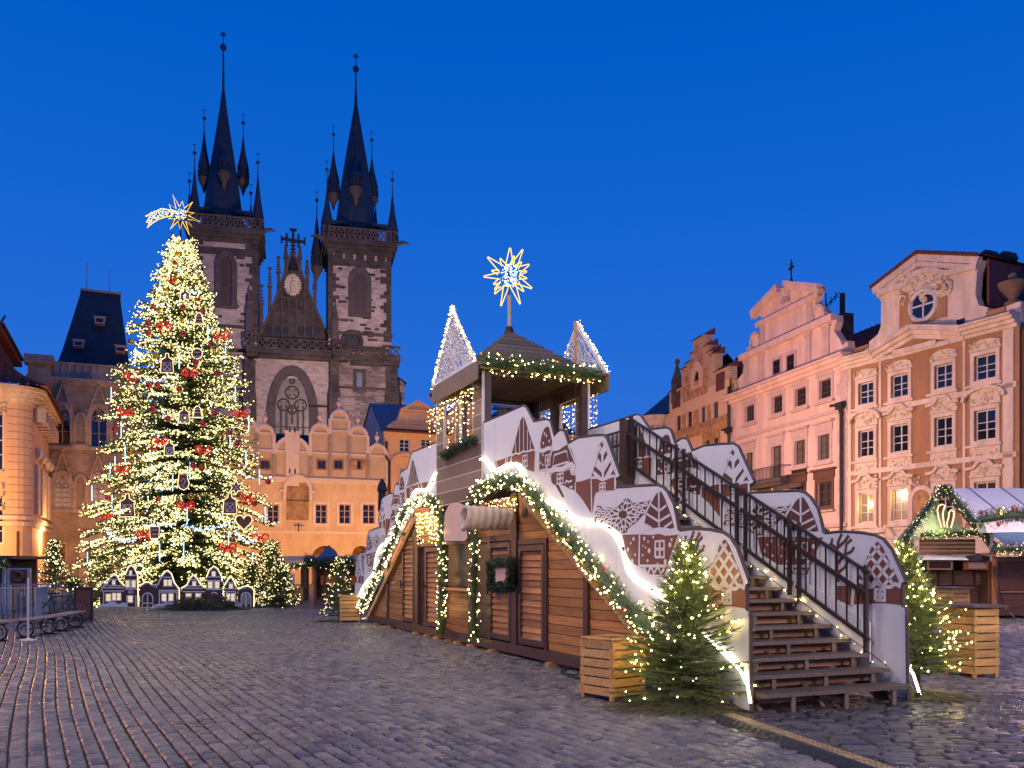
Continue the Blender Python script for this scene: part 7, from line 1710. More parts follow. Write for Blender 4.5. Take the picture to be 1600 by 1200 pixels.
# ---------------------------------------------------------------- garlands, icicles and signs on the stand
def garland(label, at, path, r, per_m, nb_m, bm, br, needle='needle', group=None, cat='garland', ball_m=1.2, wide=None, nl=.075, w=.011, z=0.0, bulbmix=.3):
    t = thing('garland', at, label, cat, group, z=z); P = []; T = []; tot = 0
    for i in range(len(path)-1):
        a, b = Vector(path[i]), Vector(path[i+1]); l = (b-a).length; tot += l; n = max(2,int(l*per_m*2.2))
        for k in range(n):
            f = npr.rand(); P.append(a.lerp(b,f)); T.append((b-a).normalized())
    P = np.array([tuple(p) for p in P]); T = np.array([tuple(p) for p in T]); N = len(P); D, Sx, U = basis(T); an = npr.uniform(0,6.283,N); rad = Sx*np.cos(an)[:,None]+U*np.sin(an)[:,None]; rr = r*npr.uniform(.15,1.0,N)[:,None]
    V, Fc = needles(P+rad*rr*.55, rad+T*npr.uniform(-.7,.7,(N,1)), np.full(N,r*.8), 6, nl, w, 1.0); part('foliage', np_mesh('foliage', V, Fc, M[needle]), None, t, kind='stuff')
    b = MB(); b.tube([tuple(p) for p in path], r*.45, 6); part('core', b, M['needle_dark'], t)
    n = int(tot*nb_m); B_ = []
    for _ in range(n):
        i = npr.randint(N); B_.append(P[i]+rad[i]*r*npr.uniform(.75,1.12))
    if n: bulbs('bulbs', B_, br, bm, t, bulbmix)
    for k in range(int(tot*ball_m)):
        i = npr.randint(N); p = P[i]+rad[i]*r*.9; b = MB(); b.smooth = True; b.ball(tuple(p), r*.22, 8, 6); part('bauble', b, M['red_ball' if k % 2 else 'gold_ball'], t)
    return t
GG = 'lit fir garlands on the market stand'
yG = -.10
L3 = lambda pts, y=yG: [(x, y, z) for x, z in pts]
gn = [S.p(u,v,yG) for u,v in ((740,795),(743,775),(752,762),(768,756),(790,749),(812,753),(834,772),(868,815),(908,862),(948,910),(985,952),(1018,990),(1045,1022),(1068,1050))]
garland('garland with warm lights arching over the stall and running down the near slope', S, L3(gn), .165, 120, 44, [M['bulb_st'],M['bulb2']], .015, group=GG, nl=.07)
gl_ = [(2*XM-x,z) for x,z in gn]
garland('garland with warm lights running down the far left slope of the stand', S, L3(gl_), .145, 95, 55, [M['bulb_st'],M['bulb2']], .016, group=GG, nl=.08)
xv = S.x(741,yG); garland('garland hanging straight down beside the wreath door, under the dough roll', S, [(xv,yG,2.72),(xv+.02,yG,1.9),(xv-.02,yG,1.1),(xv,yG,.16)], .12, 110, 34, [M['bulb_st'],M['bulb2']], .013, group=GG, nl=.07)
xv2 = S.x(690,yG); garland('garland hanging straight down between the shop front and the orange louvre door', S, [(xv2,yG,2.95),(xv2+.02,yG,2.0),(xv2-.02,yG,1.0),(xv2,yG,.14)], .12, 110, 34, [M['bulb_st'],M['bulb2']], .014, group=GG, nl=.07)
gx, gy, gz0 = -4.30, [-.12,DEP+.16], 5.66
garland('thick garland with gold flowers and lights along the lookout eaves', S, [(gx,-.16,5.72),(gx,.7,5.70),(gx,1.6,5.70),(gx,DEP+.16,5.68)], .20, 170, 40, [M['bulb_st'],M['bulb']], .013, group=GG, ball_m=4, nl=.08)
xs_ = [S.x(u,-.10) for u in (691,712,742)]; garland('small unlit garland along the lookout window sill', S, [(xs_[0],-.10,4.15),(xs_[1],-.12,4.22),(xs_[2],-.10,4.28)], .09, 110, 0, None, 0, 'needle_dark', group=GG, ball_m=0, nl=.08)
def icicles(label, at, x0, x1, y, ztop, lens, step, m, r, seed, group='icicle light curtains on the stand'):
    q = random.Random(seed); t = thing('icicle_lights', at, label, 'string lights', group); B_ = []; b = MB(); x = x0; b.beam((x0,y,ztop(x0)),(x1,y,ztop(x1)),.008)
    while x < x1:
        l = q.uniform(*lens); z = ztop(x); b.beam((x,y,z),(x+q.uniform(-.02,.02),y,z-l),.006); k = 0
        while k*.10 < l: B_.append((x+q.uniform(-.03,.03), y-.01+q.uniform(-.02,.02), z-k*.10-q.uniform(0,.07))); k += 1
        x += step*q.uniform(.7,1.3)
    part('wire', b, M['pale_wood'], t, kind='stuff'); bulbs('bulbs', B_, r, m, t, .35)
AM = [M['amber'],M['bulb_st']]
icicles('warm icicle lights over the near lookout window', S, -7.72, -4.56, -.14, lambda x: 5.32+.0*x, (.12,1.05), .15, AM, .012, 1)
icicles('warm icicle lights over the far lookout window', S, -7.5, -4.3, DEP+.14, lambda x: 5.3, (.15,1.3), .13, [M['gold_bulb'],M['amber']], .015, 2)
ar0, ar1 = S.x(757,-.02), S.x(803,-.02); icicles('amber icicle lights under the near garland arch', S, ar0, ar1, .03, lambda x: 2.98, (.12,.42), .075, AM, .011, 3)
icicles('amber icicle lights under the far garland arch', S, 2*XM-ar1-.1, 2*XM-ar0+.1, .03, lambda x: 3.0, (.2,.75), .07, AM, .013, 4)
def lightline(label, at, pts, n, r, m, jitter, group):
    t = thing('fairy_lights', at, label, 'string lights', group); P = [Vector(p) for p in pts]; b = MB(); b.tube(pts, .006, 3); part('wire', b, M['black'], t); seg = [(P[i+1]-P[i]).length for i in range(len(P)-1)]; tot = sum(seg); B_ = []
    for k in range(n):
        s = tot*(k+.5)/n; i = 0
        while i < len(seg)-1 and s > seg[i]: s -= seg[i]; i += 1
        p = P[i].lerp(P[i+1], s/seg[i]); B_.append((p.x+npr.normal(0,jitter),p.y+npr.normal(0,jitter*.4),p.z+npr.normal(0,jitter)))
    bulbs('bulbs', B_, r, m, t, .5)
GL = 'fairy lights outlining the stand'
for y, lb in ((-.29,'dense fairy lights outlining the near fretwork gable'),(DEP+.33,'dense fairy lights outlining the far fretwork gable')):
    A0, A1, A2 = S.p(676,603,-.26), S.p(745,567,-.26), S.p(707.5,480,-.26); zf = (A0[1]+A1[1])/2
    lightline(lb, S, [(A0[0],y,zf),(A2[0],y,A2[1]),(A1[0],y,zf)], 170, .014, [M['gold_bulb'],M['bulb_st']], .028, GL)
a, c = S.p(838,795,-.02), S.p(1000,985,-.02); lightline('sparse warm lights along the board under the near garland', S, [(a[0],.02,a[1]-.02),(c[0],.02,c[1]-.02)], 16, .011, [M['bulb_fg'],M['amber']], .012, GL)
lightline('warm lights along the right side of the stair treads', S, [(3.75,DEP-.12,.42),(-1.9,DEP-.12,.42+.1632*16.6)], 34, .009, [M['bulb_fg'],M['amber']], .03, GL)
lightline('cluster of warm lights under the lookout landing', S, [(-2.3,DEP-.3,3.05),(-2.05,DEP-.3,2.95),(-1.8,DEP-.3,2.9)], 12, .012, [M['bulb_fg'],M['amber']], .04, GL)
# door wreath, blank signs, dough roll
def add_signs():
    y = .02; P = [S.p(u,v,y) for u,v in ((770,880),(801,877),(802,915),(771,918))]; t = thing('door_wreath', S, 'square dark fir wreath around a blank panel on the door', 'wreath')
    b = MB(); b.poly([S.p(u,v,y) for u,v in ((775,885),(797,883),(797,911),(775,913))], y-.01, y+.02); part('blank_panel', b, M['sign_pink'], t)
    path = [(x,y-.05,z) for x,z in P]; path.append(path[0]); Pn = []; T = []
    for i in range(4):
        a, c = Vector(path[i]), Vector(path[i+1])
        for _ in range(220): Pn.append(tuple(a.lerp(c,npr.rand()))); T.append(tuple((c-a).normalized()))
    Pn, T = np.array(Pn), np.array(T); D, Sx, U = basis(T); an = npr.uniform(0,6.283,len(Pn)); rad = Sx*np.cos(an)[:,None]+U*np.sin(an)[:,None]; V, Fc = needles(Pn+rad*.03, rad+T*.5, np.full(len(Pn),.075), 9, .06, .012, 1.0); part('foliage', np_mesh('foliage', V, Fc, M['needle_dark']), None, t, kind='stuff')
    b = MB(); b.tube(path, .05, 6); part('core', b, M['needle_dark'], t)
    y = -.05; o = [S.p(660+a/3.87,700+b/3.87,y) for a,b in ((145,562),(126,555),(132,470),(140,400),(160,352),(190,332),(220,328),(252,345),(272,385),(270,470),(276,545),(262,562))]
    t = thing('blank_shop_sign', S, 'blank peach bell-shaped sign over the closed shop front', 'sign'); b = MB(); b.poly(o, y-.02, y+.02); part('board', b, M['sign_pink'], t); b = MB(); b.tube([(x,y,z) for x,z in o], .014, 4, closed=True); part('rim', b, M['wood_trim'], t)
    x = S.x(800,.0); z = 2.56; t = thing('dough_roll_sign', S, 'big ridged dough roll sticking out from the stand above the wreath door', 'shop sign')
    pf = []; n = 30
    for k in range(n+1): f = k/n; yy = -.95+f*.98; rr = (.235-.035*f)*(1+.06*math.sin(f*math.pi*2*7)) * (1 if f < .86 else math.sqrt(max(.05,1-((f-.86)/.15)**2))); pf.append((rr,yy))
    b = MB(); b.smooth = True; vs = []; fs = []; m = 16
    ring = [(.15,-.70),(.155,-.93),(.20,-.965)]+pf
    for r, yy in ring:
        for k in range(m): a = 2*math.pi*k/m; vs.append((x+r*math.cos(a)+.02*math.sin(k*.8),yy+.03*math.sin(a),z+r*math.sin(a)))
    for i in range(len(ring)-1):
        for k in range(m): l = (k+1) % m; fs.append((i*m+k,i*m+l,(i+1)*m+l,(i+1)*m+k))
    fs.append(tuple(range(m))); b.add(vs, fs); part('roll', b, M['tar'], t); b = MB(); b.beam((x+.05,-.9,z+.42),(x+.05,.1,z+.1),.025); b.beam((x,-.5,z+.2),(x+.03,-.5,z+.3),.02); part('bracket', b, M['iron'], t)
add_signs()

# ---------------------------------------------------------------- crates and pallet tables
def crate(label, at, ang, w, d, h, rows, group, name='slatted_crate', cat='crate', top=False, mcol='pale_wood'):
    t = thing(name, at, label, cat, group, rot=ang); q = random.Random(int(at[0]*100))
    for i in (-1,1):
        for j in (-1,1): b = MB(); b.box(i*(w/2-.03)-.025,i*(w/2-.03)+.025,j*(d/2-.03)-.025,j*(d/2-.03)+.025,0,h-.02); part('corner_post', b, M[mcol], t)
    z = .06; hs = (h-.06)/rows
    for k in range(rows):
        e = q.uniform(-.004,.004)
        for s in (-1,1):
            b = MB(); b.box(-w/2,w/2,s*(d/2)-.011+e,s*(d/2)+.011+e,z,z+hs*.84); part('slat', b, M[mcol], t); b = MB(); b.box(s*(w/2-.013)-.011+e,s*(w/2-.013)+.011+e,-d/2+.012,d/2-.012,z,z+hs*.84); part('slat', b, M[mcol], t)
        z += hs
    if top: b = MB(); b.box(-w/2-.09,w/2+.09,-d/2-.09,d/2+.09,h,h+.035); part('table_top', b, M['deck_wood'], t)
    else:
        b = MB(); b.box(-w/2+.03,w/2-.03,-d/2+.03,d/2-.03,.03,h-.13); part('liner', b, M['black'], t)
        b = MB(); frame_b = .05; b.box(-w/2,w/2,-d/2,-d/2+frame_b,h-.0,h+.018); b.box(-w/2,w/2,d/2-frame_b,d/2,h,h+.018); b.box(-w/2,-w/2+frame_b,-d/2+frame_b,d/2-frame_b,h,h+.018); b.box(w/2-frame_b,w/2,-d/2+frame_b,d/2-frame_b,h,h+.018); part('rim', b, M[mcol], t)
    return t
def corner(cx, cy, ang, w, d): c, s = math.cos(ang), math.sin(ang); return (cx+c*w/2-s*d/2, cy+s*w/2+c*d/2)
a1 = math.atan2(.61,.79); crate('slatted wooden planter crate beside the bushy fir near the stairs', corner(1.235,11.05,a1,.58,.58), a1, .58, .58, .76, 6, 'slatted planter crates')
crate('slatted wooden planter crate at the far end of the stand', corner(-5.25,27.3,.15,.62,.62), .15, .62, .62, .80, 6, 'slatted planter crates')
a2 = math.atan2(.32,.95); crate('tall pallet table with a dark top in front, lit yellow, near the leaning fir', corner(6.93,13.43,a2,.47,.62), a2, .47, .62, 1.06, 8, 'pallet wood high tables', 'pallet_table', 'high table', True)
crate('pallet table standing farther back before the market hut', corner(12.45,25.3,.30,.58,.62), .30, .58, .62, 1.08, 8, 'pallet wood high tables', 'pallet_table', 'high table', True)

# ---------------------------------------------------------------- benches, barrier, bollards on the left
def bench(label, p, q_):
    p, q_ = Vector(p), Vector(q_); d = q_-p; L = d.length; t = thing('street_bench', (p.x,p.y), label, 'bench', 'backless benches along the left edge', rot=math.atan2(d.y,d.x))
    for k in range(4): b = MB(); b.box(0,L,-.21+k*.106,-.21+k*.106+.10,.42,.455); part('seat_slat', b, M['bench_wood'], t)
    for x in (.32,L-.32):
        b = MB(); b.tube([(x,.19*math.cos(k*math.pi/8),.215+.19*math.sin(k*math.pi/8)) for k in range(16)],.022,6,closed=True); b.tube([(x,.10*math.cos(k*math.pi/6),.20+.10*math.sin(k*math.pi/6)) for k in range(9)],.014,5); b.box(x-.03,x+.03,-.22,.22,.395,.42); b.box(x-.03,x+.03,-.2,.2,0,.03); part('ring_leg', b, M['iron'], t)
    b = MB(); b.beam((.32,0,.2),(L-.32,0,.2),.03); part('stretcher', b, M['iron'], t)
bench('nearest grey bench, cut off by the left edge of the picture', (-11.75,18.7), (-11.55,20.55)); bench('middle grey bench, past the white pole', (-11.50,20.9), (-11.62,22.75)); bench('farthest grey bench, before the brown panel', (-11.72,23.1), (-12.2,25.2))
t = thing('white_pole', gp(44,1001), 'white pole on a round foot between the benches', 'pole'); b = MB(); b.lathe(0,0,[(.20,0),(.20,.02),(.05,.05),(.024,.07),(.024,1.42),(.01,1.43)],12); part('pole', b, M['white_paint'], t)
def barrier(label, a, c):
    a, c = Vector(a), Vector(c); d = c-a; L = d.length; t = thing('crowd_barrier', (a.x,a.y), label, 'barrier', 'metal crowd barriers', rot=math.atan2(d.y,d.x)); b = MB(); b.tube([(0,0,.15),(0,0,1.1),(L,0,1.1),(L,0,.15)],.022,6); b.tube([(0,0,.25),(L,0,.25)],.018,6); b.tube([(.1,-.3,0),(.1,.3,0)],.02,5); b.tube([(L-.1,-.3,0),(L-.1,.3,0)],.02,5); b.tube([(.1,0,0),(.1,0,.3)],.018,5); b.tube([(L-.1,0,0),(L-.1,0,.3)],.018,5); part('frame', b, M['steel'], t)
    n = int(L/.13)
    for k in range(1,n): b = MB(); x = L*k/n; b.tube([(x,0,.25),(x,0,1.1)],.008,4); part('bar', b, M['steel'], t)
barrier('metal crowd barrier nearest the benches at the left edge', (-14.9,22.6), (-13.3,24.8)); barrier('metal crowd barrier running on towards the lone lit fir', (-13.25,24.9), (-14.3,27.6)); barrier('metal crowd barrier farther back against the orange house', (-18.2,31), (-15.2,30.2))
def bollard(label, u, vt, Y):
    h = CH-(vt-HZ)*Y/FPX; t = thing('stone_bollard', ((u-800)/FPX*Y,Y), label, 'bollard', 'grey bollards before the lit fir'); b = MB(); b.smooth = True; b.lathe(0,0,[(.17,0),(.17,.08),(.12,.14),(.13,h*.3),(.15,h*.55),(.12,h*.8),(.13,h*.84),(.08,h*.95),(.02,h)],10); part('shaft', b, M['grey_iron'], t); b = MB(); b.tube([(.14*math.cos(k*math.pi/6),.14*math.sin(k*math.pi/6),h*.42) for k in range(12)],.02,4,closed=True); part('ring', b, M['grey_iron'], t)
for i,(u,vt,Y) in enumerate(((57,937,27.0),(83,924,28.5),(92,931,27.8),(101,924,28.8),(109,926,29.0),(33,925,28.5))): bollard(('bollard standing apart, nearest of the group behind the middle bench','second bollard of the close group, counting from the barrier','shortest bollard of the close group before the fir','tall bollard, next to last of the close group','bollard nearest the brown panel','bollard seen through the barrier at the left')[i],u,vt,Y)
t = thing('display_board', gp(131,970), 'dark brown free-standing board panel at the end of the benches', 'board', rot=.1); b = MB(); b.box(-.22,.22,-.04,.04,.1,.98); part('panel', b, M['rust_board'], t); b = MB(); b.box(-.27,-.22,-.06,.06,0,1.05); b.box(.22,.27,-.06,.06,0,1.05); b.box(-.22,.22,-.06,.06,.98,1.05); b.box(-.22,.22,-.05,.05,.04,.1); b.box(-.3,.3,-.2,.2,0,.03); part('frame', b, M['black'], t)
def bicycle(label, at, rot):
    t = thing('bicycle', at, label, 'bicycle', rot=rot)
    for x in (0,1.05):
        b = MB(); b.tube([(x+.33*math.cos(k*math.pi/10),0,.34+.33*math.sin(k*math.pi/10)) for k in range(20)],.018,5,closed=True); w = part('wheel', b, M['black'], t); b = MB()
        for k in range(8): a = k*math.pi/8; b.beam((x+.32*math.cos(a),0,.34+.32*math.sin(a)),(x-.32*math.cos(a),0,.34-.32*math.sin(a)),.004)
        part('spokes', b, M['steel'], w, kind='stuff')
    b = MB()
    for p,q in (((0,0,.34),(.38,0,.82)),((0,0,.34),(.45,0,.32)),((.45,0,.32),(.35,0,.88)),((.45,0,.32),(.86,0,.80)),((.38,0,.80),(.86,0,.84)),((.84,0,.95),(1.05,0,.34))): b.beam(p,q,.03)
    part('frame', b, M['iron'], t); b = MB(); b.box(.24,.48,-.06,.06,.88,.93); part('saddle', b, M['black'], t); b = MB(); b.tube([(.84,-.28,1.0),(.86,0,.97),(.84,.28,1.0)],.014,5); part('handlebar', b, M['black'], t)
bicycle('dark bicycle parked behind the barrier', (-13.9,26.3), .3)
def left_hut():
    t = thing('market_hut', (-18.4,33.5), 'small market hut with a garland under its eaves at the left edge', 'market hut'); b = MB(); b.box(-3,-.4,0,2,0,1.0); b.box(-3,-.4,1.9,2,1,2.1); part('counter', b, M['hut_plank'], t); b = MB(); b.box(-3.2,0,-.5,2.3,2.0,2.12); part('roof', b, M['dark_shutter'], t)
    for x in (-.45,-1.6): b = MB(); b.box(x-.05,x+.05,-.3,-.2,0,2.0); part('post', b, M['steel'], t)
    garland('garland along the eaves of the hut at the left edge', (-18.4,33.5), [(-3.0,-.55,1.98),(-1.5,-.55,1.85),(-.1,-.55,1.75)], .17, 60, 10, [M['bulb'],M['bulb2']], .014, group='garlands on the market huts', nl=.11, w=.02)
    t = thing('menu_frame', (-17.6,32), 'pale frame with a dried wreath hung in it, beside the left hut', 'frame')
    for x in (-.36,.36): b = MB(); b.box(x-.05,x+.05,-.05,.05,0,1.66); part('post', b, M['steel'], t)
    b = MB(); b.box(-.31,.31,-.03,.03,1.60,1.66); part('crossbar', b, M['steel'], t); b = MB(); b.box(-.31,.31,.0,.02,1.1,1.6); part('board', b, M['dark_shutter'], t); b = MB(); b.tube([(.17*math.cos(k*math.pi/7),-.06,1.36+.17*math.sin(k*math.pi/7)) for k in range(14)],.07,6,closed=True); part('dried_wreath', b, M['rust_board'], t)
left_hut()

# ---------------------------------------------------------------- stalls in front of the scalloped house
def centre_stalls():
    Y = 47.0; X = lambda u: (u-800)/FPX*Y; Z = lambda v: CH+(HZ-v)*Y/FPX; at = (X(465),Y); o = X(465)
    t = thing('market_stall', at, 'open market stall with a pale canopy and wooden counter, right of the big tree', 'market stall'); x0, x1 = X(428)-o, X(590)-o
    b = MB(); b.add([(x0,-.6,Z(876)),(x1,-.6,Z(876)),(x1,2.2,Z(868)),(x0,2.2,Z(868)),(x0,-.6,Z(884)),(x1,-.6,Z(884))],[(0,1,2,3),(4,5,1,0)]); part('canopy', b, M['sign_pink'], t)
    for u in (436,446,474,480,545,585): b = MB(); b.box(X(u)-o-.06,X(u)-o+.06,-.35,-.25,0,Z(880)); part('post', b, M['brown_frame'], t)
    b = MB(); b.box(X(446)-o,X(479)-o,-.8,-.2,0,Z(918)); b.box(X(446)-o-.05,X(479)-o+.05,-.85,-.15,Z(918),Z(917)); part('counter', b, M['pale_wood'], t)
    b = MB(); b.box(X(447)-o,X(464)-o,-.55,-.5,Z(917),Z(896)); part('poster', b, M['white_paint'], t)
    b = MB(); b.box(X(428)-o,X(445)-o,1.0,1.2,0,Z(880)); b.box(X(464)-o,X(476)-o,.8,1.0,0,Z(886)); part('side_board', b, M['hut_plank'], t)
    b = MB(); b.box(X(497)-o,X(590)-o,.6,.8,Z(914),Z(899)); part('counter_cloth', b, M['orange_cloth'], t); b = MB(); b.box(X(480)-o,X(590)-o,2.1,2.3,0,Z(872)); part('rear_board', b, M['dark_shutter'], t)
    b = MB(); b.box(X(497)-o,X(590)-o,.8,1.6,0,Z(915)); part('stall_base', b, M['dark_shutter'], t)
    garland('swagged lit garland along the open stall beside the big tree', at, [(X(432)-o,-.7,Z(877)),(X(455)-o,-.7,Z(886)),(X(480)-o,-.7,Z(885)),(X(500)-o,-.7,Z(880))], .16, 60, 26, [M['bulb'],M['bulb2']], .02, group='garlands on the market huts', nl=.10, w=.022)
    Y2 = 40.0; X2 = lambda u: (u-800)/FPX*Y2; Z2 = lambda v: CH+(HZ-v)*Y2/FPX; o2 = X2(509)
    t = thing('canopy_frame', (o2,Y2), 'red timber kiosk frame under a blue pyramid canopy', 'kiosk'); hw = X2(530)-o2
    b = MB(); b.lathe(0,.7,[(hw*1.25,Z2(876)),(.02,Z2(851))],4,math.pi/4); part('canopy', b, M['fabric_blue'], t)
    for x,y in ((-hw*.8,0),(hw*.8,0),(-hw*.5,1.3),(hw*.8,1.3)): b = MB(); b.box(x-.05,x+.05,y-.05,y+.05,0,Z2(876)); part('post', b, M['ginger_red'], t)
    b = MB(); b.box(-hw*.8,hw*.8,-.05,.05,.02,.12); b.box(-hw*.8,hw*.8,-.05,.05,Z2(884),Z2(878)); part('frame_bar', b, M['ginger_red'], t)
    garland('dark unlit garland around the blue canopy', (o2,Y2), [(X2(478)-o2,-.2,Z2(874)),(X2(495)-o2,-.25,Z2(880)),(X2(525)-o2,-.25,Z2(879)),(X2(556)-o2,-.2,Z2(876))], .24, 70, 5, [M['bulb'],M['bulb2']], .016, 'needle_dark', group='garlands on the market huts', nl=.15, w=.03)
    t = thing('street_lamp', ((597-800)/FPX*33,33), 'dark unlit street lamp head on a post behind the stand', 'street lamp'); k = 33/FPX; z = lambda v: CH+(HZ-v)*k
    b = MB(); b.lathe(0,0,[(.12,0),(.09,1),(.07,z(808))],8); part('post', b, M['grey_iron'], t); b = MB(); b.lathe(0,0,[(.07,z(808)),(.16,z(795)),(.14,z(770)),(.19,z(766)),(.14,z(756)),(.03,z(748))],8); part('lantern', b, M['iron'], t)
centre_stalls()

# ---------------------------------------------------------------- market huts on the right
def right_huts():
    Y = 29.5; o = (1463-800)/FPX*Y; X = lambda u, y=0: (u-800)/FPX*(Y+y)-o; Z = lambda v, y=0: CH+(HZ-v)*(Y+y)/FPX; at = (o,Y)
    t = thing('market_hut', at, 'wooden market hut under a pale tent roof, its gable edged with a lit garland', 'market hut')
    A0, A1, A2 = (X(1386),Z(868)), (X(1463),Z(762)), (X(1548),Z(862))
    b = MB(); b.add([(A0[0],-.5,A0[1]),(A1[0],-.5,A1[1]),(A1[0]+1.7,3.0,A1[1]),(A0[0]+1.7,3.0,A0[1]),(A2[0],-.5,A2[1]),(A2[0]+1.7,3.0,A2[1])],[(0,1,2,3),(1,4,5,2)]); part('gable_canopy', b, M['fabric_white'], t)
    b = MB(); b.add([(X(1405),.25,Z(845)),(X(1525),.25,Z(838)),(A1[0],.25,Z(775))],[(0,1,2)]); part('gable_sheet', b, M['gable_sheet'], t)
    za, zb = Z(862,-.9), Z(763,2.4); xa, xb = X(1470,2.0), X(1720,2.4)
    for k in range(5):                                            # tent roof in sewn panels
        p, q = xa+(xb-xa)*k/5, xa+(xb-xa)*(k+1)/5; e0, e1 = p+.9, q+.9; b = MB(); b.add([(e0+.02,-.9,za),(e1-.02,-.9,za),(q-.02,2.4,zb),(p+.02,2.4,zb),((e0+e1)/2,.7,(za+zb)/2-.05)],[(0,1,4),(1,2,4),(2,3,4),(3,0,4)]); part('tent_panel', b, M['fabric_white'], t)
        b = MB(); b.tube([(e1,-.9,za+.02),(q,2.4,zb+.02)],.025,4); part('seam', b, M['steel'], t)
    def boards(u0, u1, v0, v1, y, n, m, nm='plank'):
        z0, z1 = Z(v1,y), Z(v0,y)
        for k in range(n): b = MB(); b.box(X(u0,y),X(u1,y),y,y+.03,z0+(z1-z0)*k/n+.006,z0+(z1-z0)*(k+1)/n-.006); part(nm, b, M[m], t)
    boards(1437,1524,842,867,.3,4,'hut_plank'); boards(1437,1545,891,914,.5,4,'hut_plank')
    for u in (1446,1458,1467,1490,1523): b = MB(); b.box(X(u,.45)-.03,X(u,.45)+.03,.44,.49,Z(914,.45),Z(891,.45)); part('batten', b, M['dark_shutter'], t)
    b = MB(); b.box(X(1437,.5),X(1545,.5),.55,2.2,0,Z(914,.5)); b.box(X(1437,.3),X(1545,.3),1.2,1.3,Z(914),Z(868)); part('hut_body', b, M['dark_shutter'], t)
    b = MB(); b.add([(X(1431,-.6),-.6,Z(875,-.6)),(X(1516,-.6),-.6,Z(875,-.6)),(X(1520),.3,Z(867)),(X(1438),.3,Z(867))],[(0,1,2,3)]); part('counter_awning', b, M['fabric_white'], t)
    b = MB(); b.poly([(X(1513,-.6),Z(876,-.6)),(X(1552,-.6),Z(876,-.6)),(X(1546,-.6),Z(870,-.6)),(X(1533,-.6),Z(867,-.6)),(X(1520,-.6),Z(870,-.6))],-.6,.2); part('awning_end', b, M['black'], t)
    for u0,u1,m in ((1449,1489,'hut_plank'),(1506,1544,'orange_cloth')):
        b = MB(); b.box(X(u0,-.2),X(u1,-.2),-.2,-.15,Z(890,-.2),Z(876,-.2)); s = part('sign_board', b, M['pale_wood' if m == 'hut_plank' else 'orange_cloth'], t); b = MB(); b.box(X(u0+3,-.2) if m == 'hut_plank' else X(u0+7,-.2),X(u1-4,-.2),-.215,-.2,Z(888,-.2),Z(878,-.2)); part('blank_field', b, M['dark_shutter' if m == 'hut_plank' else 'sign_pink'], s)
    b = MB(); b.box(X(1547),X(1556),-.1,.3,0,Z(872)); part('corner_post', b, M['orange_wood'], t)
    boards(1556,1640,877,901,.0,1,'dark_shutter','shutter'); boards(1556,1640,902,922,.0,1,'dark_shutter','shutter'); boards(1556,1640,926,962,.0,3,'rust_board')
    b = MB(); b.box(X(1556),X(1640),-.06,.0,Z(926),Z(923)); b.box(X(1553),X(1640),-.08,.05,Z(877),Z(874)); b.box(X(1545),X(1640),.05,2.2,.1,Z(870)); part('shutter_rail', b, M['hut_plank'], t)
    b = MB(); b.tube([(X(1549),-.2,Z(885)),(X(1556),-.25,Z(925)),(X(1560),-.3,Z(948)),(X(1572),-.5,.05)],.03,5); part('cable', b, M['black'], t)
    # outlined curl sign in the gable
    s = thing('curl_sign', at, 'brown curled pretzel-like sign with a glowing outline in the hut gable', 'sign'); z5 = lambda a, b_: (X(1380+a/5.4545,-.1),Z(740+b_/5.4545,-.1))
    l = [z5(*q) for q in ((495,460),(470,380),(458,310),(470,275),(500,262),(525,270),(512,310),(505,345),(512,400),(522,455))]; r = [z5(*q) for q in ((545,462),(540,420),(556,370),(560,330),(575,310),(600,325),(598,370),(585,430),(572,462))]
    for p in (l, r): b = MB(); b.poly(p,-.1,-.04); part('curl', b, M['ginger'], s); b = MB(); b.tube([(x,-.12,z) for x,z in p],.022,5); part('outline_light', b, M['led_out'], s)
    GH = 'garlands on the market huts'; kw = dict(group=GH, nl=.09, w=.016)
    garland('garland up and down the gable of the right hut', at, [(A0[0],-.55,A0[1]),(A1[0],-.55,A1[1]),(A2[0],-.55,A2[1])], .17, 85, 34, [M['bulb'],M['bulb2']], .015, 'needle_dark', **kw)
    garland('level garland under the curl sign of the right hut', at, [(X(1436),-.15,Z(836)),(X(1524),-.15,Z(833))], .15, 85, 42, [M['bulb'],M['bulb2']], .015, **kw)
    garland('lit garland along the tent eaves at the right edge', at, [(X(1549,-.9),-.95,Z(859,-.9)),(X(1640,-.9),-.95,Z(858,-.9))], .19, 85, 40, [M['bulb'],M['bulb2']], .016, 'needle_dark', **kw)
    t = thing('flower_box', at, 'white trough of fir greenery with gold flowers mounted before the tent roof', 'planter'); y = -1.3; b = MB(); b.poly([(X(1542,y),Z(832,y)),(X(1640,y),Z(831,y)),(X(1640,y),Z(814,y)),(X(1538,y),Z(816,y))],y,y+.5); part('trough', b, M['board_white'], t); b = MB(); b.beam((X(1560,y),y+.4,Z(832,y)),(X(1560,y),-.85,za-.3),.06); b.beam((X(1630,y),y+.4,Z(832,y)),(X(1630,y),-.85,za-.3),.06); part('bracket', b, M['steel'], t)
    garland('dark greenery with gold flowers filling the white trough', at, [(X(1533,y),y+.1,Z(812,y)),(X(1570,y),y+.05,Z(806,y)),(X(1640,y),y+.05,Z(803,y))], .27, 90, 7, [M['bulb_fg'],M['bulb']], .014, 'needle_dark', group=GH, ball_m=6, nl=.12, w=.022)
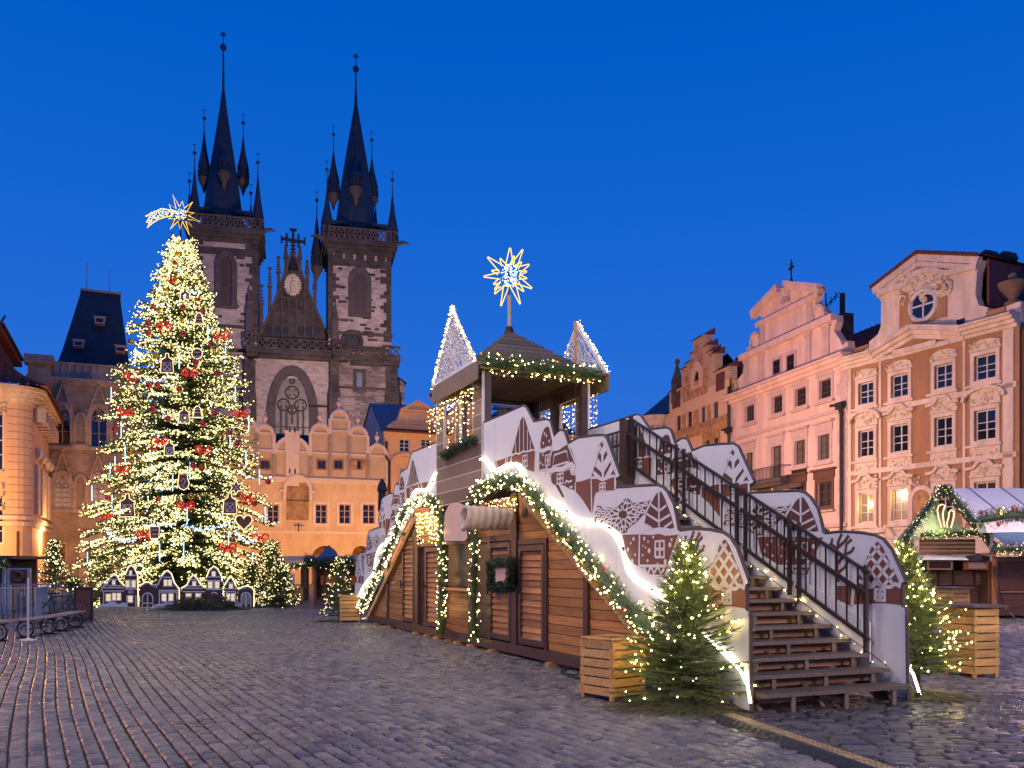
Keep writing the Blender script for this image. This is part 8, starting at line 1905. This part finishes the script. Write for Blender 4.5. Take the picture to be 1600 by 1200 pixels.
    # neighbouring hut half hidden by the painted panel
    Y3 = 34.0; o3 = (1335-800)/FPX*Y3; X3 = lambda u: (u-800)/FPX*Y3-o3; Z3 = lambda v: CH+(HZ-v)*Y3/FPX
    t = thing('market_hut', (o3,Y3), 'market hut with a pale sloping tent roof, half hidden behind the shaded panel', 'market hut'); b = MB(); b.add([(X3(1325),-.4,Z3(861)),(X3(1274),-.2,Z3(819)),(X3(1230),2.0,Z3(819)),(X3(1268),2.0,Z3(861)),(X3(1268),-.4,Z3(861))],[(0,1,2,3),(0,4,1)]); part('tent_roof', b, M['fabric_white'], t)
    b = MB(); b.box(X3(1250),X3(1440),0,2,0,Z3(880)); part('hut_body', b, M['dark_shutter'], t)
    b = MB(); b.add([(X3(1330),-.9,Z3(872)),(X3(1442),-.9,Z3(874)),(X3(1442),.6,Z3(862)),(X3(1330),.6,Z3(860))],[(0,1,2,3)]); part('awning', b, M['zinc'], t)
    garland('lit garland on the slope of the half hidden hut', (o3,Y3), [(X3(1274),-.25,Z3(818)),(X3(1325),-.45,Z3(860))], .08, 60, 16, [M['bulb'],M['bulb2']], .014, 'needle_dark', group=GH, nl=.06, w=.014, ball_m=0)
M['gable_sheet'] = mat('pale_green_lit_sheet', (.50,.56,.38), .7, var=.1)
M['orange_wood'] = mat('orange_brown_post', (.34,.13,.045), .6, var=.2)
right_huts()
lamp('hut_light', 'POINT', (((1463-800)/FPX*29.5), 29.2, 2.95), 16, (.9,1.0,.55), .1)
lamp('hut_light', 'POINT', (18.4, 27.2, 4.9), 90, (.55,1.0,.85), .3)

t = thing('power_cable', S.w(0,0), 'black power cable curling along the foot of the stand behind the slatted crate', 'cable', rot=S.ang)
b = MB(); b.tube([(-1.2,.05,.03),(-.7,-.12,.02),(-.35,-.30,.015),(-.05,-.22,.02),(.1,-.02,.12),(.16,.08,.3)], .016, 6); b.tube([(-.9,.05,.03),(-.5,-.2,.018),(.0,-.36,.015),(.5,-.30,.015),(1.1,-.1,.015),(1.5,.1,.03)], .014, 6); part('cable', b, M['black'], t)
